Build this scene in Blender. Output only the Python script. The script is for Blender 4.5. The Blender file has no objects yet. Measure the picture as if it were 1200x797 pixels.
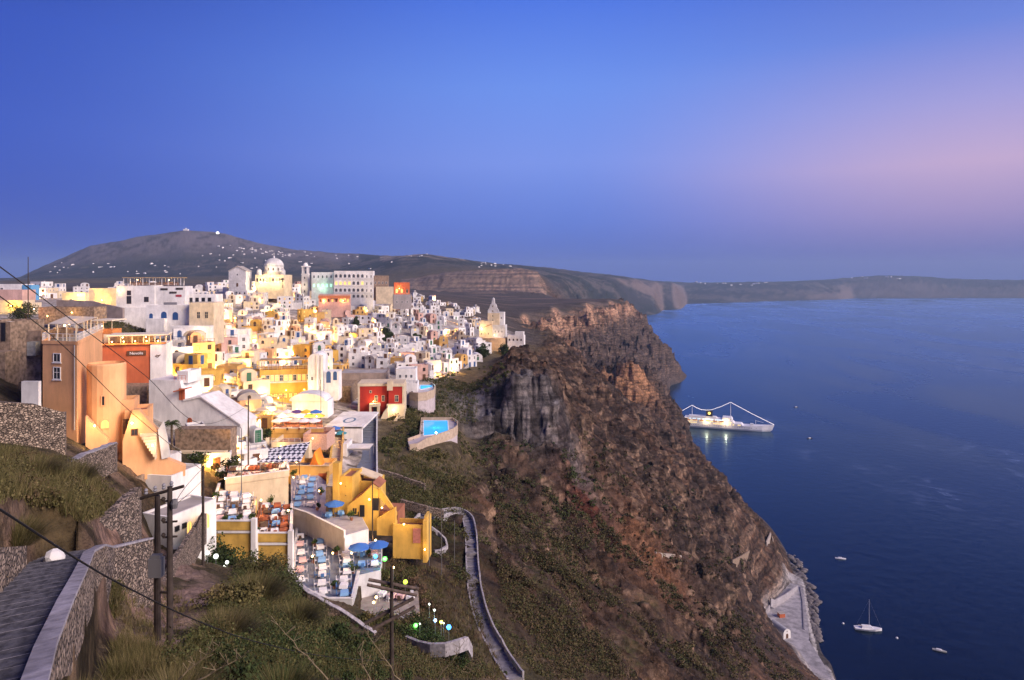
import bpy, math, random
import numpy as np
from mathutils import Vector, Matrix
random.seed(7); RNG = np.random.default_rng(11)
R = math.radians
SC = bpy.context.scene
COL = SC.collection
CAMZ, HOR, FPX = 230.0, 328.0, 800.0

# ------------------------------------------------------------------ camera
cam_d = bpy.data.cameras.new('camera'); cam = bpy.data.objects.new('camera', cam_d); COL.objects.link(cam)
cam.location = (0, 0, CAMZ); cam.rotation_euler = (R(90), 0, 0)
cam_d.sensor_width = 36; cam_d.lens = 24; cam_d.shift_y = -(398.5 - HOR) / 1200.0
cam_d.clip_start = 0.3; cam_d.clip_end = 200000
SC.camera = cam

# ------------------------------------------------------------------ world, dusk sky
SKY = 0.84
def build_world():
    w = bpy.data.worlds.new('World'); SC.world = w; w.use_nodes = True
    nt = w.node_tree; N = nt.nodes; L = nt.links
    bg = N['Background']
    tc = N.new('ShaderNodeTexCoord'); sp = N.new('ShaderNodeSeparateXYZ'); L.new(tc.outputs['Generated'], sp.inputs[0])
    def ramp(stops, src):
        r = N.new('ShaderNodeValToRGB'); e = r.color_ramp.elements; r.color_ramp.interpolation = 'LINEAR'
        while len(e) < len(stops): e.new(0.5)
        for el, (p, c) in zip(e, stops): el.position = p; el.color = (*c, 1)
        L.new(src, r.inputs[0]); return r
    el = N.new('ShaderNodeMapRange'); el.inputs[1].default_value = 0; el.inputs[2].default_value = 0.6
    L.new(sp.outputs['Z'], el.inputs[0])
    left = ramp([(0, (0.0273, 0.0685, 0.4125)), (0.14, (0.0296, 0.0802, 0.491)), (0.3, (0.0343, 0.0931, 0.5395)), (0.5, (0.0284, 0.0802, 0.5029)), (0.7, (0.0176, 0.0482, 0.3515)), (1, (0.008, 0.0194, 0.1714))], el.outputs[0])
    mid = ramp([(0, (0.0513, 0.107, 0.5149)), (0.06, (0.0648, 0.1356, 0.5776)), (0.14, (0.107, 0.2016, 0.7157)), (0.28, (0.1946, 0.305, 0.855)), (0.45, (0.15, 0.2918, 0.8714)), (0.63, (0.0762, 0.1878, 0.7913)), (1, (0.0262, 0.0648, 0.4564))], el.outputs[0])
    right = ramp([(0, (0.0976, 0.1274, 0.4452)), (0.06, (0.162, 0.162, 0.4793)), (0.14, (0.3763, 0.2874, 0.5776)), (0.24, (0.5776, 0.4125, 0.6584)), (0.36, (0.3763, 0.3515, 0.7305)), (0.5, (0.15, 0.2384, 0.7305)), (0.65, (0.0723, 0.1441, 0.6105)), (1, (0.0212, 0.0545, 0.3763))], el.outputs[0])
    # azimuth: -1 far left .. 1 far right of the west-facing view
    at = N.new('ShaderNodeMath'); at.operation = 'ARCTAN2'; L.new(sp.outputs['X'], at.inputs[0]); L.new(sp.outputs['Y'], at.inputs[1])
    a1 = N.new('ShaderNodeMapRange'); a1.interpolation_type = 'SMOOTHSTEP'; a1.inputs[1].default_value = R(-42); a1.inputs[2].default_value = R(4)
    a2 = N.new('ShaderNodeMapRange'); a2.interpolation_type = 'SMOOTHSTEP'; a2.inputs[1].default_value = R(4); a2.inputs[2].default_value = R(36)
    L.new(at.outputs[0], a1.inputs[0]); L.new(at.outputs[0], a2.inputs[0])
    def mix(f, a, b):
        m = N.new('ShaderNodeMix'); m.data_type = 'RGBA'; L.new(f, m.inputs[0]); L.new(a, m.inputs[6]); L.new(b, m.inputs[7]); return m.outputs[2]
    c = mix(a2.outputs[0], mix(a1.outputs[0], left.outputs[0], mid.outputs[0]), right.outputs[0])
    sky = N.new('ShaderNodeTexSky'); sky.sky_type = 'NISHITA'; sky.sun_disc = False
    sky.sun_elevation = R(1.0); sky.sun_rotation = R(75); sky.altitude = 200
    ad = N.new('ShaderNodeMix'); ad.data_type = 'RGBA'; ad.blend_type = 'ADD'; ad.inputs[0].default_value = 0.01
    L.new(c, ad.inputs[6]); L.new(sky.outputs[0], ad.inputs[7])
    L.new(ad.outputs[2], bg.inputs[0]); bg.inputs[1].default_value = SKY
build_world()

# afterglow of the sun that has just gone down beyond the sea: broad, low, warm
sun_d = bpy.data.lights.new('afterglow', 'SUN'); sun = bpy.data.objects.new('afterglow', sun_d); COL.objects.link(sun)
sun_d.energy = 4.6; sun_d.angle = R(34); sun_d.color = (1.0, .80, .68)
SUN_DIR = Vector((.78, -.42, .52)).normalized()      # towards the light
sun.rotation_euler = SUN_DIR.to_track_quat('Z', 'Y').to_euler()

SC.view_settings.view_transform = 'Standard'; SC.view_settings.look = 'None'
SC.view_settings.exposure = 0.25; SC.view_settings.gamma = 1
SC.render.engine = 'CYCLES'
SC.cycles.use_denoising = True
SC.cycles.max_bounces = 5; SC.cycles.diffuse_bounces = 2; SC.cycles.glossy_bounces = 2; SC.cycles.volume_bounces = 0
SC.cycles.sample_clamp_indirect = 4
SC.cycles.use_light_tree = True

# ------------------------------------------------------------------ materials
MATS = {}
def mat(name, col, rough=.8, var=.12, scale=3.0, bump=0.0, col2=None, emit=None, es=0, metal=0.0, spec=.3, detail=4):
    if name in MATS: return MATS[name]
    m = bpy.data.materials.new(name); m.use_nodes = True; nt = m.node_tree; N = nt.nodes; L = nt.links
    b = N['Principled BSDF']; b.inputs['Roughness'].default_value = rough; b.inputs['Metallic'].default_value = metal
    b.inputs['Specular IOR Level'].default_value = spec
    if var > 0 or col2:
        tc = N.new('ShaderNodeTexCoord'); nz = N.new('ShaderNodeTexNoise'); nz.inputs['Scale'].default_value = scale; nz.inputs['Detail'].default_value = detail
        gm = N.new('ShaderNodeNewGeometry'); L.new(gm.outputs['Position'], nz.inputs['Vector'])
        r = N.new('ShaderNodeValToRGB'); e = r.color_ramp.elements
        c2 = col2 or tuple(max(0, c * (1 - 2.2 * var)) for c in col)
        e[0].position = .32; e[0].color = (*c2, 1); e[1].position = .62; e[1].color = (*col, 1)
        L.new(nz.outputs[0], r.inputs[0])
        if 'plaster' in name or 'wash' in name or 'concrete' in name:
            mp = N.new('ShaderNodeMapping'); mp.inputs['Scale'].default_value = (.8, .8, .22); L.new(gm.outputs['Position'], mp.inputs[0]); n2 = N.new('ShaderNodeTexNoise'); n2.inputs['Scale'].default_value = 1.4; n2.inputs['Detail'].default_value = 6; n2.inputs['Roughness'].default_value = .65; L.new(mp.outputs[0], n2.inputs['Vector'])
            n3 = N.new('ShaderNodeTexNoise'); n3.inputs['Scale'].default_value = .16; L.new(gm.outputs['Position'], n3.inputs['Vector'])
            m1 = N.new('ShaderNodeMapRange'); m1.inputs[1].default_value = .36; m1.inputs[2].default_value = .60; m1.inputs[3].default_value = .87; m1.inputs[4].default_value = 1.02; L.new(n2.outputs[0], m1.inputs[0])
            m2 = N.new('ShaderNodeMapRange'); m2.inputs[1].default_value = .35; m2.inputs[2].default_value = .65; m2.inputs[3].default_value = .84; m2.inputs[4].default_value = 1.06; L.new(n3.outputs[0], m2.inputs[0])
            ml = N.new('ShaderNodeMath'); ml.operation = 'MULTIPLY'; L.new(m1.outputs[0], ml.inputs[0]); L.new(m2.outputs[0], ml.inputs[1]); vs = N.new('ShaderNodeVectorMath'); vs.operation = 'SCALE'; L.new(r.outputs[0], vs.inputs[0]); L.new(ml.outputs[0], vs.inputs['Scale']); L.new(vs.outputs[0], b.inputs['Base Color'])
        else: L.new(r.outputs[0], b.inputs['Base Color'])
        if bump:
            bp = N.new('ShaderNodeBump'); bp.inputs['Strength'].default_value = bump; bp.inputs['Distance'].default_value = .1
            L.new(nz.outputs[0], bp.inputs['Height']); L.new(bp.outputs[0], b.inputs['Normal'])
    else:
        b.inputs['Base Color'].default_value = (*col, 1)
    if emit:
        b.inputs['Emission Color'].default_value = (*emit, 1); b.inputs['Emission Strength'].default_value = es
    MATS[name] = m; return m

# ------------------------------------------------------------------ object helpers
def tag(o, label=None, cat=None, group=None, kind=None):
    if label: o['label'] = label
    if cat: o['category'] = cat
    if group: o['group'] = group
    if kind: o['kind'] = kind
    return o
def empty(name, loc, rz=0.0):
    o = bpy.data.objects.new(name, None); COL.objects.link(o); o.location = loc; o.rotation_euler = (0, 0, rz); o.empty_display_size = .3
    return o
def thing(name, label, cat, loc, rz=0.0, group=None):
    return tag(empty(name, loc, rz), label, cat, group)
class MB:
    """collects polygons for one mesh object"""
    def __init__(s): s.v = []; s.f = []; s.m = []
    def add(s, vs, fs, mi=0):
        k = len(s.v); s.v += [tuple(p) for p in vs]; s.f += [tuple(i + k for i in f) for f in fs]; s.m += [mi] * len(fs); return s
    def box(s, x0, x1, y0, y1, z0, z1, mi=0):
        return s.add([(x0, y0, z0), (x1, y0, z0), (x1, y1, z0), (x0, y1, z0), (x0, y0, z1), (x1, y0, z1), (x1, y1, z1), (x0, y1, z1)],
                     [(0, 3, 2, 1), (4, 5, 6, 7), (0, 1, 5, 4), (1, 2, 6, 5), (2, 3, 7, 6), (3, 0, 4, 7)], mi)
    def prism(s, poly, z0, z1, mi=0):
        """poly: counter-clockwise xy outline; z0/z1 numbers or per-vertex lists"""
        n = len(poly); Z0 = z0 if hasattr(z0, '__len__') else [z0] * n; Z1 = z1 if hasattr(z1, '__len__') else [z1] * n
        vs = [(p[0], p[1], a) for p, a in zip(poly, Z0)] + [(p[0], p[1], a) for p, a in zip(poly, Z1)]
        fs = [tuple(range(n - 1, -1, -1)), tuple(range(n, 2 * n))] + [(i, (i + 1) % n, n + (i + 1) % n, n + i) for i in range(n)]
        return s.add(vs, fs, mi)
    def shell(s, w, d, z0, h, par, t=.25, mi=0):
        """walls of a flat-roofed block with a parapet; the roof floor is left for the roof part. Front is -Y."""
        x, y = w / 2, d / 2; X, Y = x - t, y - t; zt = h + par
        vs = [(-x, -y, z0), (x, -y, z0), (x, y, z0), (-x, y, z0), (-x, -y, zt), (x, -y, zt), (x, y, zt), (-x, y, zt),
              (-X, -Y, zt), (X, -Y, zt), (X, Y, zt), (-X, Y, zt), (-X, -Y, h), (X, -Y, h), (X, Y, h), (-X, Y, h)]
        fs = []
        for i in range(4):
            j = (i + 1) % 4
            fs += [(i, j, 4 + j, 4 + i), (4 + i, 4 + j, 8 + j, 8 + i), (8 + i, 8 + j, 12 + j, 12 + i)]
        return s.add(vs, fs, mi)
    def vault(s, w, y0, y1, z, n=10, rise=None, mi=0):
        rise = w / 2 if rise is None else rise
        pts = [(-w / 2 * math.cos(math.pi * i / n), z + rise * math.sin(math.pi * i / n)) for i in range(n + 1)]
        vs = [(x, y0, h) for x, h in pts] + [(x, y1, h) for x, h in pts]; k = n + 1
        fs = [(i, k + i, k + i + 1, i + 1) for i in range(n)] + [tuple(range(n + 1)), tuple(range(2 * n + 1, n, -1))]
        return s.add(vs, fs, mi)
    def lathe(s, prof, n=16, c=(0, 0, 0), mi=0):
        """prof: (r, z) from bottom to top"""
        vs = []; fs = []
        for r, z in prof:
            for i in range(n):
                a = 2 * math.pi * i / n; vs.append((c[0] + r * math.cos(a), c[1] + r * math.sin(a), c[2] + z))
        for k in range(len(prof) - 1):
            for i in range(n):
                j = (i + 1) % n; fs.append((k * n + i, k * n + j, (k + 1) * n + j, (k + 1) * n + i))
        fs.append(tuple(range(n - 1, -1, -1))); fs.append(tuple((len(prof) - 1) * n + i for i in range(n)))
        return s.add(vs, fs, mi)
    def tube(s, pts, rad, n=6, mi=0):
        pts = [Vector(p) for p in pts]; rr = rad if hasattr(rad, '__len__') else [rad] * len(pts); vs = []; fs = []
        for k, p in enumerate(pts):
            d = (pts[min(k + 1, len(pts) - 1)] - pts[max(k - 1, 0)]).normalized()
            a = d.cross(Vector((0, 0, 1))) if abs(d.z) < .95 else d.cross(Vector((1, 0, 0))); a.normalize(); b = d.cross(a)
            for i in range(n):
                t = 2 * math.pi * i / n; vs.append(p + (a * math.cos(t) + b * math.sin(t)) * rr[k])
        for k in range(len(pts) - 1):
            for i in range(n):
                j = (i + 1) % n; fs.append((k * n + i, (k + 1) * n + i, (k + 1) * n + j, k * n + j))
        fs.append(tuple(range(n))); fs.append(tuple(len(vs) - 1 - i for i in range(n)))
        return s.add(vs, fs, mi)
    def wallstrip(s, line, z0, z1, t, mi=0):
        """a wall of thickness t along an xy polyline; z0/z1 lists or numbers"""
        n = len(line); Z0 = z0 if hasattr(z0, '__len__') else [z0] * n; Z1 = z1 if hasattr(z1, '__len__') else [z1] * n
        vs = []; fs = []
        for k in range(n):
            a = Vector(line[max(k - 1, 0)][:2]); b = Vector(line[min(k + 1, n - 1)][:2]); d = (b - a).normalized(); nn = Vector((-d.y, d.x)) * t / 2
            p = Vector(line[k][:2])
            for q, z in ((p + nn, Z0[k]), (p - nn, Z0[k]), (p - nn, Z1[k]), (p + nn, Z1[k])): vs.append((q.x, q.y, z))
        for k in range(n - 1):
            for i in range(4): fs.append((k * 4 + i, (k + 1) * 4 + i, (k + 1) * 4 + (i + 1) % 4, k * 4 + (i + 1) % 4))
        fs.append((0, 1, 2, 3)); fs.append(tuple((n - 1) * 4 + i for i in (3, 2, 1, 0)))
        return s.add(vs, fs, mi)
    def mesh(s, name, mats):
        me = bpy.data.meshes.new(name); me.from_pydata(s.v, [], s.f)
        for m in (mats if isinstance(mats, (list, tuple)) else [mats]): me.materials.append(m)
        if any(s.m): me.polygons.foreach_set('material_index', s.m)
        me.update(); return me
    def build(s, name, mats, parent=None, smooth=False, loc=None, rz=None):
        o = bpy.data.objects.new(name, s.mesh(name, mats)); COL.objects.link(o)
        if parent: o.parent = parent
        if loc is not None: o.location = loc
        if rz is not None: o.rotation_euler = (0, 0, rz)
        if smooth: o.data.shade_smooth()
        return o
def _each(s, name, m, parent):
    for k in range(len(s.v) // 8):
        mb = MB(); mb.add(s.v[8 * k:8 * k + 8], [tuple(i - 8 * k for i in f) for f in s.f[6 * k:6 * k + 6]]); mb.build(name, m, parent)
MB.each = _each
def link(name, me, parent=None, loc=(0, 0, 0), rz=0.0, sc=None):
    o = bpy.data.objects.new(name, me); COL.objects.link(o); o.location = loc; o.rotation_euler = (0, 0, rz)
    if sc is not None: o.scale = sc if hasattr(sc, '__len__') else (sc, sc, sc)
    if parent: o.parent = parent
    return o
def copy_tree(o, parent=None):
    c = o.copy(); COL.objects.link(c)
    if parent: c.parent = parent
    for ch in list(o.children): copy_tree(ch, c)
    return c
def raw_mesh(name, V, F, mats, colors=None, smooth=True):
    """big numpy mesh: V (n,3), F (m,k) all the same k"""
    me = bpy.data.meshes.new(name); k = F.shape[1]
    me.vertices.add(len(V)); me.vertices.foreach_set('co', V.astype(np.float32).ravel())
    me.loops.add(F.size); me.loops.foreach_set('vertex_index', F.astype(np.int32).ravel())
    me.polygons.add(len(F)); me.polygons.foreach_set('loop_start', np.arange(0, F.size, k, dtype=np.int32))
    if smooth: me.polygons.foreach_set('use_smooth', np.ones(len(F), dtype=bool))
    for m in (mats if isinstance(mats, (list, tuple)) else [mats]): me.materials.append(m)
    if colors is not None:
        at = me.attributes.new('ground', 'FLOAT_COLOR', 'POINT')
        c4 = np.ones((len(V), 4), np.float32); c4[:, :3] = colors; at.data.foreach_set('color', c4.ravel())
    me.update(calc_edges=True); me.validate(); return me
# ------------------------------------------------------------------ terrain
def WX(px, Y): return (px - 600.0) / FPX * Y
def WZ(py, Y): return CAMZ - (py - HOR) / FPX * Y
def PT(px, py, Y): return Vector((WX(px, Y), Y, WZ(py, Y)))
# cross-sections of the land at distance Y: (bearing, dip) as read off the view, turned into metres below
ST = {
 4: [(-500, 880), (-330, 980), (0, 1150), (60, 1160), (300, 1200), (600, 1250), (900, 1300), (1300, 1400)],
 8: [(-500, 600), (-260, 700), (-175, 790), (-155, 905), (20, 915), (90, 930), (300, 950), (450, 970), (600, 990), (900, 1060), (1300, 1300)],
 12: [(-500, 560), (-150, 600), (-80, 690), (-68, 800), (32, 802), (60, 845), (200, 850), (330, 856), (420, 864), (600, 940), (900, 1040), (1300, 1300)],
 16: [(-300, 510), (-100, 560), (-30, 640), (-12, 742), (60, 742), (82, 860), (200, 840), (330, 826), (420, 845), (600, 930), (900, 1040), (1300, 1300)],
 20: [(-300, 500), (-100, 550), (-10, 610), (2, 700), (72, 700), (92, 815), (200, 812), (330, 812), (420, 836), (600, 920), (900, 1040), (1300, 1300)],
 25: [(-300, 490), (-100, 540), (0, 575), (30, 610), (36, 660), (90, 660), (106, 768), (200, 780), (330, 798), (420, 825), (550, 880), (700, 980), (1300, 1300)],
 30: [(-300, 480), (-100, 530), (0, 560), (70, 590), (110, 640), (132, 745), (200, 755), (330, 785), (430, 812), (550, 865), (700, 960), (1300, 1250)],
 40: [(-300, 470), (-100, 515), (0, 538), (90, 562), (140, 625), (160, 700), (200, 735), (260, 728), (330, 750), (430, 795), (550, 850), (700, 940), (1300, 1200)],
 60: [(-300, 450), (-100, 490), (0, 525), (100, 555), (150, 600), (165, 650), (230, 672), (290, 690), (340, 712), (400, 752), (470, 788), (560, 830), (700, 920), (1000, 1100)],
 75: [(-300, 430), (-100, 470), (0, 492), (60, 510), (110, 545), (160, 590), (180, 640), (240, 662), (300, 680), (340, 698), (400, 735), (470, 765), (560, 805), (700, 890), (1000, 1080)],
 92: [(-300, 410), (-100, 450), (0, 470), (50, 500), (110, 528), (150, 545), (200, 590), (240, 655), (335, 672), (345, 690), (420, 708), (470, 722), (560, 765), (640, 810), (760, 900), (1000, 1060)],
 105: [(-300, 400), (-100, 430), (0, 445), (50, 480), (120, 515), (160, 535), (215, 585), (260, 606), (335, 622), (345, 652), (420, 662), (460, 676), (500, 690), (560, 722), (640, 780), (760, 870), (1000, 1030)],
 120: [(-300, 390), (-100, 415), (0, 425), (60, 455), (120, 490), (180, 525), (240, 560), (330, 590), (340, 622), (420, 630), (470, 630), (510, 642), (560, 668), (640, 735), (760, 830), (1000, 1000)],
 150: [(-300, 380), (-100, 396), (0, 402), (60, 410), (120, 440), (180, 478), (250, 505), (330, 530), (400, 548), (450, 560), (490, 568), (530, 588), (560, 612), (580, 640), (640, 690), (760, 785), (1000, 940)],
 190: [(-300, 365), (-100, 376), (0, 380), (60, 385), (110, 398), (180, 440), (250, 462), (330, 485), (400, 498), (440, 510), (490, 514), (530, 520), (560, 560), (580, 590), (640, 640), (720, 700), (800, 780), (1000, 900)],
 225: [(-300, 355), (-100, 366), (60, 372), (120, 378), (180, 404), (250, 432), (330, 455), (400, 470), (450, 478), (490, 482), (530, 496), (560, 528), (600, 545), (650, 585), (720, 650), (820, 745), (1000, 870)],
 250: [(-300, 352), (0, 364), (120, 371), (180, 392), (250, 420), (330, 444), (400, 458), (450, 464), (490, 468), (520, 480), (545, 512), (600, 524), (650, 530), (690, 600), (720, 630), (820, 725), (1000, 850)],
 264: [(-300, 350), (0, 362), (120, 370), (180, 388), (250, 414), (330, 438), (400, 451), (450, 457), (500, 462), (535, 468), (560, 466), (605, 452), (640, 446), (655, 470), (680, 560), (720, 612), (820, 712), (1000, 840)],
 300: [(-300, 346), (0, 357), (120, 366), (200, 386), (250, 402), (330, 424), (400, 436), (450, 441), (500, 446), (540, 450), (580, 448), (610, 444), (640, 452), (660, 480), (700, 560), (740, 610), (800, 668), (900, 760), (1000, 835)],
 360: [(-300, 343), (0, 352), (120, 358), (200, 374), (300, 398), (400, 412), (480, 420), (540, 426), (580, 430), (610, 432), (640, 452), (680, 498), (720, 545), (800, 632), (860, 692), (900, 745), (960, 803), (1010, 845), (1060, 860)],
 395: [(-300, 341), (0, 349), (120, 354), (200, 367), (300, 388), (400, 402), (480, 411), (540, 417), (580, 422), (610, 428), (640, 448), (680, 488), (720, 530), (800, 612), (880, 712), (915, 753), (940, 778), (952, 789), (974, 789), (980, 796), (1030, 820)],
 430: [(-300, 340), (0, 346), (120, 351), (200, 363), (300, 380), (400, 393), (480, 402), (540, 409), (580, 416), (610, 424), (650, 446), (700, 495), (740, 530), (800, 586), (875, 672), (903, 735), (914, 749), (950, 750), (962, 757), (1010, 775)],
 460: [(-300, 339), (0, 344), (120, 349), (200, 360), (300, 373), (400, 386), (480, 395), (540, 402), (585, 410), (615, 422), (655, 440), (700, 480), (740, 515), (800, 568), (860, 635), (888, 705), (897, 722), (946, 723), (956, 731), (1000, 745)],
 515: [(-300, 338), (0, 342), (200, 353), (300, 360), (400, 370), (500, 382), (560, 391), (600, 400), (640, 418), (680, 445), (740, 496), (800, 545), (860, 595), (905, 648), (926, 680), (942, 682), (950, 689), (990, 705)],
 600: [(-300, 337), (0, 340), (200, 347), (300, 342), (400, 352), (460, 357), (520, 370), (580, 388), (640, 404), (690, 440), (740, 484), (800, 538), (860, 588), (895, 618), (916, 636), (960, 655)],
 700: [(-300, 336), (0, 338), (200, 343), (300, 339), (400, 345), (460, 350), (520, 360), (590, 379), (640, 396), (690, 440), (740, 482), (800, 528), (850, 566), (872, 592), (910, 610)],
 780: [(-300, 335), (0, 337), (200, 341), (400, 342), (460, 346), (520, 356), (590, 376), (630, 390), (680, 425), (700, 470), (740, 485), (775, 500), (820, 540), (850, 567), (880, 580)],
 830: [(-300, 335), (0, 337), (200, 340), (400, 341), (460, 345), (520, 355), (590, 372), (615, 384), (660, 415), (690, 445), (705, 449), (720, 441), (748, 436), (765, 462), (800, 510), (822, 550), (850, 562)],
 900: [(-300, 335), (0, 337), (200, 340), (400, 341), (460, 344), (520, 353), (590, 369), (612, 371), (620, 392), (660, 420), (690, 440), (715, 442), (745, 436), (765, 455), (795, 490), (812, 532), (850, 545)],
 1050: [(-300, 335), (0, 337), (200, 339), (400, 340), (460, 343), (520, 351), (600, 364), (648, 364), (656, 390), (690, 428), (705, 438), (745, 440), (765, 458), (785, 482), (796, 503), (840, 515)],
 1300: [(-300, 334), (0, 336), (200, 338), (400, 339), (460, 341), (520, 348), (600, 357), (688, 356), (697, 378), (722, 420), (745, 436), (765, 452), (776, 470), (820, 485)],
 1500: [(-300, 334), (0, 335), (200, 337), (400, 338), (460, 340), (520, 346), (600, 353), (715, 353), (724, 372), (750, 405), (775, 430), (784, 451), (830, 460)],
 1640: [(-300, 333), (0, 335), (200, 336), (400, 337), (460, 339), (520, 345), (600, 350), (734, 350), (742, 366), (768, 398), (792, 424), (804, 440), (850, 450)],
 1760: [(-300, 333), (0, 334), (200, 335), (400, 336), (460, 338), (500, 342), (540, 346), (600, 347), (720, 352), (750, 390), (780, 428), (790, 434), (850, 450)],
 2000: [(-300, 332), (0, 333), (200, 334), (400, 334), (450, 336), (500, 340), (540, 341), (600, 340), (634, 341), (660, 355), (700, 390), (720, 420), (800, 440)],
 2150: [(-300, 331), (0, 332), (200, 332), (400, 332), (450, 333), (490, 330), (520, 322), (570, 318), (612, 315), (632, 319), (638, 338), (660, 370), (690, 414), (800, 430)],
 2500: [(-300, 331), (0, 331), (200, 329), (400, 328), (450, 328), (500, 321), (560, 317), (600, 316), (632, 321), (650, 345), (680, 402), (800, 420)],
 3200: [(-300, 330), (0, 330), (60, 326), (200, 322), (300, 322), (400, 318), (440, 311), (470, 301), (495, 299), (530, 303), (560, 310), (620, 320), (660, 330), (690, 386), (800, 400)],
 3700: [(-300, 330), (20, 328), (60, 320), (120, 312), (200, 305), (280, 302), (340, 308), (400, 312), (440, 304), (500, 299), (540, 305), (580, 310), (640, 318), (680, 330), (710, 378), (800, 390)],
 4400: [(-300, 330), (20, 327), (45, 314), (75, 300), (105, 286), (160, 275), (215, 266.5), (262, 271), (300, 284), (345, 294), (400, 297), (450, 300), (540, 306), (600, 312), (660, 320), (720, 332), (735, 370), (800, 378)],
 5200: [(-300, 331), (20, 328), (60, 316), (120, 300), (215, 285), (300, 290), (400, 300), (500, 306), (600, 311), (660, 317), (740, 328), (768, 345), (774, 364), (850, 370)],
 6500: [(-300, 333), (100, 329), (300, 320), (500, 314), (600, 313), (660, 318), (720, 324), (790, 333), (797, 345), (802, 357), (850, 360)],
 8500: [(-300, 345), (100, 340), (400, 335), (600, 322), (680, 323), (740, 328), (800, 334), (860, 333), (900, 332), (950, 334), (985, 341), (1000, 350), (1100, 352), (1300, 352)],
 9600: [(-300, 350), (100, 345), (400, 340), (600, 327), (740, 329), (820, 331), (870, 331), (930, 330), (970, 326), (1005, 322), (1035, 320), (1075, 321), (1110, 325), (1160, 327), (1210, 326), (1300, 328), (1600, 330)],
 10600: [(-300, 352), (100, 348), (600, 335), (800, 334), (950, 333), (1035, 328), (1200, 331), (1600, 334)],
 13500: [(-300, 352), (600, 345), (1600, 346)],
}
def _perm(seed):
    p = np.random.default_rng(seed).permutation(256).astype(np.int32); return np.concatenate([p, p])
def noise2(x, y, seed=0):
    p = _perm(seed); xi = np.floor(x).astype(np.int64); yi = np.floor(y).astype(np.int64); xf = x - xi; yf = y - yi; xi &= 255; yi &= 255
    u = xf * xf * xf * (xf * (xf * 6 - 15) + 10); v = yf * yf * yf * (yf * (yf * 6 - 15) + 10)
    g = np.random.default_rng(seed + 99).uniform(0, 2 * np.pi, 256); gx, gy = np.cos(g), np.sin(g)
    def gr(ix, iy, dx, dy):
        h = p[p[ix & 255] + (iy & 255)]; return gx[h] * dx + gy[h] * dy
    a = gr(xi, yi, xf, yf); b = gr(xi + 1, yi, xf - 1, yf); c = gr(xi, yi + 1, xf, yf - 1); d = gr(xi + 1, yi + 1, xf - 1, yf - 1)
    return ((a + u * (b - a)) * (1 - v) + (c + u * (d - c)) * v) * 1.5
def fbm(x, y, oct=5, seed=0, gain=.5, ridged=False):
    s = 0; a = 1; t = 0
    for k in range(oct):
        n = noise2(x * 2 ** k, y * 2 ** k, seed + k)
        if ridged: n = 1 - 2 * np.abs(n)
        s = s + a * n; t += a; a *= gain
    return s / t
NPX, PX0, PX1 = 980, -440.0, 1640.0
# finer columns where the view looks, coarse outside
_u = np.linspace(0, 1, NPX); PXS = np.interp(_u, [0, .07, .95, 1], [PX0, -20, 1225, PX1])
YS = np.concatenate([np.geomspace(4, 60, 200, endpoint=False), np.geomspace(60, 300, 380, endpoint=False), np.geomspace(300, 700, 260, endpoint=False), np.geomspace(700, 2600, 240, endpoint=False), np.geomspace(2600, 13500, 150)])
_sy = np.array(sorted(ST)); _rows = []
for y in _sy:
    a = np.array(ST[y], float)
    py = np.interp(PXS, a[:, 0], a[:, 1]); over = PXS > a[-1, 0]
    py[over] = a[-1, 1] + (PXS[over] - a[-1, 0]) * .25
    _rows.append(CAMZ - (py - HOR) / FPX * y)
_rows = np.array(_rows)
TZ = np.empty((len(YS), NPX))
for j in range(NPX): TZ[:, j] = np.interp(YS, _sy, _rows[:, j])
def _blur(a, k, axis):
    ker = np.hanning(2 * k + 3)[1:-1]; ker /= ker.sum()
    return np.apply_along_axis(lambda v: np.convolve(np.pad(v, k, mode='edge'), ker, 'valid'), axis, a)
TZ = _blur(_blur(TZ, 7, 0), 4, 1)
GX = (PXS[None, :] - 600) / FPX * YS[:, None]; GY = np.repeat(YS[:, None], NPX, 1); GP = np.repeat(PXS[None, :], len(YS), 0)
def sstep(a, b, x): t = np.clip((x - a) / (b - a), 0, 1); return t * t * (3 - 2 * t)
_gx = np.gradient(TZ, axis=1) / np.maximum(np.gradient(GX, axis=1), 1e-6)
_gy = np.gradient(TZ, axis=0) / np.gradient(GY, axis=0) 
SLOPE = np.hypot(_gx, _gy)
# the caldera slope: east of the rim, out of the town
RIM = np.interp(YS, [0, 90, 120, 190, 260, 400, 480, 600, 850, 1600, 2200, 13500], [455, 455, 470, 545, 548, 575, 610, 620, 612, 735, 640, 800])[:, None]
CLIFF = sstep(-5, 45, GP - RIM + 22 * sstep(700, 850, GY)) * sstep(90, 130, GY) * (1 - sstep(3000, 5000, GY))
AMP = CLIFF * sstep(2, 25, TZ) * (1 - .75 * sstep(840, 900, GP) * (GY < 530)) * (1 - .6 * sstep(640, 560, GP) * sstep(150, 110, GY))
warp = fbm(GX / 45, GY / 45, 3, 3) * 14
gul = fbm((GY + warp * .8) / 26, (GX - 2 * warp) / 90, 5, 20, .55, True)
big = fbm(GX / 70, GY / 70, 4, 40, .5)
fine = fbm(GX / 9, GY / 9, 4, 60, .55, True)
sc_ = np.interp(GY, [100, 200, 300, 900, 1700], [.55, .95, 1.35, 1.6, 2.0])
crag = fbm(GX / 16 + warp * .05, GY / 11, 5, 66, .6, True); veins = fbm((GY + .6 * GX) / 14, (GX - .6 * GY) / 60, 4, 71, .55, True)
AMP = AMP * (1 - .72 * sstep(150, 178, TZ) * (GY > 780)); far_k = 1 + 1.1 * sstep(650, 1000, GY)
outc = np.exp(-((GP - 612) / 60) ** 2 - ((np.log(GY) - math.log(258)) / .07) ** 2)
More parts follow.
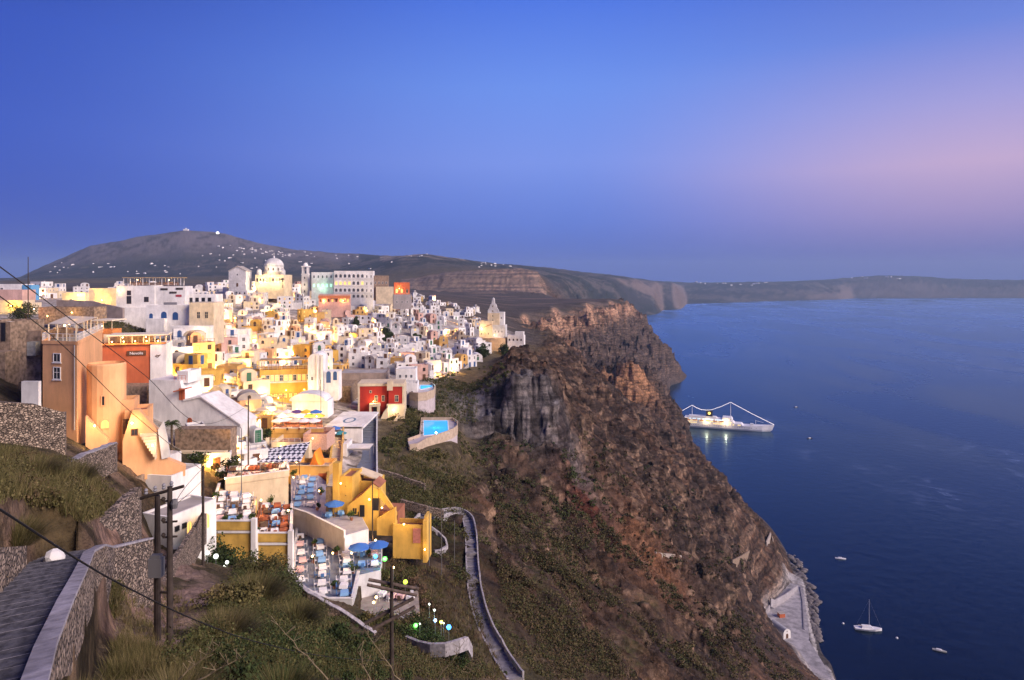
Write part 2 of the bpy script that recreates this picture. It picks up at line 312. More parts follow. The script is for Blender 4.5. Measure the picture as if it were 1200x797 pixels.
TZ = TZ + AMP * outc * (3.2 * fbm(GX / 5.5, GY / 30, 4, 74, .6, True) + 2.5 * fbm(GX / 12, GY / 12, 3, 78, .5, True) - 2.5)
TZ = TZ + AMP * far_k * sc_ * (12 * gul + 6.5 * big + 1.7 * fine + 1.6 * crag + 3.2 * veins - 7.0)
# ledges of lava and ash: squeeze heights into steps on the steep parts
_st = 13 + 0 * TZ; zz = TZ + 4 * fbm(GX / 60, GY / 60, 3, 80); fr = zz / _st - np.floor(zz / _st); ter = (np.floor(zz / _st) + sstep(.15, .62, fr)) * _st - (zz - TZ)
TZ = TZ + AMP * (.30 + .25 * fbm(GX / 80, GY / 120, 2, 90)) * (ter - TZ) * np.clip((SLOPE - .35) * 2, 0, 1)
# plain hillside roughness and far-field relief
near = (1 - CLIFF) * sstep(6, 40, GY) * (1 - sstep(90, 130, GY))
TZ = TZ + near * (.5 * fbm(GX / 5, GY / 5, 4, 110) + .25 * fbm(GX / 1.5, GY / 1.5, 3, 120, .5, True) * sstep(45, 70, GY * 0 + GP * .2 + 40)) * (1 - .9 * sstep(100, 60, GP) * sstep(40, 28, GY))
mesaT = (GY > 1850) * (GY < 2400) * sstep(440, 500, GP) * (GP < 640); TZ = TZ + mesaT * (5 * fbm(GX / 30, GY / 60, 4, 340, .55, True) - 2)
far = sstep(1500, 2600, GY) * sstep(5, 60, TZ)
TZ = TZ + far * np.minimum(GY / 3000, 2.2) * (7 * fbm(GX / 260, GY / 420, 5, 130, .55, True) + 5 * fbm(GX / 600, GY / 600, 3, 140))
TZ = np.maximum(TZ, -25.0)

# ---- levelled ground: terraces cut into the slope, the walled path, the quay
def plan(z, pts):
    out = []
    for px, py in pts: y = (CAMZ - z) * FPX / (py - HOR); out.append((WX(px, y), y))
    return out
PLAT = {'dining': (188.0, plan(188.0, [(343, 688), (384, 706), (413, 706), (420, 674), (446, 668), (448, 640), (425, 632), (404, 634), (348, 622)])),
        'upper': (196.3, plan(196.3, [(244, 618), (298, 618), (301, 582), (257, 573)])),
        'middle': (194.2, plan(194.2, [(300, 632), (341, 632), (342, 597), (303, 588)])),
        'court': (191.0, plan(191.0, [(341, 600), (360, 606), (404, 628), (432, 620), (418, 594), (372, 556), (341, 556)])),
        'garden': (184.6, plan(184.6, [(420, 738), (470, 735), (492, 716), (490, 690), (440, 680), (424, 690)])),
        'parasol': (195.0, plan(195.0, [(318, 506), (379, 506), (377, 491), (322, 491)])),
        'cafe': (197.5, plan(197.5, [(264, 566), (338, 556), (336, 543), (269, 546)])),
        'quay': (2.6, plan(2.6, [(926, 683), (941, 687), (945, 720), (949, 752), (977, 797), (968, 800), (937, 772), (912, 750), (895, 724), (903, 708)]))}
PATHC = [(WX(a, y), y, WZ(b, y)) for a, b, y in ((-250, 1128, 5), (-95, 908, 8), (-27, 798, 12), (17, 733, 16), (45, 696, 20), (67, 664, 25), (86, 654, 29))]
def in_poly(X, Y, poly):
    c = np.zeros(X.shape, bool); n = len(poly)
    for i in range(n):
        (x1, y1), (x2, y2) = poly[i], poly[(i + 1) % n]
        if y1 == y2: continue
        c ^= ((y1 > Y) != (y2 > Y)) & (X < (x2 - x1) * (Y - y1) / (y2 - y1) + x1)
    return c
for _n, (_z, _p) in PLAT.items():
    m_ = in_poly(GX, GY, _p); TZ[m_] = np.minimum(TZ[m_], _z - .5)
for (xa, ya, za), (xb, yb, zb) in zip(PATHC[:-1], PATHC[1:]):
    t_ = np.clip(((GX - xa) * (xb - xa) + (GY - ya) * (yb - ya)) / ((xb - xa) ** 2 + (yb - ya) ** 2), 0, 1)
    d_ = np.hypot(GX - xa - t_ * (xb - xa), GY - ya - t_ * (yb - ya)); cr_ = (xb - xa) * (GY - ya) - (yb - ya) * (GX - xa); w_ = np.where(cr_ > 0, sstep(1.9, 1.3, d_), sstep(1.3, 1.05, d_)) * (GY < 32)
    TZ = TZ * (1 - w_) + (za + t_ * (zb - za) - .12) * w_
def ground(x, y):
    """height of the land at a point"""
    y = min(max(y, 4.1), 13400); px = 600 + FPX * x / y
    v = np.interp(y, YS, np.arange(len(YS))); u = np.interp(px, PXS, np.arange(NPX)); j = min(int(v), len(YS) - 2); i = min(int(u), NPX - 2); a, b = v - j, u - i
    return float((TZ[j, i] * (1 - b) + TZ[j, i + 1] * b) * (1 - a) + (TZ[j + 1, i] * (1 - b) + TZ[j + 1, i + 1] * b) * a)
def hit(px, py, y0=5.0, y1=13000):
    """first distance at which the sight line to a spot of the view meets the land"""
    u = np.interp(px, PXS, np.arange(NPX)); i = min(int(u), NPX - 2); b = u - i; col = TZ[:, i] * (1 - b) + TZ[:, i + 1] * b
    ray = CAMZ - (py - HOR) / FPX * YS; k = np.nonzero((col >= ray) & (YS >= y0) & (YS <= y1))[0]
    return float(YS[k[0]]) if len(k) else None

# ---- what the ground is made of (albedo only)
def colmix(c, m, col): c += (np.array(col)[None, None, :] - c) * m[..., None]
def blob(px, y, rp, ry):
    return np.exp(-((GP - px) / rp) ** 2 - ((np.log(GY) - math.log(y)) / ry) ** 2)
CG = np.empty(TZ.shape + (3,)); CG[:] = (.105, .085, .050)
n1 = fbm(GX / 22, GY / 22, 5, 200); n2 = fbm(GX / 6, GY / 6, 5, 210); n3 = fbm(GX / 90, GY / 90, 4, 220); n4 = fbm((GY + warp) / 15, GX / 70, 4, 230)
_gx = np.gradient(TZ, axis=1) / np.maximum(np.gradient(GX, axis=1), 1e-6); _gy = np.gradient(TZ, axis=0) / np.gradient(GY, axis=0); SL2 = np.hypot(_gx, _gy)
colmix(CG, sstep(-.1, .35, n2) * (GY < 130), (.20, .145, .105))                         # bare soil on the near hill
colmix(CG, sstep(.0, .3, n1) * .6 * (GY < 130), (.075, .072, .036))
colmix(CG, CLIFF, (.080, .055, .044))
colmix(CG, CLIFF * sstep(-.02, .3, n4), (.130, .078, .054))                            # reddish scree
colmix(CG, CLIFF * sstep(.05, .35, n3 + .3 * n1), (.055, .042, .036))
colmix(CG, CLIFF * sstep(.16, .42, n1) * .7, (.24, .155, .105))
colmix(CG, CLIFF * sstep(.0, .25, fbm((GY + warp) / 5, GX / 30, 4, 235)) * .75, (.045, .034, .030))
colmix(CG, CLIFF * sstep(.22, .42, fbm(GX / 7, GY / 7, 4, 238)) * .8, (.26, .19, .14))
lay = np.sin((TZ + 6 * n3 + 2 * n1) / 2.6) + .7 * np.sin((TZ + 8 * n1) / 1.05)
colmix(CG, CLIFF * np.clip(SL2 - .8, 0, 1) * sstep(-.2, .9, lay) * .8, (.055, .042, .038))
colmix(CG, CLIFF * np.clip(SL2 - 1.1, 0, 1) * sstep(.3, .9, -lay) * .7, (.33, .24, .18))
green = CLIFF * sstep(420, 160, GY) * np.clip(1.35 - SL2, 0, 1) * sstep(-.12, .2, n1 + .5 * n2 - sstep(560, 720, GP) * .25)
colmix(CG, green * .9, (.062, .066, .026))
colmix(CG, np.clip(blob(610, 262, 70, .06) * 1.6, 0, 1), (.20, .19, .20))              # grey lava outcrop
colmix(CG, np.clip(blob(610, 262, 70, .06) * 1.6, 0, 1) * sstep(-.05, .2, fbm(GX / 3.6, GY / 26, 4, 253) + .4 * n2), (.055, .05, .055))
colmix(CG, np.clip(blob(735, 815, 40, .055) * 1.5, 0, 1), (.40, .23, .135))              # orange crag
colmix(CG, np.clip(blob(760, 250, 45, .15), 0, 1) * .55, (.36, .17, .085))
colmix(CG, np.clip(blob(690, 235, 30, .08), 0, 1) * .7, (.13, .04, .028))
top = sstep(.4, 1.2, SL2) * (GY > 780) * (GY < 1700) * sstep(140, 160, TZ) * (TZ < 192) * (GP > 600)
tal = (GY > 780) * (GY < 1750) * sstep(165, 150, TZ) * CLIFF * (1 - np.clip(blob(735, 815, 40, .055) * 1.5, 0, 1))
colmix(CG, tal * .75, (.080, .064, .060)); 
flat = (GY > 560) * (1 - CLIFF) * sstep(.9, .5, SL2) * (GY < 2100) + (GY > 780) * (GY < 1760) * sstep(.45, .25, SL2) * (TZ > 165)
colmix(CG, np.clip(flat, 0, 1), (.075, .062, .052)); colmix(CG, np.clip(flat, 0, 1) * sstep(.05, .3, fbm(GX / 160, GY / 50, 4, 246)), (.15, .115, .092)); colmix(CG, np.clip(flat, 0, 1) * sstep(.1, .3, fbm(GX / 90, GY / 30, 4, 249)), (.05, .045, .036))
colmix(CG, top, (.40, .26, .18)); colmix(CG, top * sstep(0, .3, n4), (.26, .155, .11)); colmix(CG, top * sstep(.1, .3, fbm(GX / 14, GY / 40, 3, 251)), (.13, .085, .065))
mesa = (GY > 1900) * (GY < 2300) * (GP > 470) * (GP < 640)
colmix(CG, mesa * .9, (.21, .155, .12)); mb_ = fbm(GX / 300, TZ / 5, 4, 330); colmix(CG, mesa * sstep(.0, .25, mb_), (.10, .08, .07)); colmix(CG, mesa * sstep(.05, .3, -mb_) * (GP > 560), (.34, .23, .165)); colmix(CG, mesa * sstep(.15, .35, fbm(GX / 16, GY / 200, 4, 335)) * .7, (.085, .068, .06))
farc = sstep(2300, 3200, GY)
fld = np.floor(GX / 130 + 3 * n3) * 7.3 + np.floor(GY / 260 + 2 * n3) * 3.1; fld = np.sin(fld * 12.9) * .5 + .5
colmix(CG, farc, (.042, .042, .042)); colmix(CG, farc * (fld > .6), (.028, .032, .028)); colmix(CG, farc * (fld < .22), (.085, .076, .068))
mtn = sstep(3500, 4100, GY) * sstep(255, 330, TZ) * (GP < 420) * (GY < 6000)
colmix(CG, mtn * .9, (.15, .13, .135)); colmix(CG, mtn * sstep(.0, .35, n4 + fbm(GX / 120, GY / 300, 4, 260)), (.065, .058, .058))
ash = (GY > 3000) * (GY < 4300) * (GP > 445) * (GP < 545) * sstep(305, 340, TZ); colmix(CG, ash * .8 * sstep(-.2, .3, n3), (.30, .235, .20))
colmix(CG, (GY > 5000) * sstep(.15, .5, SL2), (.16, .125, .11))
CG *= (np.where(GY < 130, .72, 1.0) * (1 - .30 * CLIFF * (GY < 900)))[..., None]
soil = (GY < 70) * np.clip(1.3 - np.hypot((GP - 180) / 75, (GY - 42) / 24), 0, 1); colmix(CG, np.clip(soil * 2, 0, 1) * sstep(-.3, .1, n2), (.27, .19, .155))
CG *= (1 + .28 * n2 + .22 * fbm(GX / 1.6, GY / 1.6, 3, 270))[..., None]
RIMT = np.interp(YS, [120, 150, 190, 245, 270, 320, 400, 480, 600], [425, 436, 440, 452, 490, 535, 560, 590, 600])[:, None]
twn = (GY > 128) * (GY < 640) * (1 - sstep(-14, 6, GP - RIMT)) * (1 - np.clip(blob(150, 215, 55, .16) * 1.6, 0, 1)) * (1 - np.clip(blob(60, 150, 90, .3), 0, 1))
colmix(CG, np.clip(twn, 0, 1) * .85, (.40, .36, .33)); colmix(CG, np.clip(twn, 0, 1) * sstep(.05, .3, n2), (.58, .55, .53)); colmix(CG, np.clip(twn, 0, 1) * sstep(.15, .35, fbm(GX / 4, GY / 4, 3, 290)), (.16, .14, .11))
hrb = (GY > 375) * (GY < 530) * sstep(14, 4.5, TZ) * (GP > 880)
colmix(CG, hrb * .9, (.34, .33, .34)); colmix(CG, hrb * sstep(.05, .25, n2), (.22, .21, .21))
colmix(CG, (TZ < 1.2) * (GY < 2000), (.06, .055, .055))
CG = np.clip(CG, .012, .7)

def ground_material():
    m = bpy.data.materials.new('hillside'); m.use_nodes = True; nt = m.node_tree; N = nt.nodes; L = nt.links; b = N['Principled BSDF']
    b.inputs['Roughness'].default_value = .95; b.inputs['Specular IOR Level'].default_value = .1
    at = N.new('ShaderNodeAttribute'); at.attribute_name = 'ground'
    geo = N.new('ShaderNodeNewGeometry')
    def nz(scale, det, rough=.6):
        n = N.new('ShaderNodeTexNoise'); n.inputs['Scale'].default_value = scale; n.inputs['Detail'].default_value = det; n.inputs['Roughness'].default_value = rough
        L.new(geo.outputs['Position'], n.inputs['Vector']); return n
    a = nz(.35, 8, .68); c = nz(2.5, 6, .7)
    mr = N.new('ShaderNodeMapRange'); mr.inputs[1].default_value = .3; mr.inputs[2].default_value = .7; mr.inputs[3].default_value = .55; mr.inputs[4].default_value = 1.5; L.new(a.outputs[0], mr.inputs[0])
    mr2 = N.new('ShaderNodeMapRange'); mr2.inputs[1].default_value = .3; mr2.inputs[2].default_value = .7; mr2.inputs[3].default_value = .75; mr2.inputs[4].default_value = 1.3; L.new(c.outputs[0], mr2.inputs[0])
    mu = N.new('ShaderNodeMath'); mu.operation = 'MULTIPLY'; L.new(mr.outputs[0], mu.inputs[0]); L.new(mr2.outputs[0], mu.inputs[1])
    mx = N.new('ShaderNodeVectorMath'); mx.operation = 'SCALE'; L.new(at.outputs['Color'], mx.inputs[0]); L.new(mu.outputs[0], mx.inputs['Scale'])
    mp = N.new('ShaderNodeMapping'); mp.inputs['Scale'].default_value = (.035, .035, .42); L.new(geo.outputs['Position'], mp.inputs[0]); st = N.new('ShaderNodeTexNoise'); st.inputs['Scale'].default_value = 1; st.inputs['Detail'].default_value = 6; st.inputs['Roughness'].default_value = .62; L.new(mp.outputs[0], st.inputs['Vector'])
    sr = N.new('ShaderNodeValToRGB'); e = sr.color_ramp.elements; e[0].position = .36; e[0].color = (.34, .31, .31, 1); e[1].position = .64; e[1].color = (1.45, 1.32, 1.2, 1); k_ = e.new(.48); k_.color = (.82, .78, .76, 1); L.new(st.outputs[0], sr.inputs[0])
    vo = N.new('ShaderNodeTexVoronoi'); vo.feature = 'DISTANCE_TO_EDGE'; vo.inputs['Scale'].default_value = .16; wv = N.new('ShaderNodeVectorMath'); wv.operation = 'MULTIPLY_ADD'; L.new(c.outputs['Color'], wv.inputs[0]); wv.inputs[1].default_value = (4, 4, 4); L.new(geo.outputs['Position'], wv.inputs[2]); L.new(wv.outputs[0], vo.inputs['Vector'])
    vr = N.new('ShaderNodeMapRange'); vr.inputs[1].default_value = 0; vr.inputs[2].default_value = .12; vr.inputs[3].default_value = .45; vr.inputs[4].default_value = 1.05; L.new(vo.outputs['Distance'], vr.inputs[0])
    cm = N.new('ShaderNodeVectorMath'); cm.operation = 'SCALE'; L.new(sr.outputs[0], cm.inputs[0]); L.new(vr.outputs[0], cm.inputs['Scale'])
    sn = N.new('ShaderNodeSeparateXYZ'); L.new(geo.outputs['True Normal'], sn.inputs[0]); sf = N.new('ShaderNodeMapRange'); sf.inputs[1].default_value = .88; sf.inputs[2].default_value = .62; L.new(sn.outputs['Z'], sf.inputs[0])
    mm = N.new('ShaderNodeMix'); mm.data_type = 'RGBA'; mm.inputs[6].default_value = (1, 1, 1, 1); L.new(sf.outputs[0], mm.inputs[0]); L.new(cm.outputs[0], mm.inputs[7]); fm = N.new('ShaderNodeVectorMath'); fm.operation = 'MULTIPLY'; L.new(mx.outputs[0], fm.inputs[0]); L.new(mm.outputs[2], fm.inputs[1]); L.new(fm.outputs[0], b.inputs['Base Color'])
    bp = N.new('ShaderNodeBump'); bp.inputs['Strength'].default_value = .8; bp.inputs['Distance'].default_value = 2.2; L.new(a.outputs[0], bp.inputs['Height'])
    L.new(bp.outputs[0], b.inputs['Normal']); return m
def build_terrain():
    n, k = TZ.shape
    amp = CLIFF * sstep(.45, 1.1, SL2) * np.interp(GY, [100, 250, 900, 1700], [1.1, 1.8, 5.0, 8.0]) * sstep(3, 12, TZ); g = np.hypot(_gx, _gy) + 1e-6; fs_ = np.interp(GY, [100, 300, 900, 1700], [5.5, 7, 15, 26]); t = (GX - GY) * .7
    led = fbm(t / (fs_ * 2.4), TZ / (fs_ * .75), 4, 310, .55) * 1.3 + .8 * fbm(t / (fs_ * .55), TZ / (fs_ * 1.1), 4, 320, .6, True) - .35
    DX, DY = -_gx / g * amp * led, -_gy / g * amp * led * .7
    V = np.stack([GX + DX, GY + DY, TZ + amp * .15 * led], -1).reshape(-1, 3); idx = np.arange(n * k).reshape(n, k)
    F = np.stack([idx[:-1, :-1], idx[:-1, 1:], idx[1:, 1:], idx[1:, :-1]], -1).reshape(-1, 4)
    z = TZ; hi = np.maximum.reduce([z[:-1, :-1], z[:-1, 1:], z[1:, 1:], z[1:, :-1]]).ravel(); F = F[hi > -24]      # nothing far below the sea
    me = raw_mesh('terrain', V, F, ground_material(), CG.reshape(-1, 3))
    o = bpy.data.objects.new('terrain', me); COL.objects.link(o); tag(o, kind='structure')
build_terrain()

# ------------------------------------------------------------------ sea
def build_sea():
    m = bpy.data.materials.new('sea_water'); m.use_nodes = True; nt = m.node_tree; N = nt.nodes; L = nt.links; b = N['Principled BSDF']
    b.inputs['IOR'].default_value = 1.33; b.inputs['Specular IOR Level'].default_value = .40; b.inputs['Specular Tint'].default_value = (.45, .72, 1, 1)
    geo = N.new('ShaderNodeNewGeometry'); mp = N.new('ShaderNodeMapping'); L.new(geo.outputs['Position'], mp.inputs['Vector']); mp.inputs['Scale'].default_value = (.0042, .0016, 1); mp.inputs['Rotation'].default_value = (0, 0, R(35))
    n1 = N.new('ShaderNodeTexNoise'); n1.inputs['Scale'].default_value = 1; n1.inputs['Detail'].default_value = 7; n1.inputs['Distortion'].default_value = .9; L.new(mp.outputs[0], n1.inputs['Vector'])
    r = N.new('ShaderNodeMapRange'); r.inputs[1].default_value = .40; r.inputs[2].default_value = .68; r.inputs[3].default_value = .17; r.inputs[4].default_value = .34; L.new(n1.outputs[0], r.inputs[0]); 
    cr = N.new('ShaderNodeValToRGB'); e = cr.color_ramp.elements; e[0].position = .45; e[0].color = (.0003, .0013, .007, 1); e[1].position = .72; e[1].color = (.004, .011, .040, 1); L.new(n1.outputs[0], cr.inputs[0])
    n4 = N.new('ShaderNodeTexNoise'); n4.inputs['Scale'].default_value = .018; n4.inputs['Detail'].default_value = 9; n4.inputs['Roughness'].default_value = .65; n4.inputs['Distortion'].default_value = 1.6; L.new(geo.outputs['Position'], n4.inputs['Vector'])
    mp2 = N.new('ShaderNodeMapping'); mp2.inputs['Scale'].default_value = (.0021, .0011, 1); mp2.inputs['Rotation'].default_value = (0, 0, R(-25)); L.new(geo.outputs['Position'], mp2.inputs[0]); n5 = N.new('ShaderNodeTexNoise'); n5.inputs['Scale'].default_value = 1; n5.inputs['Detail'].default_value = 4; n5.inputs['Distortion'].default_value = 1.2; L.new(mp2.outputs[0], n5.inputs['Vector'])
    f1 = N.new('ShaderNodeMapRange'); f1.inputs[1].default_value = .50; f1.inputs[2].default_value = .64; L.new(n4.outputs[0], f1.inputs[0]); f2 = N.new('ShaderNodeMapRange'); f2.inputs[1].default_value = .50; f2.inputs[2].default_value = .64; L.new(n5.outputs[0], f2.inputs[0]); fx = N.new('ShaderNodeMath'); fx.operation = 'MULTIPLY'; L.new(f1.outputs[0], fx.inputs[0]); L.new(f2.outputs[0], fx.inputs[1])
    fmx = N.new('ShaderNodeMix'); fmx.data_type = 'RGBA'; L.new(fx.outputs[0], fmx.inputs[0]); L.new(cr.outputs[0], fmx.inputs[6]); fmx.inputs[7].default_value = (.11, .15, .25, 1)
    n2 = N.new('ShaderNodeTexNoise'); n2.inputs['Scale'].default_value = .09; n2.inputs['Detail'].default_value = 5; L.new(geo.outputs['Position'], n2.inputs['Vector'])
    bp = N.new('ShaderNodeBump'); bp.inputs['Strength'].default_value = .42; bp.inputs['Distance'].default_value = .9; L.new(n2.outputs[0], bp.inputs['Height'])
    fr = N.new('ShaderNodeFresnel'); fr.inputs['IOR'].default_value = 1.30; L.new(bp.outputs[0], fr.inputs['Normal']); df = N.new('ShaderNodeBsdfDiffuse'); L.new(fmx.outputs[2], df.inputs['Color']); gl = N.new('ShaderNodeBsdfGlossy'); gl.inputs['Color'].default_value = (.50, .76, 1, 1); L.new(r.outputs[0], gl.inputs['Roughness']); L.new(bp.outputs[0], gl.inputs['Normal'])
    ms = N.new('ShaderNodeMixShader'); L.new(fr.outputs[0], ms.inputs[0]); L.new(df.outputs[0], ms.inputs[1]); L.new(gl.outputs[0], ms.inputs[2]); L.new(ms.outputs[0], N['Material Output'].inputs['Surface']); N.remove(b)
    n = 64; vs = [(0, 0, 0)]; fs = []
    rad = [1500, 6000, 20000, 90000]
    for rr in rad:
        for i in range(n): a = 2 * math.pi * i / n; vs.append((rr * math.cos(a), rr * math.sin(a), 0))
    for i in range(n): fs.append((0, 1 + i, 1 + (i + 1) % n))
    for k in range(len(rad) - 1):
        for i in range(n): a, c = 1 + k * n, 1 + (k + 1) * n; j = (i + 1) % n; fs.append((a + i, c + i, c + j, a + j))
    mb = MB(); mb.add(vs, fs); tag(mb.build('sea', m), kind='structure')
build_sea()
# ------------------------------------------------------------------ building kit
WHITE = mat('white_plaster', (.80, .785, .77), .85, .05, .7)
WHITE2 = mat('grey_white_plaster', (.66, .655, .66), .85, .09, .6)
CREAM = mat('cream_plaster', (.72, .60, .42), .85, .07, .6)
OCHRE = mat('ochre_plaster', (.66, .40, .13), .85, .08, .5)
YELLOW = mat('yellow_plaster', (.70, .44, .10), .85, .08, .5)
ORANGE = mat('orange_plaster', (.80, .44, .215), .85, .05, .35, .1)
PINK = mat('pink_plaster', (.62, .40, .34), .85, .07, .5)
RUST = mat('rust_red_plaster', (.55, .145, .06), .85, .06, .4)
RED = mat('red_plaster', (.42, .035, .022), .85, .06, .4)
STONE = mat('brown_stone', (.30, .22, .16), .95, .28, 1.6, .6)
ROOFW = mat('white_roof_wash', (.72, .70, .69), .9, .08, .5)
ROOFG = mat('grey_roof_screed', (.40, .37, .35), .9, .12, .4)
ROOFT = mat('terracotta_floor', (.36, .15, .09), .9, .12, .6)
SLATE = mat('slate_paving', (.17, .20, .26), .8, .12, .9)
BLUEP = mat('blue_paint', (.03, .085, .24), .5, 0)
BROWNP = mat('brown_wood', (.13, .06, .03), .6, .15, 4)
WOOD = mat('weathered_wood', (.26, .19, .13), .8, .2, 3)
GREENP = mat('green_paint', (.04, .14, .08), .5, 0)
METAL = mat('grey_metal', (.28, .28, .30), .5, 0, metal=.4)
DARK = mat('dark_interior', (.018, .018, .024), .3, 0)
GLASSD = mat('dark_window_glass', (.03, .035, .05), .12, 0, spec=.5)
LIT = mat('lit_window', (.25, .14, .05), .5, 0, emit=(1, .50, .13), es=1.5)
BULB = mat('warm_bulb', (1, .8, .5), .5, 0, emit=(1, .62, .22), es=14)
BULBW = mat('white_bulb', (1, .95, .85), .5, 0, emit=(1, .90, .72), es=10)
CLOTH = mat('white_cloth', (.80, .79, .80), .9, 0)
CANVAS = mat('cream_canvas', (.74, .66, .52), .9, .05, 1)
TAN = mat('straw_matting', (.42, .31, .18), .95, .2, 3)
CW = {'white': WHITE, 'off-white': WHITE2, 'cream': CREAM, 'ochre': OCHRE, 'pink': PINK, 'orange': ORANGE, 'yellow': YELLOW}

_win = {}
def win_mesh(kind, w, h, frame, pane, part='both'):
    """opening seen from -Y: frame round a recessed pane, arched or square, origin at its sill centre"""
    key = (kind, round(w, 2), round(h, 2), frame.name, pane.name, part)
    if key in _win: return _win[key]
    mb = MB(); t = .11
    if kind == 'arch':
        n = 8; r = w / 2; out = [(-r, 0)] + [(-r * math.cos(math.pi * i / n), h - r + r * math.sin(math.pi * i / n)) for i in range(n + 1)] + [(r, 0)]
        ri = r - t; inn = [(-ri, t)] + [(-ri * math.cos(math.pi * i / n), h - r + ri * math.sin(math.pi * i / n)) for i in range(n + 1)] + [(ri, t)]
    else:
        out = [(-w / 2, 0), (-w / 2, h), (w / 2, h), (w / 2, 0)]; inn = [(-w / 2 + t, t), (-w / 2 + t, h - t), (w / 2 - t, h - t), (w / 2 - t, t)]
    n = len(out)
    vs = [(x, -.05, z) for x, z in out] + [(x, .06, z) for x, z in out] + [(x, -.05, z) for x, z in inn] + [(x, -.012, z) for x, z in inn]
    fs = []
    for i in range(n):
        j = (i + 1) % n; fs += [(i, n + i, n + j, j), (i, j, 2 * n + j, 2 * n + i), (2 * n + i, 2 * n + j, 3 * n + j, 3 * n + i)]
    if part != 'pane': mb.add(vs, fs, 0)
    if part != 'frame': mb.add([(x, -.012, z) for x, z in inn], [tuple(range(n))], 0 if part == 'pane' else 1)
    if part == 'pane': _win[key] = mb.mesh('pane', [pane]); return _win[key]
    if w > .7:
        mb.box(-.03, .03, -.03, -.013, t, h - t - (.1 if kind == 'arch' else 0), 0)
        if h > 1.2 and kind != 'arch': mb.box(-w / 2 + t, -.031, -.03, -.013, h * .55, h * .55 + .06, 0); mb.box(.031, w / 2 - t, -.03, -.013, h * .55, h * .55 + .06, 0)
    _win[key] = mb.mesh('window', [frame, pane]); return _win[key]
_door = {}
def door_mesh(w, h, paint, arch):
    key = (round(w, 2), round(h, 2), paint.name, arch)
    if key in _door: return _door[key]
    mb = MB(); fr = WHITE
    if arch:
        n = 8; r = w / 2; o = [(-r, 0)] + [(-r * math.cos(math.pi * i / n), h - r + r * math.sin(math.pi * i / n)) for i in range(n + 1)] + [(r, 0)]
    else: o = [(-w / 2, 0), (-w / 2, h), (w / 2, h), (w / 2, 0)]
    k = len(o); vs = [(x, -.07, z) for x, z in o] + [(x, .05, z) for x, z in o]
    mb.add(vs, [tuple(range(k))] + [(i, k + i, k + (i + 1) % k, (i + 1) % k) for i in range(k)], 0)
    mb.box(-.025, .025, -.09, -.072, .1, h - .15, 1)
    _door[key] = mb.mesh('door', [paint, DARK]); return _door[key]
_bulb = None
def bulb_mesh(m=None, r=.16):
    mb = MB(); mb.lathe([(.02, -r), (r * .75, -r * .7), (r, 0), (r * .75, r * .7), (.02, r)], 8); return mb.mesh('bulb', m or BULB)
BM_WARM = bulb_mesh(BULB, .13); BM_WHITE = bulb_mesh(BULBW, .16)
NLIGHT = [0]; WARM = 1.6
def glow(parent, loc, power, col=(1, .50, .10), rad=.25):
    d = bpy.data.lights.new('lamp_glow', 'POINT'); d.energy = power * (WARM if power > 220 else 2.3); d.color = col; d.shadow_soft_size = rad
    o = bpy.data.objects.new('lamp_glow', d); COL.objects.link(o); o.location = loc
    if parent: o.parent = parent
    NLIGHT[0] += 1; return o
def wall_lamp(parent, loc, power, col=(1, .50, .10), white=False):
    o = link('wall_lamp', BM_WHITE if white else BM_WARM, parent, loc); glow(parent, (loc[0], loc[1] - .3, loc[2]), power, col); return o

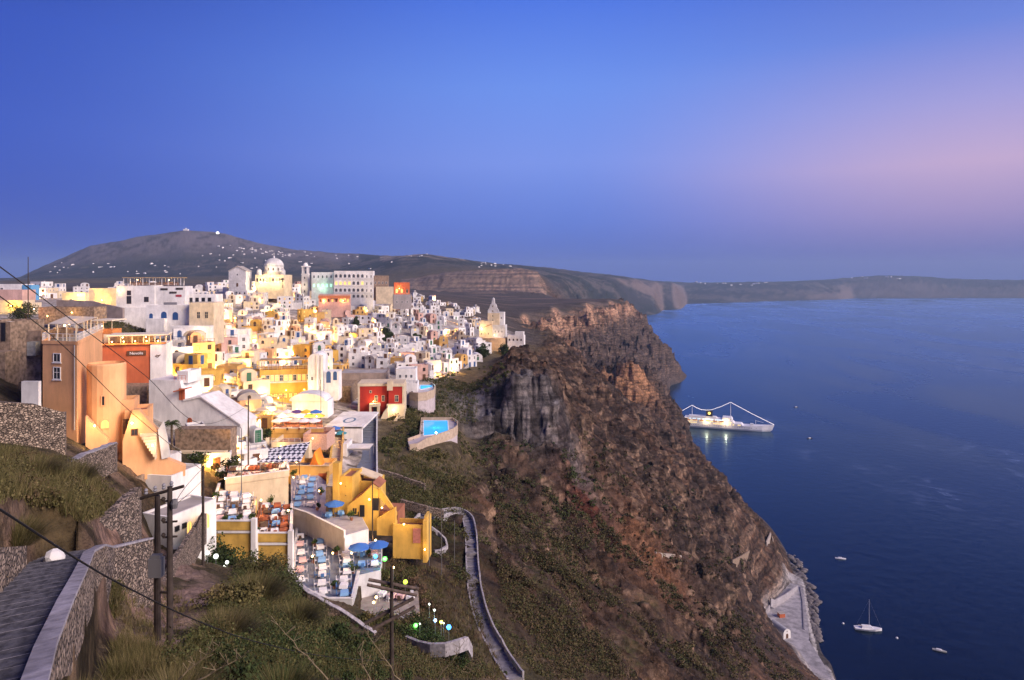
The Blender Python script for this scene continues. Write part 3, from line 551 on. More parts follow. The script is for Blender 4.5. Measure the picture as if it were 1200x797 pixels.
class Bld:
    """a building laid out on a front plane at distance Y that squarely faces the view point, then turned by yaw"""
    def __init__(s, name, label, cat, px, py, Y, yaw=0.0, group=None):
        s.px, s.py, s.Y = px, py, Y; s.k = Y / FPX
        s.root = thing(name, label, cat, PT(px, py, Y), yaw, group)
    def x(s, px): return (px - s.px) * s.k
    def z(s, py): return (s.py - py) * s.k
    def box(s, name, m, px0, px1, py0, py1, dy0=0.0, dy1=5.0, parent=None):
        """py0 top, py1 bottom"""
        return MB().box(s.x(px0), s.x(px1), dy0, dy1, s.z(py1), s.z(py0)).build(name, m, parent or s.root)
    def block(s, m, px0, px1, py0, py1, dy0=0.0, dy1=5.0, par=.5, roof=None, name='wall'):
        """flat-roofed block with parapet"""
        x0, x1 = s.x(px0), s.x(px1); cx, cy = (x0 + x1) / 2, (dy0 + dy1) / 2; zt = s.z(py0)
        o = MB().shell(x1 - x0, dy1 - dy0, s.z(py1), zt - par, par).build(name, m, s.root, loc=(cx, cy, 0))
        w, d = (x1 - x0) / 2 - .25, (dy1 - dy0) / 2 - .25
        MB().box(-w, w, -d, d, -.12, 0).build('roof', roof or ROOFW, s.root, loc=(cx, cy, zt - par + .02)); return o
    def poly(s, name, m, pts, dy0, dy1, parent=None):
        mb = MB(); n = len(pts); P = [(s.x(a), s.z(b)) for a, b in pts]
        vs = [(x, dy0, z) for x, z in P] + [(x, dy1, z) for x, z in P]
        mb.add(vs, [tuple(range(n)), tuple(range(2 * n - 1, n - 1, -1))] + [(i, n + i, n + (i + 1) % n, (i + 1) % n) for i in range(n)])
        o = mb.build(name, m, parent or s.root)
        import bmesh
        bm = bmesh.new(); bm.from_mesh(o.data); bmesh.ops.recalc_face_normals(bm, faces=bm.faces); bm.to_mesh(o.data); bm.free(); return o
    def win(s, px, py, w, h, dy=0.0, kind='rect', frame=None, pane=None, side=None):
        """centre px, sill py. side='R': on a wall looking +X at local x=px (metres), y=dy"""
        f_, p_ = frame or WHITE, pane or GLASSD
        o = link('window', win_mesh(kind, w, h, f_, p_, 'frame'), s.root, (px, dy, s.z(py)) if side == 'R' else (s.x(px), dy, s.z(py)), R(90) if side == 'R' else 0)
        link('pane', win_mesh(kind, w, h, f_, p_, 'pane'), o); return o
    def door(s, px, py, w, h, dy=0.0, paint=None, arch=False):
        return link('door', door_mesh(w, h, paint or BROWNP, arch), s.root, (s.x(px), dy, s.z(py)))
    def loc(s, px, py, Y):
        return Matrix.Rotation(-s.root.rotation_euler.z, 4, 'Z') @ (PT(px, py, Y) - s.root.location)
    def rail(s, m, px0, px1, py, h=1.0, dy=0.0, step=1.2, name='railing'):
        x0, x1 = s.x(px0), s.x(px1); z = s.z(py); mb = MB(); n = max(2, int((x1 - x0) / step))
        for i in range(n + 1):
            x = x0 + (x1 - x0) * i / n; mb.box(x - .03, x + .03, dy - .03, dy + .03, z, z + h)
        for q in (.45, .95): mb.box(x0, x1, dy - .035, dy + .035, z + h * q, z + h * q + .06)
        return mb.build(name, m, s.root)
    def lamp(s, px, py, dy, power, col=(1, .56, .18)): return wall_lamp(s.root, (s.x(px), dy, s.z(py)), power, col)

TERR = []     # usable terrace floors (world centre, half width, half depth, yaw)
TOWN = []     # auto-labelled buildings: (root, description, px, py)
FOOT = []     # footprints (x, y, r)
def seen_px(v): return (600 + FPX * v[0] / v[1], HOR + FPX * (CAMZ - v[2]) / v[1])
def free(x, y, r):
    return all((x - a) ** 2 + (y - b) ** 2 > (r + c) ** 2 for a, b, c in FOOT)
def house(x, y, w, d, st, yaw, colour, roof='flat', dcol=None, lit=.12, warm=False, terrace=False, upper=False, kindw='rect', rnd=random, big=1.0):
    z = ground(x, y) - .3; zf = -7.0; h = st * 2.9
    root = empty('house', (x, y, z), yaw); m = CW[colour]; px, py = seen_px((x, y, z + h * .6))
    dcol = dcol or rnd.choice(['blue', 'brown', 'brown', 'green']); paint = {'blue': BLUEP, 'brown': BROWNP, 'green': GREENP}[dcol]
    fr = BROWNP if rnd.random() < .45 else (paint if rnd.random() < .4 else WHITE)
    def dress(bw, bd, h0, stn, cx, cy, door=True, faces='FRL'):
        """windows and a door on the faces of one block"""
        for f in faces:
            L_ = bw if f == 'F' else bd
            n = max(1, int(L_ / (2.7 * big))); 
            for s_ in range(stn):
                for i in range(n):
                    if rnd.random() < .12: continue
                    t = -L_ / 2 + L_ * (i + .5) / n + rnd.uniform(-.15, .15); sill = h0 + s_ * 2.9 + .95
                    if f == 'F': loc, rz = (cx + t, cy - bd / 2, sill), 0
                    elif f == 'R': loc, rz = (cx + bw / 2, cy + t, sill), R(90)
                    else: loc, rz = (cx - bw / 2, cy - t, sill), R(-90)
                    if door and s_ == 0 and f in 'FR' and (i == n // 2 or rnd.random() < .15):
                        link('door', door_mesh(1.15 * big, 2.2 * big, paint, kindw == 'arch'), root, (loc[0], loc[1], h0 + .02), rz); continue
                    pane = LIT if rnd.random() < lit else (DARK if rnd.random() < .6 else GLASSD)
                    link('window', win_mesh(kindw, (1.05 if L_ > 4 else .85) * big, 1.35 * big, fr, pane), root, loc, rz)
    MBk = MB()
    if roof == 'vault':
        MBk.box(-w / 2, w / 2, -d / 2, d / 2, zf, h - .4); MBk.build('wall', m, root)
        MB().vault(w + .02, -d / 2 - .05, d / 2 + .05, h - .4, 12, min(w / 2, 1.9)).build('roof', m if rnd.random() < .75 else ROOFG, root, smooth=False)
        link('window', win_mesh('arch', .8, .9, fr, GLASSD), root, (0, -d / 2 - .05, h - .1))
    else:
        MBk.shell(w, d, zf, h, .45 if rnd.random() < .7 else .9); MBk.build('wall', m, root)
        rf_ = MB().box(-w / 2 + .26, w / 2 - .26, -d / 2 + .26, d / 2 - .26, h - .15, h + .02).build('roof', rnd.choice([ROOFW, ROOFW, ROOFG, m]), root)
        if rnd.random() < .5:
            cx, cy = rnd.uniform(-w * .3, w * .3), rnd.uniform(-d * .1, d * .3); mb = MB(); mb.box(cx - .3, cx + .3, cy - .25, cy + .25, h + .03, h + 1.2); mb.box(cx - .4, cx + .4, cy - .35, cy + .35, h + 1.2, h + 1.35); mb.build('chimney', m, rf_)
        if rnd.random() < .25:
            cx, cy = rnd.uniform(-w * .3, w * .3), rnd.uniform(0, d * .3); mb = MB(); mb.lathe([(.55, .5), (.55, 1.5), (.2, 1.7)], 8, (cx, cy, h)); mb.box(cx - .5, cx + .5, cy - .5, cy + .5, h + .03, h + .5); mb.build('water_tank', METAL, rf_)
    if roof == 'flat' and rnd.random() < .3:
        mb = MB(); ax, ay = rnd.uniform(-w * .3, w * .3), rnd.uniform(-d * .3, d * .3); mb.box(ax - .03, ax + .03, ay - .03, ay + .03, h + .03, h + 3.0)
        for q_ in (2.9, 2.5, 2.1): mb.box(ax - .6, ax - .031, ay - .02, ay + .02, h + q_, h + q_ + .04); mb.box(ax + .031, ax + .6, ay - .02, ay + .02, h + q_, h + q_ + .04)
        mb.build('aerial', METAL, rf_)
    if roof == 'flat' and rnd.random() < .3:
        mb = MB(); n_ = max(3, int(w / 1.1))
        for i_ in range(n_ + 1): q_ = -w / 2 + .12 + (w - .24) * i_ / n_; mb.box(q_ - .03, q_ + .03, -d / 2 + .1, -d / 2 + .16, h + .4, h + 1.45)
        mb.box(-w / 2 + .1, w / 2 - .1, -d / 2 + .09, -d / 2 + .17, h + 1.46, h + 1.54); mb.build('roof_railing', rnd.choice([WHITE, BLUEP, BROWNP, METAL]), root)
    dress(w, d, 0, st, 0, 0)
    if upper:
        uw, ud = w * rnd.uniform(.45, .65), d * rnd.uniform(.5, .7); ux = (w - uw) / 2 * rnd.choice([-1, 1]); uy = (d - ud) / 2 - .05
        if rnd.random() < .35:
            MB().box(-uw / 2, uw / 2, -ud / 2, ud / 2, h + .03, h + 2.3).build('upper_wall', m, root, loc=(ux * .96, uy, 0))
            MB().vault(uw + .02, -ud / 2 - .04, ud / 2 + .04, h + 2.3, 10, min(uw / 2, 1.4)).build('upper_roof', m, root, loc=(ux * .96, uy, 0))
        else:
            MB().shell(uw, ud, h + .03, h + 2.7, .35).build('upper_wall', m, root, loc=(ux * .96, uy, 0))
            MB().box(-uw / 2 + .26, uw / 2 - .26, -ud / 2 + .26, ud / 2 - .26, h + 2.5, h + 2.72).build('upper_roof', ROOFW, root, loc=(ux * .96, uy, 0))
        dress(uw, ud, h + .1, 1, ux * .96, uy)
    if rnd.random() < .5 and roof == 'flat':
        ww, wd, wh = w * rnd.uniform(.4, .75), d * rnd.uniform(.45, .8), max(2.5, h * rnd.uniform(.45, .8)); sx = rnd.choice([-1, 1]); wx = sx * (w / 2 + ww / 2 - .02); wy = rnd.uniform(-.3, .25) * d
        if rnd.random() < .35:
            ww = min(ww, 4.2); wx = sx * (w / 2 + ww / 2 - .02); MB().box(-ww / 2, ww / 2, -wd / 2, wd / 2, zf, wh - .8).build('wing_wall', m, root, loc=(wx, wy, 0)); MB().vault(ww + .02, -wd / 2 - .04, wd / 2 + .04, wh - .8, 10, min(ww / 2, 1.5)).build('wing_roof', m, root, loc=(wx, wy, 0)); dress(ww, wd, 0, 1, wx, wy, faces='F')
        else:
            MB().shell(ww, wd, zf, wh, .4).build('wing_wall', m if rnd.random() < .8 else rnd.choice([WHITE, CREAM, WHITE2]), root, loc=(wx, wy, 0)); MB().box(-ww / 2 + .26, ww / 2 - .26, -wd / 2 + .26, wd / 2 - .26, wh - .15, wh + .02).build('wing_roof', rnd.choice([ROOFW, ROOFG, ROOFW]), root, loc=(wx, wy, 0)); dress(ww, wd, 0, max(1, int(wh / 2.7)), wx, wy, faces='F' + ('R' if sx > 0 else 'L'))
    if rnd.random() < .35:
        mb = MB(); n_ = 9; sx = rnd.choice([-1, 1])
        for i_ in range(n_): q0 = sx * (-w / 2 + w * .9 * i_ / n_); q1 = q0 + sx * w * .9 / n_; mb.box(min(q0, q1), max(q0, q1), -d / 2 - 1.0, -d / 2 - .02, zf * .5, -.6 + (2.9 if st > 1 else 1.6) * (i_ + 1) / n_)
        mb.build('outside_stair', rnd.choice([m, WHITE, ROOFG]), root)
    if terrace:
        td = rnd.uniform(2.5, 4.2); tz = rnd.choice([-.2, -1.6, -2.8]) if st < 3 else -.2; tw = w * rnd.uniform(.8, 1.15)
        MB().shell(tw, td, zf - 3, tz, .85, .2).build('terrace_wall', m if rnd.random() < .7 else rnd.choice([WHITE, CREAM]), root, loc=(0, -d / 2 - td / 2 + .02, 0))
        MB().box(-tw / 2 + .21, tw / 2 - .21, -td / 2 + .21, td / 2 - .21, tz - .15, tz + .02).build('terrace_floor', rnd.choice([ROOFW, ROOFG, SLATE, ROOFT]), root, loc=(0, -d / 2 - td / 2 + .02, 0))
        if warm and rnd.random() < .5:
            cw, cd, cm = tw * rnd.uniform(.5, .95), td * rnd.uniform(.7, 1.05), rnd.choice([TAN, TAN, CANVAS, BROWNP, WOOD, mat('rust_canvas', (.42, .10, .04), .9, .1, 2)]); px_ = rnd.uniform(-1, 1) * (tw - cw) / 2; cy = -d / 2 - td / 2
            for a_ in (-cw / 2 + .1, cw / 2 - .18):
                for b_ in (-cd / 2 + .1, cd / 2 - .18): mb = MB(); mb.box(px_ + a_, px_ + a_ + .09, cy + b_, cy + b_ + .09, tz + .03, tz + 2.5); mb.build('canopy_post', WOOD, root)
            mb = MB(); k_ = max(3, int(cd / .5)); sl = rnd.uniform(-.3, .3)
            for i_ in range(k_): q0 = cy - cd / 2 + cd * i_ / k_; mb.box(px_ - cw / 2, px_ + cw / 2, q0, q0 + cd / k_ * .86, tz + 2.51 + sl * i_ / k_, tz + 2.58 + sl * i_ / k_)
            mb.build('canopy', cm, root); wall_lamp(root, (px_, cy, tz + 2.2), rnd.uniform(600, 1300) * (y / 250) ** .6)
        TERR.append((root, Vector((0, -d / 2 - td / 2 + .02, tz + .02)), tw, td))
        if tz < -1:
            for i in range(max(1, int(tw / 3))):
                if rnd.random() < .6: link('window', win_mesh('rect', 1, 1.2, fr, LIT if rnd.random() < lit * 1.5 else GLASSD), root, (-tw / 2 + tw * (i + .5) / max(1, int(tw / 3)), -d / 2 - td + .02, tz - 1.9))
    if warm and rnd.random() < .75:
        wall_lamp(root, (rnd.uniform(-w * .3, w * .3), -d / 2 - .25, 2.4), rnd.uniform(2200, 4800) * (y / 250) ** .6)
    elif rnd.random() < .12:
        wall_lamp(root, (w / 2 + .2, 0, 2.4), rnd.uniform(80, 180), (1, .7, .38))
    size = 'tall' if st >= 3 else ('low' if st == 1 and not upper else '')
    rf = {'flat': 'flat-roofed', 'vault': 'barrel-vaulted'}[roof]
    desc = ' '.join(q for q in (size, colour, rf, 'house', 'with', dcol + (' arched' if kindw == 'arch' else '') + ' doors') if q)
    if upper: desc = ' '.join(q for q in (size, 'stepped', colour, 'house', 'with', dcol + (' arched' if kindw == 'arch' else '') + ' doors') if q)
    FOOT.append((x, y, max(w, d) * .5)); TOWN.append((root, desc, px, py)); return root
# ------------------------------------------------------------------ landmarks of the town
def cathedral():
    Y = 545; b = Bld('cathedral', 'large cream cathedral with a big ribbed dome and floodlit arcade', 'church', 316, 335, Y)
    b.block(CREAM, 299, 333, 322, 350, 0, 20, .6, name='wall')
    for i in range(9): b.win(301.5 + i * 3.7, 330.5, 1.5, 3.2, 0, 'arch', CREAM, LIT if i in (3, 4, 6) else DARK)
    c = (b.x(316), 10, b.z(322)); r = b.k * 11
    MB().lathe([(r * 1.16, -.5), (r * 1.16, 2.2), (r * 1.05, 2.5)], 24, c).build('dome_base', CREAM, b.root)
    dr = MB().lathe([(r, 0), (r, 4.2), (r * 1.05, 4.3), (r * 1.05, 4.7)], 24, (c[0], c[1], c[2] + 2.5)).build('drum', WHITE2, b.root)
    for i in range(12):
        a = 2 * math.pi * (i + .5) / 12; link('drum_window', win_mesh('arch', 1.1, 2.4, CREAM, DARK), dr, (c[0] + r * math.cos(a), c[1] + r * math.sin(a), c[2] + 3.3), a + R(90))
    n = 8; dm = MB().lathe([(r * 1.02 * math.cos(math.pi / 2 * i / n), r * .88 * math.sin(math.pi / 2 * i / n)) for i in range(n)] + [(.3, r * .88)], 32, (c[0], c[1], c[2] + 7.2)).build('dome', WHITE2, b.root, smooth=True)
    ct = MB(); zt = c[2] + 7.2 + r * .88; ct.lathe([(.7, 0), (.7, 1.2), (.2, 1.7)], 8, (c[0], c[1], zt)); ct.box(c[0] - .1, c[0] + .1, c[1] - .1, c[1] + .1, zt + 1.6, zt + 4.2); ct.box(c[0] - .7, c[0] - .11, c[1] - .08, c[1] + .08, zt + 3, zt + 3.25); ct.box(c[0] + .11, c[0] + .7, c[1] - .08, c[1] + .08, zt + 3, zt + 3.25); ct.build('cross', WHITE, b.root)
    for q, s in ((302, 1), (330, 1)):
        MB().lathe([(2.0, -1), (2.0, 2.5), (2.1, 2.6), (1.7, 3.7), (1.0, 4.4), (.1, 4.8)], 12, (b.x(q), 3, b.z(322))).build('corner_dome', WHITE2, b.root, smooth=False)
    b.lamp(308, 330, -4, 2600, (1, .72, .36)); b.lamp(325, 330, -4, 2600, (1, .72, .36)); glow(b.root, (c[0], -3, c[2] + 3), 1800, (1, .78, .45))
    FOOT.append((WX(316, Y), Y + 10, 15))
    # small pedimented chapel beside it
    b = Bld('chapel', 'small white chapel with a gabled front beside the cathedral dome', 'church', 278, 335, 540)
    b.poly('wall', WHITE2, [(268, 342), (288, 342), (288, 318), (278, 313), (268, 318)], 0, 12)
    b.poly('roof', ROOFG, [(267.5, 318.2), (278, 312.8), (288.5, 318.2), (288.5, 317.2), (278, 311.6), (267.5, 317.2)], -.3, 12.3)
    b.door(278, 336, 1.6, 3, 0, BROWNP, True); b.win(278, 323, 1.3, 1.6, 0, 'arch')
    FOOT.append((WX(278, 540), 546, 8))
def bell_tower():
    Y = 560; b = Bld('bell_tower', 'slender white bell tower standing apart beyond the cathedral dome', 'tower', 357, 342, Y)
    b.box('shaft', WHITE, 353.4, 360.6, 322, 352, 0, 5)
    b.box('cornice', WHITE, 352.9, 361.1, 320.8, 321.95, -.35, 5.35)
    mb = MB(); x0, x1 = b.x(353.6), b.x(360.4)
    for px in (x0, x1 - .9):
        for py in (.15, 3.95): MB().box(px, px + .9, py, py + .9, b.z(320.75), b.z(313)).build('belfry_pier', WHITE, b.root)
    b.box('belfry_cornice', WHITE, 352.9, 361.1, 311.8, 312.95, -.35, 5.35)
    MB().lathe([(2.2, 0), (2.0, 1.2), (1.3, 2.2), (.1, 2.9)], 12, (b.x(357), 2.5, b.z(311.7))).build('cupola', WHITE, b.root)
    MB().lathe([(.9, 0), (.75, .4), (.5, 1.1), (.1, 1.3)], 10, (b.x(357), 2.5, b.z(317))).build('bell', METAL, b.root)
    for py in (327, 335): b.win(357, py, 1.2, 2.0, 0, 'arch', WHITE, DARK)
    b.win(357, 343, 1.3, 2.2, 0, 'arch', WHITE, DARK); glow(b.root, (0, -5, 4), 500, (1, .8, .5)); FOOT.append((WX(357, Y), Y + 2, 4))
def hotel():
    Y = 545; b = Bld('hotel', 'long four-storey white hotel with rows of arched openings on the ridge', 'hotel', 414, 352, Y, R(7))
    b.block(WHITE, 392, 437, 317.5, 366, 0, 14, .8)
    for r_, (sill, kind, hh) in enumerate(((325.5, 'arch', 2.9), (334, 'arch', 3.0), (342, 'arch', 2.8), (349, 'arch', 2.6))):
        for i in range(9):
            p = GLASSD if r_ != 1 else (LIT if i in (0, 1, 2, 3, 6) else GLASSD)
            if i in (7, 8): b.win(394.5 + i * 5, sill, 1.1, 2.1, 0, 'rect', WHITE, GLASSD)
            else: b.win(394.5 + i * 5, sill, 2.1, hh, 0, kind, WHITE, p)
    for sill in (326.4, 334.8, 342.8): b.box('ledge', WHITE, 391.6, 437.4, sill - .4, sill + .2, -.5, -.01)
    for i in range(3): b.win(b.x(437), 326 + i * 8, 1.2, 2.1, 4 + i * 0, 'rect', WHITE, GLASSD, 'R'); b.win(b.x(437), 326 + i * 8, 1.2, 2.1, 9, 'rect', WHITE, GLASSD, 'R')
    FOOT.append((WX(405, Y), Y + 7, 11)); FOOT.append((WX(425, Y), Y + 9, 11))
    b = Bld('hotel_wing', 'white hotel wing with a green-lit arcade beside the long hotel', 'hotel', 378, 347, 552)
    b.block(WHITE, 365, 391, 319, 360, 0, 12, .6)
    LITG = mat('green_lit_glass', (.3, .5, .35), .5, 0, emit=(.45, 1, .62), es=1.1)
    for i in range(5): b.win(368 + i * 5, 326, 1.3, 2.4, 0, 'arch', WHITE, GLASSD); b.win(368 + i * 5, 336.5, 1.9, 2.8, 0, 'arch', WHITE, LITG)
    glow(b.root, (0, -5, 7), 900, (.55, 1, .66)); FOOT.append((WX(378, 552), 558, 10))
def orange_terrace_block():
    b = Bld('terrace_building', 'long orange-lit building with striped awnings under the long hotel', 'building', 392, 362, 500, R(10))
    b.block(PINK, 374, 410, 345, 372, 0, 8, .6)
    for i in range(8): b.win(376.5 + i * 4.4, 354, 1.5, 2.3, 0, 'arch', RUST, LIT if i % 2 else DARK)
    b.poly('awning', mat('orange_awning', (.6, .2, .08), .9, .1, 2), [(374, 346.5), (410, 346.5), (410, 349.5), (374, 349.5)], -2.2, -.02)
    b.lamp(380, 352, -1.2, 900, (1, .42, .14)); b.lamp(402, 352, -1.2, 900, (1, .42, .14)); FOOT.append((WX(384, 500), 504, 9)); FOOT.append((WX(400, 500), 504, 9))
    b = Bld('house', 'bright orange-red house with lit balconies at the ridge end of the hotel', 'house', 471, 352, 480, R(12))
    b.block(RUST, 462, 480, 331, 346, 0, 8, .5); b.block(mat('grey_plaster', (.36, .33, .33)), 461, 482, 345, 362, -2.5, 8.4, .9)
    for i in range(3): b.win(465 + i * 6, 343.4, 1.5, 2.6, 0, 'rect', CREAM, LIT if i < 2 else DARK); b.win(465 + i * 6, 355, 1.2, 1.6, -2.5, 'rect', WHITE, GLASSD)
    b.rail(CREAM, 461.5, 481.5, 345, 1, -2.3); b.lamp(468, 338, -1, 700, (1, .4, .14)); FOOT.append((WX(471, 480), 483, 8))
    b = Bld('house', 'brown stone house with shuttered front beside the long hotel', 'house', 446, 345, 520, R(8))
    b.block(mat('brown_plaster', (.33, .24, .18), .9, .12, .6), 438, 455, 323, 352, 0, 9, .5)
    for i in range(4): b.win(440 + i * 4.2, 333, 1.3, 1.9, 0, 'rect', WHITE, DARK)
    b.block(CREAM, 441, 461, 336, 356, -3, 0, .8, ROOFT); FOOT.append((WX(446, 520), 524, 8))
def cream_church():
    Y = 455; b = Bld('church', 'cream stone church with a pointed bell gable above the cliff edge', 'church', 578, 400, Y, R(-8))
    k = b.k
    # round bastion wall
    n = 12; px0, px1 = 560.5, 594; mb = MB(); cx = b.x(577); r = (b.x(px1) - b.x(px0)) / 2
    pts = [(cx + r * math.cos(math.pi * (1 + i / n)), 2 + r * .62 * math.sin(math.pi * (1 + i / n))) for i in range(n + 1)] + [(cx + r, 9), (cx - r, 9)]
    mb.prism(pts, b.z(420), b.z(396)); mb.build('bastion', mat('bastion_stone', (.55, .38, .22), .9, .14, .5, .3), b.root)
    b.block(CREAM, 561, 577, 376, 396.3, .4, 9, .5); b.block(WHITE2, 576.6, 592, 381, 396.2, 1.2, 9, .5)
    b.box('nave', CREAM, 571, 585, 367, 384, 1.5, 10.5)
    b.poly('bell_gable', WHITE2, [(571, 367), (571, 364), (573, 361), (574, 357), (575.6, 356), (576, 352), (579, 352), (579.4, 356), (581, 357), (582, 361), (584, 364), (584, 367)], 1.6, 3.2)
    for q in (376.8, 371.5, 366): b.win(577, q, .9, 1.3, 1.5 + (0 if q > 367 else .05), 'arch', CREAM, DARK)
    b.win(577, 360, .8, 1.2, 1.55, 'arch', CREAM, DARK)
    MB().lathe([(.9, 0), (.9, .8), (.7, 1.4), (.1, 1.8)], 10, (b.x(577.5), 2.4, b.z(352))).build('cupola', WHITE2, b.root)
    for q in (564, 568, 572): b.win(q, 392.5, .9, 1.5, .4, 'rect', CREAM, LIT if q == 568 else DARK)
    b.poly('stair_roof', ROOFT, [(567, 384), (576, 380.5), (576, 379.8), (567, 383.2)], -.5, 1.2)
    for q in (580, 584, 588): b.win(q, 390, .9, 1.5, 1.2, 'rect', WHITE, GLASSD)
    b.box('portico', WHITE, 583, 590, 366, 381.2, 2.5, 8); b.win(587, 374, .9, 1.4, 2.5, 'arch', WHITE, DARK)
    b.lamp(565, 385, -2.5, 1100, (1, .66, .3)); b.lamp(580, 392, -3, 700, (1, .66, .3)); FOOT.append((WX(576, Y), Y + 4, 12))
    b = Bld('house', 'low white house on the cliff edge beyond the cream church', 'house', 603, 402, 452, R(-10))
    b.block(WHITE, 594.5, 614, 393, 410, 0, 6, .5); b.block(WHITE, 603, 613, 389, 394, 1.5, 5.8, .4)
    for i in range(4): b.win(597 + i * 4.6, 399.5, 1, 1.4, 0, 'rect', BROWNP); 
    FOOT.append((WX(604, 452), 455, 7))
def red_house():
    Y = 214; b = Bld('red_house', 'deep red house with cream trim above the steep stair', 'house', 446, 482, Y, R(5))
    b.block(RED, 420.5, 454, 452.5, 486, 0, 9, .15, ROOFG); b.block(RED, 455.5, 472, 452.5, 486, -1.2, 8, .15, ROOFG)
    b.box('cornice', CREAM, 419.6, 454.6, 449.2, 452.4, -.25, 9.2); b.box('cornice', CREAM, 455.2, 473.5, 449.2, 452.4, -1.45, 8.2)
    b.box('pilaster', CREAM, 419.8, 422, 452.5, 486, -.12, .3); b.box('pilaster', CREAM, 471.6, 474, 452.5, 494, -1.32, 8.1); b.box('chimney', CREAM, 454, 460.5, 446, 457, -1.5, .8)
    for q in (441, 449): b.win(q, 470.5, 1.0, 1.9, 0, 'rect', CREAM)
    b.win(465, 470.5, 1.15, 2.1, -1.2, 'rect', CREAM); b.win(434.5, 460.5, .7, .8, 0, 'rect', CREAM)
    b.box('porch', CREAM, 434, 446, 472, 475, -2.6, -.02); b.box('porch_pier', CREAM, 434, 436.4, 475, 492, -2.55, -1.9); b.box('porch_pier', CREAM, 443, 446, 475, 492, -2.55, -1.9); b.door(440, 488, 1.4, 3, -.02, DARK)
    b.box('base_wall', CREAM, 454, 474.5, 472.5, 506, -2.6, -1.25)
    b.poly('stair_wall', CREAM, [(456, 474), (456, 486), (446, 500), (440, 506), (440, 502), (446, 492), (451, 480)], -4.5, -2.65)
    b.poly('stair_wall', CREAM, [(467, 484), (467, 505), (452, 506), (455, 498)], -6, -2.7)
    b.door(464, 494, .9, 2.2, -2.6, BROWNP); b.lamp(462, 478, -3.6, 260, (1, .66, .3)); b.lamp(438, 470, -.6, 160)
    FOOT.append((WX(438, Y), Y + 4, 6)); FOOT.append((WX(460, Y), Y + 3, 6))
    # grey block behind with a white house
    b = Bld('stone_building', 'long grey-brown flat roofed building behind the red house', 'building', 435, 455, 238, R(4))
    b.block(mat('grey_brown_plaster', (.33, .27, .25), .9, .12, .5), 398, 452, 437, 470, 0, 12, .3, ROOFG); b.box('retaining_wall', STONE, 399, 419, 445, 484, -14, -.02); FOOT.append((WX(420, 238), 244, 8)); FOOT.append((WX(440, 238), 244, 8))
    b = Bld('house', 'white house stacked beside the red house with small blue pool below', 'house', 476, 462, 235, R(3))
    b.block(WHITE, 464, 487, 432, 452, 0, 7, .4); b.block(WHITE, 473, 490, 447, 472, -4, 3, .8)
    for q in (469, 476, 482): b.win(q, 443, .9, 1.2, 0)
    for q in (477, 484): b.win(q, 460, .9, 1.2, -4)
    b.rail(BLUEP, 473, 490, 447, .9, -3.9); FOOT.append((WX(476, 235), 238, 6))
def pool_terrace(name, label, px0, px1, py0, py1, Y0, deck_m, wet, curve):
    """a bathing pool sunk in a walled deck on the slope; py1 is the near rim at distance Y0"""
    z = WZ(py1, Y0); Y1 = (CAMZ - z) * FPX / (py0 - HOR)
    t = thing(name, label, 'swimming pool', (WX((px0 + px1) / 2, (Y0 + Y1) / 2), (Y0 + Y1) / 2, z))
    def W(px, py): yy = (CAMZ - z) * FPX / (py - HOR); return (WX(px, yy) - t.location.x, yy - t.location.y)
    out = curve
    P = [W(*p) for p in out]; mb = MB(); mb.prism(P[::-1] if sum(P[i][0] * P[(i + 1) % len(P)][1] - P[(i + 1) % len(P)][0] * P[i][1] for i in range(len(P))) < 0 else P, -9, 0); mb.build('deck', deck_m, t)
    m = mat('pool_water', (.02, .30, .62), .06, 0, emit=(.03, .42, .95), es=.55)
    Q = [W(px0, py1), W(px1, py1 - 3), W(px1 - 1, py0), W(px0, py0)]; MB().prism(Q, .0, .06).build('water', m, t)
    e = MB(); e.wallstrip(Q + [Q[0]], 0, .14, .35); e.build('coping', WHITE, t)
    w = MB(); w.wallstrip(P, -2, .75, .28); w.build('parapet', mat('tan_wall', (.48, .38, .29), .9, .12, 1), t)
    glow(t, (0, 0, 1.5), 120, (.3, .7, 1)); return t
def pools():
    pool_terrace('swimming_pool', 'bright blue swimming pool on a curved walled terrace over the slope', 496, 526, 493, 511, 189, mat('pool_deck', (.50, .44, .46), .8, .1, 1), None,
                 [(480, 524), (489, 523), (500, 516.5), (512, 512), (524, 508), (531, 505), (536, 501), (536, 496), (530, 492), (494, 492), (492, 512), (478, 517)])
    pool_terrace('swimming_pool', 'small dark blue pool on a round terrace beside the stacked white house', 492, 507, 451.5, 457, 236, mat('pool_deck', (.5, .44, .46)), None,
                 [(480, 462), (490, 463), (500, 462), (508, 459), (510, 454), (506, 450.5), (490, 450.5), (480, 456)])
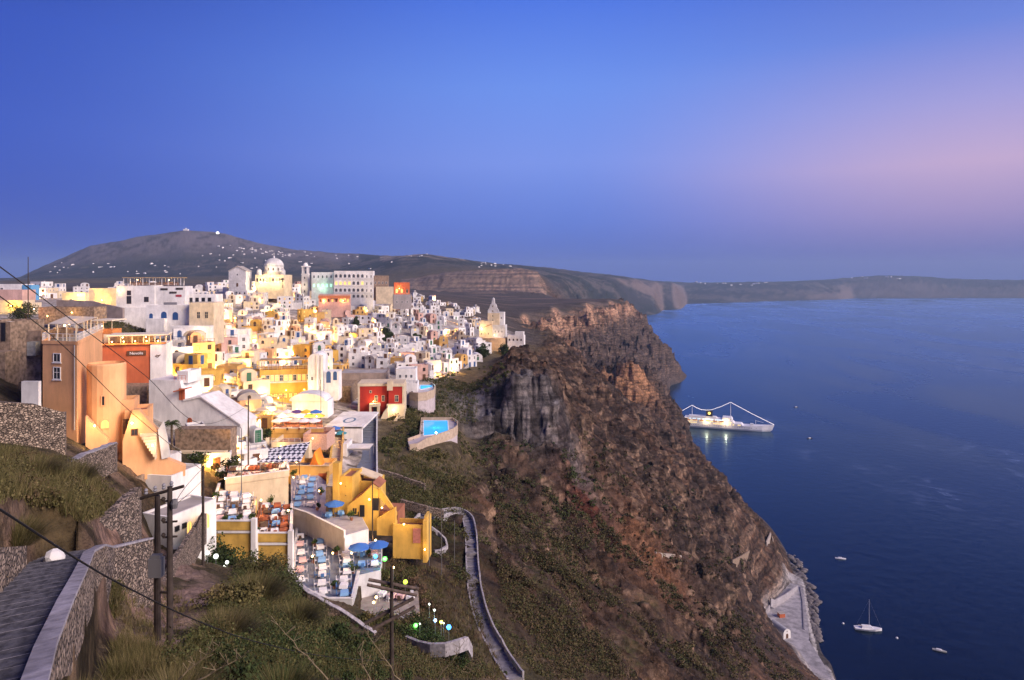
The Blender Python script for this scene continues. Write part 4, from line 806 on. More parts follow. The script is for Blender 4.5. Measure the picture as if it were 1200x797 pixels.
def white_group():
    """the big white houses under the ridge"""
    Y = 262; b = Bld('house', 'large plain white house with three roof signs above the grassy knoll', 'house', 180, 372, Y, R(8))
    b.block(WHITE, 139, 181, 335, 378, 0, 10, .4); b.block(WHITE, 181, 214, 335.5, 378, .6, 10, .4)
    b.box('base_wall', WHITE, 140, 180, 360, 392, -1.5, -.02)
    b.win(153, 346, 1.5, 1.8, 0, 'rect', BROWNP); b.win(153, 356, 1.7, 3.0, 0, 'rect', BROWNP); b.win(172, 354, 1.7, 2.0, 0, 'rect', BROWNP)
    SG = mat('sign_board_dark', (.06, .05, .05)); 
    for q, r_, w in ((191, 339, 8), (208, 338.5, 8), (201, 343, 8)): b.box('sign_board', SG, q - w / 2, q + w / 2, r_ - 1.2, r_ + 1.2, .45, .58)
    b.box('sign_board', mat('sign_board_red', (.4, .06, .08)), 204, 210.5, 345.5, 348, .45, .58)
    b.rail(WHITE, 140, 213, 335, 1, .3, 2.5); b.lamp(143, 341, -1, 150); FOOT.append((WX(160, Y), Y + 5, 9)); FOOT.append((WX(197, Y), Y + 5, 9))
    # pergola cafe on its roof
    p = Bld('roof_pergola', 'long roof cafe pergola on top of the large white house', 'pergola', 180, 333, 268, R(8))
    mb = MB()
    for i in range(10):
        x = p.x(146 + i * 7); mb.box(x - .08, x + .08, 1, 1.16, p.z(334.5), p.z(326)); mb.box(x - .08, x + .08, 5, 5.16, p.z(334.5), p.z(326))
    mb.each('post', WHITE, p.root); p.box('canopy', TAN, 145, 212, 325, 325.9, .6, 5.6); p.box('counter', BROWNP, 150, 205, 331, 334.4, 2.6, 3.2); p.lamp(160, 328, 2, 120); p.lamp(195, 328, 2, 120)
    b = Bld('house', 'white house with blue arched door and windows below the large plain one', 'house', 205, 397, 240, R(4))
    b.block(WHITE, 172, 224, 357.5, 402, 0, 9, .4); b.box('yard_wall', WHITE, 176, 196, 373, 396, -2.5, -.02)
    b.door(192.5, 378.5, 1.9, 4.0, 0, BLUEP, True); b.win(205.5, 375, 1.9, 2.8, 0, 'arch', BLUEP, BLUEP); b.win(178, 373.5, 1.2, 1.9, 0, 'arch', BLUEP, BLUEP)
    sg = b.box('roof_sign', METAL, 192, 207, 354.3, 357.3, .1, .25)
    b.box('wall', CREAM, 224.5, 252, 354.5, 404, -2.5, 8); b.block(WHITE, 207, 252, 381, 408, -5.5, -2.55, .4)
    for q in (235, 244): b.win(q, 373, 1.2, 2.4, -2.5, 'rect', CREAM, GLASSD)
    for q, a in ((217, 0), (225, 0), (231, 0), (246, 0)): b.win(q, 394, .95, 1.7, -5.5, 'rect', WHITE, GLASSD)
    b.door(238, 395.5, 1.2, 2.8, -5.5, BROWNP, True); b.door(219.5, 396, 1.0, 2.4, -5.5, BLUEP)
    b.lamp(240, 388, -6.5, 180, (1, .7, .4)); FOOT.append((WX(190, 240), 245, 8)); FOOT.append((WX(215, 240), 242, 8)); FOOT.append((WX(240, 240), 240, 7))
    b = Bld('house', 'white house with railed double balcony next to the roof signs', 'house', 232, 357, 270, R(6))
    b.block(WHITE, 212, 252, 345, 372, 0, 9, .4); b.rail(METAL, 212.5, 251, 345.5, 1.1, .2); b.rail(METAL, 212.5, 251, 356.5, 1.1, -1.5)
    for q in (217, 224, 231, 238, 245): b.door(q, 356, 1.3, 2.4, 0, DARK)
    b.box('balcony', WHITE, 212, 252, 356.5, 357.4, -1.6, -.02); FOOT.append((WX(232, 270), 274, 8))
def orange_building():
    Y = 90; b = Bld('orange_building', 'tall orange building with railed roof terrace and two white-framed windows', 'building', 76, 518, Y, R(20))
    zt = WZ(403, 90); zl = zt - b.root.location.z
    def at_z(px, Y, z): v = b.loc(px, 400, Y); return (v.x, v.y)
    PL = [at_z(50, 90, 0), at_z(90, 88.5, 0), at_z(120, 110, 0), at_z(78, 114, 0)]
    MB().prism(PL, zl - 16, zl).build('wall', ORANGE, b.root); sl = [(p[0] * .96 + .04 * sum(q[0] for q in PL) / 4, p[1] * .96 + .04 * sum(q[1] for q in PL) / 4) for p in PL]; MB().prism(sl, zl + .003, zl + .05).build('roof', SLATE, b.root)
    mb = MB(); mb.wallstrip(PL + [PL[0]], zl + .004, zl + .45, .22); mb.build('parapet', ORANGE, b.root)
    RL = []
    for k in range(4):
        p, q = PL[k], PL[(k + 1) % 4]; n = max(2, int(math.hypot(q[0] - p[0], q[1] - p[1]) / 1.0)); RL += [(p[0] + (q[0] - p[0]) * i / n, p[1] + (q[1] - p[1]) * i / n) for i in range(n)]
    mb = MB()
    for x, y in RL: mb.box(x - .025, x + .025, y - .025, y + .025, zl + .45, zl + 1.35)
    mb.wallstrip(RL + [RL[0]], zl + 1.36, zl + 1.42, .05); mb.wallstrip(RL + [RL[0]], zl + .9, zl + .94, .03); mb.build('railing', WHITE, b.root)
    ins = [(p[0] * .82 + .18 * sum(q[0] for q in PL) / 4, p[1] * .82 + .18 * sum(q[1] for q in PL) / 4) for p in PL]
    mb = MB()
    for k in range(4):
        for f in (0, .33, .66): x, y = ins[k][0] + (ins[(k + 1) % 4][0] - ins[k][0]) * f, ins[k][1] + (ins[(k + 1) % 4][1] - ins[k][1]) * f; mb.box(x - .06, x + .06, y - .06, y + .06, zl + .06, zl + 2.5)
    mb.each('pergola_post', CREAM, b.root); mb = MB()
    for k in range(14):
        f0, f1 = k / 14, (k + .72) / 14; A0 = [ins[0][i] + (ins[3][i] - ins[0][i]) * f0 for i in (0, 1)]; A1 = [ins[0][i] + (ins[3][i] - ins[0][i]) * f1 for i in (0, 1)]; B0 = [ins[1][i] + (ins[2][i] - ins[1][i]) * f0 for i in (0, 1)]; B1 = [ins[1][i] + (ins[2][i] - ins[1][i]) * f1 for i in (0, 1)]
        mb.prism([A0, B0, B1, A1], zl + 2.51, zl + 2.58)
    mb.build('pergola_roof', CANVAS, b.root)
    for k in range(5): f = (k + .5) / 5; c_ = [(ins[0][i] + ins[1][i]) / 2 * (1 - f) + (ins[2][i] + ins[3][i]) / 2 * f for i in (0, 1)]; wall_lamp(b.root, (c_[0], c_[1], zl + 2.2), 45)
    (ax, ay), (bx_, by) = PL[0], PL[1]; an = math.atan2(by - ay, bx_ - ax)
    for f, dz, h in ((.43, -2.35, 1.2), (.43, -4.6, 1.65)):
        me = win_mesh('rect', 1.25, h, WHITE, GLASSD, 'frame'); o = link('window', me, b.root, (ax + (bx_ - ax) * f + math.sin(an) * .03, ay + (by - ay) * f - math.cos(an) * .03, zl + dz), an); link('pane', win_mesh('rect', 1.25, h, WHITE, GLASSD, 'pane'), o); MB().box(-.75, .75, -.12, -.001, -.12, -.01).build('sill', WHITE, o)
    mb = MB(); mb.tube([(bx_ - .25, by - .08, zl), (bx_ - .25, by - .08, zl - 11)], .06); mb.build('drainpipe', METAL, b.root)
    # bowed lower wing
    n = 10; cx, cy, r = b.x(114), 4.6, 2.0; mb = MB()
    mb.lathe([(2.35, b.z(535)), (2.35, b.z(430)), (2.2, b.z(428)), (2.2, b.z(431))], 20, (cx + .3, 1.4, 0)); mb.build('bowed_wall', ORANGE, b.root)
    b.win(117, 477, .5, 1.4, -1.0, 'rect', ORANGE, DARK); b.win(119, 504, 1.1, 1.3, -1.02, 'arch', ORANGE, LIT)
    b.poly('stair_wall', ORANGE, [(101, 486), (124, 516), (124, 530), (101, 530)], -2.1, -1.2)
    b.lamp(112, 496, -3.2, 70, (1, .6, .25)); glow(b.root, (b.x(112), -6, b.z(500)), 160, (1, .58, .25)); FOOT.append((WX(80, Y), Y + 4, 7))
    b = Bld('stone_tower', 'narrow stone side block with grey wood porch beside the tall orange building', 'building', 40, 490, 94)
    b.block(STONE, 31, 48, 388, 500, 0, 7, .4); b.box('porch', mat('grey_boards', (.33, .33, .30), .9, .15, 2), 37.5, 47.5, 400, 416, -1, -.02)
    # second orange house with stepped stair walls
    b = Bld('orange_house', 'orange house with a sweeping stepped stair wall and flower terrace', 'house', 160, 545, 93, R(20))
    b.block(ORANGE, 128, 158, 468, 555, 0, 4, .6, ROOFT); b.block(ORANGE, 150, 174, 478, 555, -1.6, 3, .5, ROOFT)
    b.poly('stair_wall', ORANGE, [(160, 476), (166, 476), (186, 502), (190, 532), (214, 545), (214, 556), (150, 556), (150, 510)], -3.0, -1.65)
    b.poly('stair_wall', WHITE2, [(186, 500), (192, 490), (196, 510), (199, 532), (190, 534)], -3.3, -3.02)
    for i in range(9): b.box('step', CREAM, 168 + i * 2.0, 185, 503 + i * 3.2, 506 + i * 3.2, -3.6 - .1 * i, -3.05)
    b.win(162, 505, .8, .9, -3.0, 'rect', BROWNP); b.door(152, 505, .9, 2, -1.6, BROWNP); b.lamp(160, 490, -3.4, 120, (1, .6, .25)); b.lamp(182, 515, -4.4, 60, (1, .6, .25))
    FOOT.append((WX(150, 98), 101, 5))
def red_restaurant():
    Y = 150; b = Bld('restaurant', 'rust red restaurant block with sign board and covered roof terrace', 'restaurant', 150, 452, Y, R(18))
    b.block(RUST, 114, 173.5, 404, 462, 0, 9, .9, ROOFT); b.box('side_wall', WHITE, 173.7, 190.5, 404, 462, -.3, 8.6)
    b.box('band', mat('orange_band', (.62, .24, .08)), 114, 190.5, 402, 403.9, -.45, 0.02)
    MB().box(b.x(149), b.x(169), -.22, -.02, b.z(416.8), b.z(411.2)).build('sign_board', BROWNP, b.root)
    tx = bpy.data.curves.new('sign_lettering', 'FONT'); tx.body = 'Novolis'; tx.size = .85; tx.extrude = .02; tx.align_x = 'CENTER'; tx.materials.append(CLOTH)
    o = bpy.data.objects.new('sign_lettering', tx); me = bpy.data.meshes.new_from_object(o); bpy.data.objects.remove(o); o = bpy.data.objects.new('sign_lettering', me); COL.objects.link(o); o.parent = b.root; o.location = (b.x(159), -.26, b.z(415.6)); o.rotation_euler = (R(90), 0, 0)
    # bird-like mark on the white side
    mb = MB(); mb.tube([(b.x(179), -.34, b.z(418)), (b.x(181.5), -.34, b.z(419.5)), (b.x(184.5), -.34, b.z(416.6))], .1); mb.tube([(b.x(180), -.34, b.z(417)), (b.x(183), -.34, b.z(417.6)), (b.x(184.5), -.34, b.z(416.6))], .08); mb.build('wall_mark', BROWNP, b.root)
    mb = MB()
    for q in (118, 130, 142, 154, 166, 172, 178, 184, 190):
        for d in (.3, 6.5): mb.box(b.x(q) - .09, b.x(q) + .09, d, d + .18, b.z(405), b.z(394))
    mb.each('canopy_post', CREAM, b.root); b.box('canopy', CANVAS, 128, 191.5, 392.4, 393.9, -.1, 7); b.box('back_wall', CREAM, 116, 170, 394, 404, 7.2, 7.5)
    for q in (122, 134, 146, 158, 170, 182): b.lamp(q, 400, -.5, 75, (1, .42, .12))
    for q in (140, 165): b.lamp(q, 397, 4, 70, (1, .6, .25))
    FOOT.append((WX(130, Y), Y + 4, 6)); FOOT.append((WX(160, Y), Y + 4, 6)); FOOT.append((WX(182, Y), Y + 4, 6))
    b = Bld('roof_kiosk', 'small orange kiosk with a flat canopy behind the red restaurant terrace', 'kiosk', 122, 398, 158)
    b.block(mat('orange_band', (.62, .24, .08)), 114, 131, 386, 398, 0, 4, .3); b.box('canopy', CANVAS, 110, 134, 374.5, 376, -1, 5); mb = MB()
    for q in (112, 121, 131): mb.box(b.x(q) - .07, b.x(q) + .07, 0, .14, b.z(386), b.z(376)); 
    mb.each('canopy_post', CREAM, b.root); b.lamp(122, 382, -.7, 45, (1, .5, .18))
    b = Bld('stone_plinth', 'rough stone plinth under the red restaurant block', 'wall', 150, 470, 148)
    b.box('wall', STONE, 116, 182, 450, 480, -3.5, 1.5)
def white_slope_house():
    b = Bld('house', 'plain white house with long sloping gable wall and arched red door', 'house', 222, 505, 140, R(-5))
    b.poly('wall', WHITE, [(172, 510), (172, 446), (210, 446), (216, 470), (236, 466), (284, 497), (284, 512)], 0, 7)
    b.poly('coping', WHITE, [(215.5, 470), (236, 465.6), (285, 497), (285, 495.4), (236, 463.8), (215, 468.2)], -.3, 7.2)
    b.door(222.5, 502, 1.0, 2.2, -.01, RUST, True); b.block(WHITE, 203, 217, 436, 450, 1, 6, .5); b.door(213, 469, 1.2, 2.4, -.02, RUST)
    b.poly('porch_roof', RUST, [(208, 457), (225, 453), (225, 454.2), (208, 458.4)], -1.8, -.02); b.rail(RUST, 203, 217, 446, 1, .1, .8); FOOT.append((WX(195, 140), 143, 5)); FOOT.append((WX(225, 140), 143, 6)); FOOT.append((WX(255, 140), 143, 5))
    b = Bld('garden_wall', 'dark hedge-topped stone garden wall under the sloping white house', 'wall', 235, 530, 128)
    b.box('wall', STONE, 205, 270, 503, 540, 0, 3); b.box('coping', CREAM, 204, 268, 527, 529.5, -1.6, -.3); b.box('lower_wall', mat('grey_blocks', (.22, .22, .23), .9, .2, 2), 204, 268, 529.6, 548, -1.3, -.02)
def yellow_restaurant():
    Y = 205; b = Bld('restaurant', 'yellow restaurant with two glazed terrace floors next to the white chapel', 'restaurant', 335, 470, Y, R(14))
    b.block(YELLOW, 306, 364, 433, 486, 0, 9, .9, ROOFT)
    for i in range(11): b.win(310 + i * 5, 446.5, 1.05, 1.9, 0, 'rect', WHITE, LIT if i % 3 != 1 else GLASSD)
    b.box('ledge', WHITE, 305, 365, 447, 448.4, -.3, -.01); b.rail(WHITE, 306, 364, 433, 1.1, .1, 1.2)
    for i in range(8): b.win(318 + i * 5.6, 466.5, 1.1, 1.5, 0, 'rect', BROWNP, LIT)
    mb = MB()
    for i in range(8):
        for d in (.5, 7.5): mb.box(b.x(308 + i * 8) - .07, b.x(308 + i * 8) + .07, d, d + .14, b.z(434.5), b.z(424))
    mb.each('canopy_post', WOOD, b.root); b.poly('canopy', TAN, [(304, 423), (366, 423), (366, 424), (304, 424)], 3.0, 8.6)
    for q in (312, 330, 348, 361): b.lamp(q, 428, 1.6, 260, (1, .55, .14)); 
    for q in (316, 336, 356): b.lamp(q, 456, -2.2, 240, (1, .58, .12))
    FOOT.append((WX(315, Y), Y + 5, 6)); FOOT.append((WX(335, Y), Y + 6, 6)); FOOT.append((WX(355, Y), Y + 7, 6))
    b = Bld('chapel', 'white chapel with tall rounded end and blue door by the yellow restaurant', 'church', 374, 455, 202, R(4))
    b.box('wall', WHITE, 361, 378, 422, 470, 0, 8); MB().vault(b.x(378) - b.x(361) + .02, -.05, 8.05, 0, 14, 2.0).build('roof', WHITE, b.root, loc=((b.x(361) + b.x(378)) / 2, 0, b.z(422)))
    b.box('pilaster', WHITE, 371, 373.5, 416, 470, -.35, -.01); b.box('pilaster', WHITE, 376, 379, 416, 470, -.4, -.01)
    b.block(WHITE, 379.2, 396, 436, 470, .5, 6, .3); b.door(384.5, 449, 1.3, 3.4, .5, BLUEP, True); b.door(392, 446, 1.1, 2.6, .5, BLUEP, True); b.win(366, 446, .8, 1.2)
    b.lamp(367, 452, -3, 160, (1, .8, .5)); FOOT.append((WX(372, 202), 206, 6)); FOOT.append((WX(388, 202), 205, 5))
    b = Bld('white_dome_roof', 'broad white rounded roof in front of the yellow restaurant', 'roof', 360, 478, 182)
    b.box('wall', WHITE, 342, 384, 470, 490, 0, 6); mb = MB(); mb.vault(b.x(384) - b.x(342), -.2, 6.2, b.z(470), 14, 2.0); mb.build('shell', WHITE, b.root); FOOT.append((WX(362, 182), 185, 5)); b.lamp(350, 478, -1.5, 60)
def roofs_by_stair():
    b = Bld('roof_terrace', 'flat white roof terrace with an eye-shaped mark above the steep stair', 'roof', 402, 500, 176)
    z = WZ(500, 176); b.box('wall', WHITE, 380, 424, 500.5, 530, 0, 1.2)
    MB().box(b.x(380), b.x(426), 0, 20, -.5, 0).build('roof', WHITE, b.root); e = MB(); n = 20
    for r_ in (1.0,):
        ring = [(b.x(401) + 1.35 * math.cos(2 * math.pi * i / n), 8 + 3.0 * math.sin(2 * math.pi * i / n)) for i in range(n + 1)]; e.wallstrip(ring, .004, .05, .5)
    e.build('roof_mark', mat('slate_blue_paint', (.12, .22, .32)), b.root); FOOT.append((WX(402, 176), 184, 8))
    b = Bld('pergola', 'white louvred pergola roof beside the paved steep stair', 'pergola', 420, 526, 160)
    mb = MB()
    for i in range(14): mb.box(b.x(408) + i * .36, b.x(408) + i * .36 + .3, 0, 4.6, b.z(526), b.z(525.4))
    mb.build('slat', WHITE, b.root); b.box('beam', METAL, 407.5, 434, 526.2, 527.6, 0, .2); b.box('beam', METAL, 407.5, 434, 526.2, 527.6, 4.2, 4.4); mb = MB()
    for q in (408, 433):
        for d in (.05, 4.2): mb.box(b.x(q), b.x(q) + .14, d, d + .14, b.z(545), b.z(527.7))
    mb.each('post', METAL, b.root); b.box('side_wall', WHITE, 402, 407, 520, 548, -.5, 5)
    # the steep paved stair with its side wall
    t = thing('steep_stair', 'dark paved steep stair climbing between white roof and red house', 'stairs', PT(428, 560, 140)); mb = MB(); n = 40; side = MB(); pts = []
    for i in range(n):
        f = i / (n - 1); px = 428 + 4 * f; py = 566 - 76 * f; yy = 138 + 62 * f; p = PT(px, py, yy) - t.location; w = 2.2
        mb.box(p.x - w, p.x + w, p.y - .9, p.y + .9, p.z - 4, p.z); pts.append((p.x + w + .25, p.y, p.z))
    mb.build('step', SLATE, t); side.wallstrip([(p[0], p[1]) for p in pts], [p[2] - 3 for p in pts], [p[2] + .9 for p in pts], .35); side.build('side_wall', WHITE2, t)
def awning_building():
    Y = 136; b = Bld('restaurant', 'ochre restaurant with black and white chequered awning', 'restaurant', 335, 575, Y)
    b.block(OCHRE, 322, 386, 546, 590, 0, 6, .9, ROOFG); b.box('band', CREAM, 322, 386, 545, 545.9, -.2, .02)
    m = bpy.data.materials.new('chequered_canvas'); m.use_nodes = True; nt = m.node_tree; ck = nt.nodes.new('ShaderNodeTexChecker'); ck.inputs['Scale'].default_value = 1.35; ck.inputs[1].default_value = (.75, .76, .82, 1); ck.inputs[2].default_value = (.02, .025, .06, 1)
    g = nt.nodes.new('ShaderNodeTexCoord'); mp = nt.nodes.new('ShaderNodeMapping'); mp.inputs['Rotation'].default_value = (0, 0, R(45)); nt.links.new(g.outputs['Object'], mp.inputs[0]); nt.links.new(mp.outputs[0], ck.inputs[0]); nt.links.new(ck.outputs[0], nt.nodes['Principled BSDF'].inputs['Base Color'])
    mb = MB(); x0, x1, x2 = b.x(297), b.x(322), b.x(354); 
    mb.add([(x0, -1, b.z(541)), (x2, -1, b.z(540)), (x2, 5.5, b.z(526)), (x0 + 1.4, 4, b.z(532)), (x0, -1, b.z(540.3)), (x2, -1, b.z(539.3)), (x2, 5.5, b.z(525.3)), (x0 + 1.4, 4, b.z(531.3))], [(0, 3, 2, 1), (4, 5, 6, 7), (0, 1, 5, 4), (1, 2, 6, 5), (2, 3, 7, 6), (3, 0, 4, 7)]); mb.build('chequered_awning', m, b.root)
    mb = MB()
    for q in (298, 311, 324, 338, 352): mb.box(b.x(q), b.x(q) + .12, -.9, -.78, b.z(560), b.z(541.2))
    mb.each('awning_post', BROWNP, b.root); b.box('bar_wall', BROWNP, 300, 321.5, 547, 570, 1.5, 2); b.box('bar_wall', OCHRE, 324, 352, 538, 545.8, 2.5, 3)
    b.win(378, 570, 1.6, 2.6, 0, 'rect', RUST, RUST)
    for q in (305, 318, 332, 346): b.lamp(q, 543, .8, 60, (1, .5, .14))
    for q in (335, 360): b.lamp(q, 556, -1.6, 75, (1, .56, .14))
    t = Bld('tent_roof', 'steep orange tent roof beside the chequered awning', 'canopy', 372, 556, 138); t.poly('canvas', mat('orange_canvas', (.72, .22, .03), .9, .08, 1), [(358, 557), (365, 540), (368, 530), (371, 540), (379, 557)], 0, 4.5); t.lamp(368, 560, -.8, 45, (1, .45, .1))
    b = Bld('upper_terrace', 'pale railed terrace wall just above the chequered awning', 'terrace', 330, 525, 150)
    b.block(CREAM, 318, 362, 518, 545, 0, 8, .9, ROOFT); b.block(mat('salmon_wall', (.6, .38, .3)), 352, 380, 511, 530, 2, 9, .8, ROOFT); b.rail(WHITE, 318, 352, 518, .8, .1); b.lamp(330, 522, -.6, 60); b.lamp(365, 515, 1, 60)
    FOOT.append((WX(340, 140), 142, 6)); FOOT.append((WX(365, 140), 142, 5)); FOOT.append((WX(340, 150), 154, 6))
    st = Bld('yellow_stair', 'long yellow-walled stair rising to the white roof terrace', 'stairs', 390, 560, 134); n = 22; mb = MB(); wl = MB(); A = []
    for i in range(n):
        f = i / (n - 1); p = PT(391 + 6 * f, 566 - 62 * f, 130 + 44 * f) - st.root.location; mb.box(p.x - 1, p.x + 1, p.y - .95, p.y + .95, p.z - 3.5, p.z); A.append(p)
    mb.build('step', CREAM, st.root)
    for s in (-1.2, 1.2): wl = MB(); wl.wallstrip([(p.x + s, p.y) for p in A], [p.z - 3 for p in A], [p.z + .95 for p in A], .35); wl.build('side_wall', YELLOW if s < 0 else OCHRE, st.root)
    glow(st.root, (A[4].x - 2, A[4].y, A[4].z + 3), 110); glow(st.root, (A[14].x - 2, A[14].y, A[14].z + 3), 140)
def yellow_church():
    Y = 112; b = Bld('yellow_house', 'bright yellow stepped house with dark doors above the dining terrace', 'house', 425, 612, Y, R(-6))
    b.block(YELLOW, 395, 410, 561, 622, 1, 6, .4, ROOFT); b.box('pier', YELLOW, 387, 394.5, 545, 622, .6, 2); b.box('gate_infill', WOOD, 378, 386.5, 574, 604, .8, 1.3)
    b.poly('wall', YELLOW, [(406, 604), (420, 600), (420, 622), (443, 622), (443, 588), (443, 574), (435, 569), (424, 580), (406, 594)], .2, 4.6)
    b.poly('stair_parapet', YELLOW, [(443.3, 572), (446, 573), (462, 596), (465, 600), (465, 604), (443.3, 582)], .25, .75)
    b.box('stair_floor', ROOFT, 443.4, 466, 600, 625, .8, 5); b.poly('side_wall', YELLOW, [(443.3, 606), (465, 592), (466, 625), (443.3, 625)], -.6, .2)
    b.poly('roof', ROOFT, [(406, 593.5), (424, 579.5), (435, 568.6), (443, 573.6), (443, 572.6), (435, 567), (424, 578), (406, 592)], 1, 4.8)
    b.door(424, 606, .8, 1.9, .2, DARK); b.door(440.5, 598, .95, 2.0, .2, DARK); b.win(415, 604, .9, 1.2, .19, 'rect', YELLOW, DARK)
    b.win(402, 585, .35, .4, 1, 'rect', YELLOW, DARK); b.win(402, 574, .35, .4, 1, 'rect', YELLOW, DARK)
    b.block(YELLOW, 405, 432, 574, 590, 4.7, 9, .7, ROOFT); b.poly('stair_canopy', CREAM, [(405, 563), (432, 572), (432, 573.4), (405, 564.6)], 5, 8)
    b.lamp(436, 582, -1.3, 70, (1, .62, .12)); b.lamp(452, 590, -1.8, 50, (1, .6, .12)); b.lamp(400, 566, -.6, 50, (1, .58, .12)); glow(b.root, (b.x(415), -5, b.z(580)), 150, (1, .62, .18))
    FOOT.append((WX(420, Y), Y + 4, 6)); FOOT.append((WX(450, Y), Y + 3, 4))
    b = Bld('gatehouse', 'low yellow gatehouse with pink door panel at the foot of the yellow house', 'gatehouse', 483, 645, 110, R(-5))
    b.block(YELLOW, 460, 496, 615, 655, 0, 3, .7, ROOFT); b.box('door', mat('pink_panel', (.5, .2, .17)), 484, 493, 619, 636, -.12, -.01); b.box('pillar', YELLOW, 496.2, 501, 609, 658, -.3, 3.2)
    b.box('pillar_cap', YELLOW, 497, 500.2, 605, 608.9, .2, 2.6); b.lamp(475, 612, -1, 45, (1, .6, .14)); b.lamp(500, 640, -1.2, 25, (1, .6, .14))
def west_houses():
    """plain flat houses by the path, and the lit ones at the far edge of the hill"""
    b = Bld('house', 'low white house with arched lit windows behind the twin utility poles', 'house', 198, 655, 76, R(70))
    b.block(WHITE, 198, 272, 606, 680, 0, 4, .25, ROOFG); b.win(228, 640, .9, 1.9, -.01, 'arch', WHITE, LIT); b.win(256, 640, .9, 1.9, -.01, 'arch', WHITE, LIT); b.door(242, 646, .9, 2.0, -.01, BROWNP, True)
    b.box('vent', DARK, 206, 212, 620, 626, -.18, -.01); b.box('vent', DARK, 217, 223, 620, 626, -.18, -.01); b.lamp(236, 622, -.6, 8); b.lamp(262, 622, -.6, 8)
    b = Bld('house', 'small flat-roofed house with lilac-washed roofs above the dry stone wall', 'house', 170, 575, 92, R(-12))
    b.block(WHITE2, 145, 178, 541, 585, 1, 6, .3, ROOFW); b.block(STONE, 140, 178, 552, 590, -3, .95, .2, ROOFG); b.block(WHITE, 178, 212, 553, 600, -1, 5, .3, ROOFG); b.win(165, 568, .8, 1, -3, 'rect', BROWNP); b.door(155, 575, .8, 1.7, -3, BROWNP)
    b = Bld('wall_panel', 'white garden wall section standing by the narrow stone side block', 'wall', 35, 472, 84); b.box('wall', WHITE2, 25, 45, 447, 478, 0, .5)
    b = Bld('house', 'pale house with one brightly lit yellow wall at the edge of the hill', 'house', 20, 366, 240)
    b.block(CREAM, -20, 27, 352, 380, 0, 6, .5); b.box('lit_wall', CREAM, 28, 35, 355, 380, 1, 6); b.lamp(17, 358, -1.6, 900, (1, .62, .06)); b.block(PINK, -30, 14, 340, 353, 5, 12, .4)
    b = Bld('house', 'white house with blue painted side at the edge of the hill', 'house', 20, 348, 330)
    b.block(WHITE, -20, 25, 333, 352, 0, 9, .4); b.box('blue_side', mat('pale_blue_paint', (.12, .35, .62), .7), 26, 36, 334, 352, 0, 6); b.win(2, 342, 1.4, 2)
    b = Bld('house', 'cream house flooded by a bright yellow lamp beyond the knoll', 'house', 105, 356, 290, R(5))
    b.block(CREAM, 74, 100, 343, 366, 0, 7, .4); b.block(CREAM, 100, 138, 338, 366, 3, 11, .4); b.lamp(95, 346, -2, 2600, (1, .66, .10)); b.lamp(118, 352, .5, 700, (1, .60, .1)); b.win(84, 355, 1.2, 1.8); b.door(86, 357, 1, 2, 0, BLUEP)
    FOOT.append((WX(105, 290), 294, 10)); FOOT.append((WX(15, 240), 244, 10)); FOOT.append((WX(15, 330), 334, 10))
    b = Bld('garden_wall', 'long grey-brown retaining wall crossing above the grassy knoll', 'wall', 120, 372, 240, R(-8)); b.poly('wall', mat('grey_brown_plaster', (.33, .27, .25)), [(60, 352), (105, 353), (146, 361), (146, 376), (60, 372)], 0, 1)
    b = Bld('farm_shed', 'dark low shed with terrace lamps above the tall orange building', 'shed', 75, 374, 190); b.block(STONE, 45, 110, 360, 380, 0, 6, .3, ROOFG); b.lamp(88, 366, -1.4, 130, (1, .55, .14)); b.lamp(44, 362, -1.4, 120, (1, .4, .12)); b.lamp(60, 370, -1.5, 60)
    b = Bld('stone_ruin', 'old stone house with tall narrow doorway at the edge of the picture', 'house', 5, 430, 110); b.block(STONE, -30, 12, 377, 450, 0, 8, .4); b.door(4, 400, .7, 3, -.01, DARK); b.box('lower_wall', STONE, -30, 22, 410, 470, -3, -.02)
LM = [('the domed cathedral', 316, 318), ('the slender bell tower', 357, 328), ('the long arcaded hotel', 414, 333), ('the cream cliff-edge church', 578, 382), ('the deep red house', 446, 464),
      ('the yellow two-floor restaurant', 335, 450), ('the white chapel', 372, 440), ('the orange-red ridge house', 471, 340), ('the rust red restaurant', 150, 428), ('the blue-doored white house', 205, 380),
      ('the sloping white house', 230, 490), ('the small blue pool', 499, 454), ('the tall orange building', 80, 450), ('the chequered awning', 325, 535), ('the large plain white house', 180, 350), ('the dark ridge trees', 453, 388)]
for f in (cathedral, bell_tower, hotel, orange_terrace_block, cream_church, red_house, pools, white_group, orange_building, red_restaurant, white_slope_house, yellow_restaurant, roofs_by_stair, awning_building, yellow_church, west_houses): f()

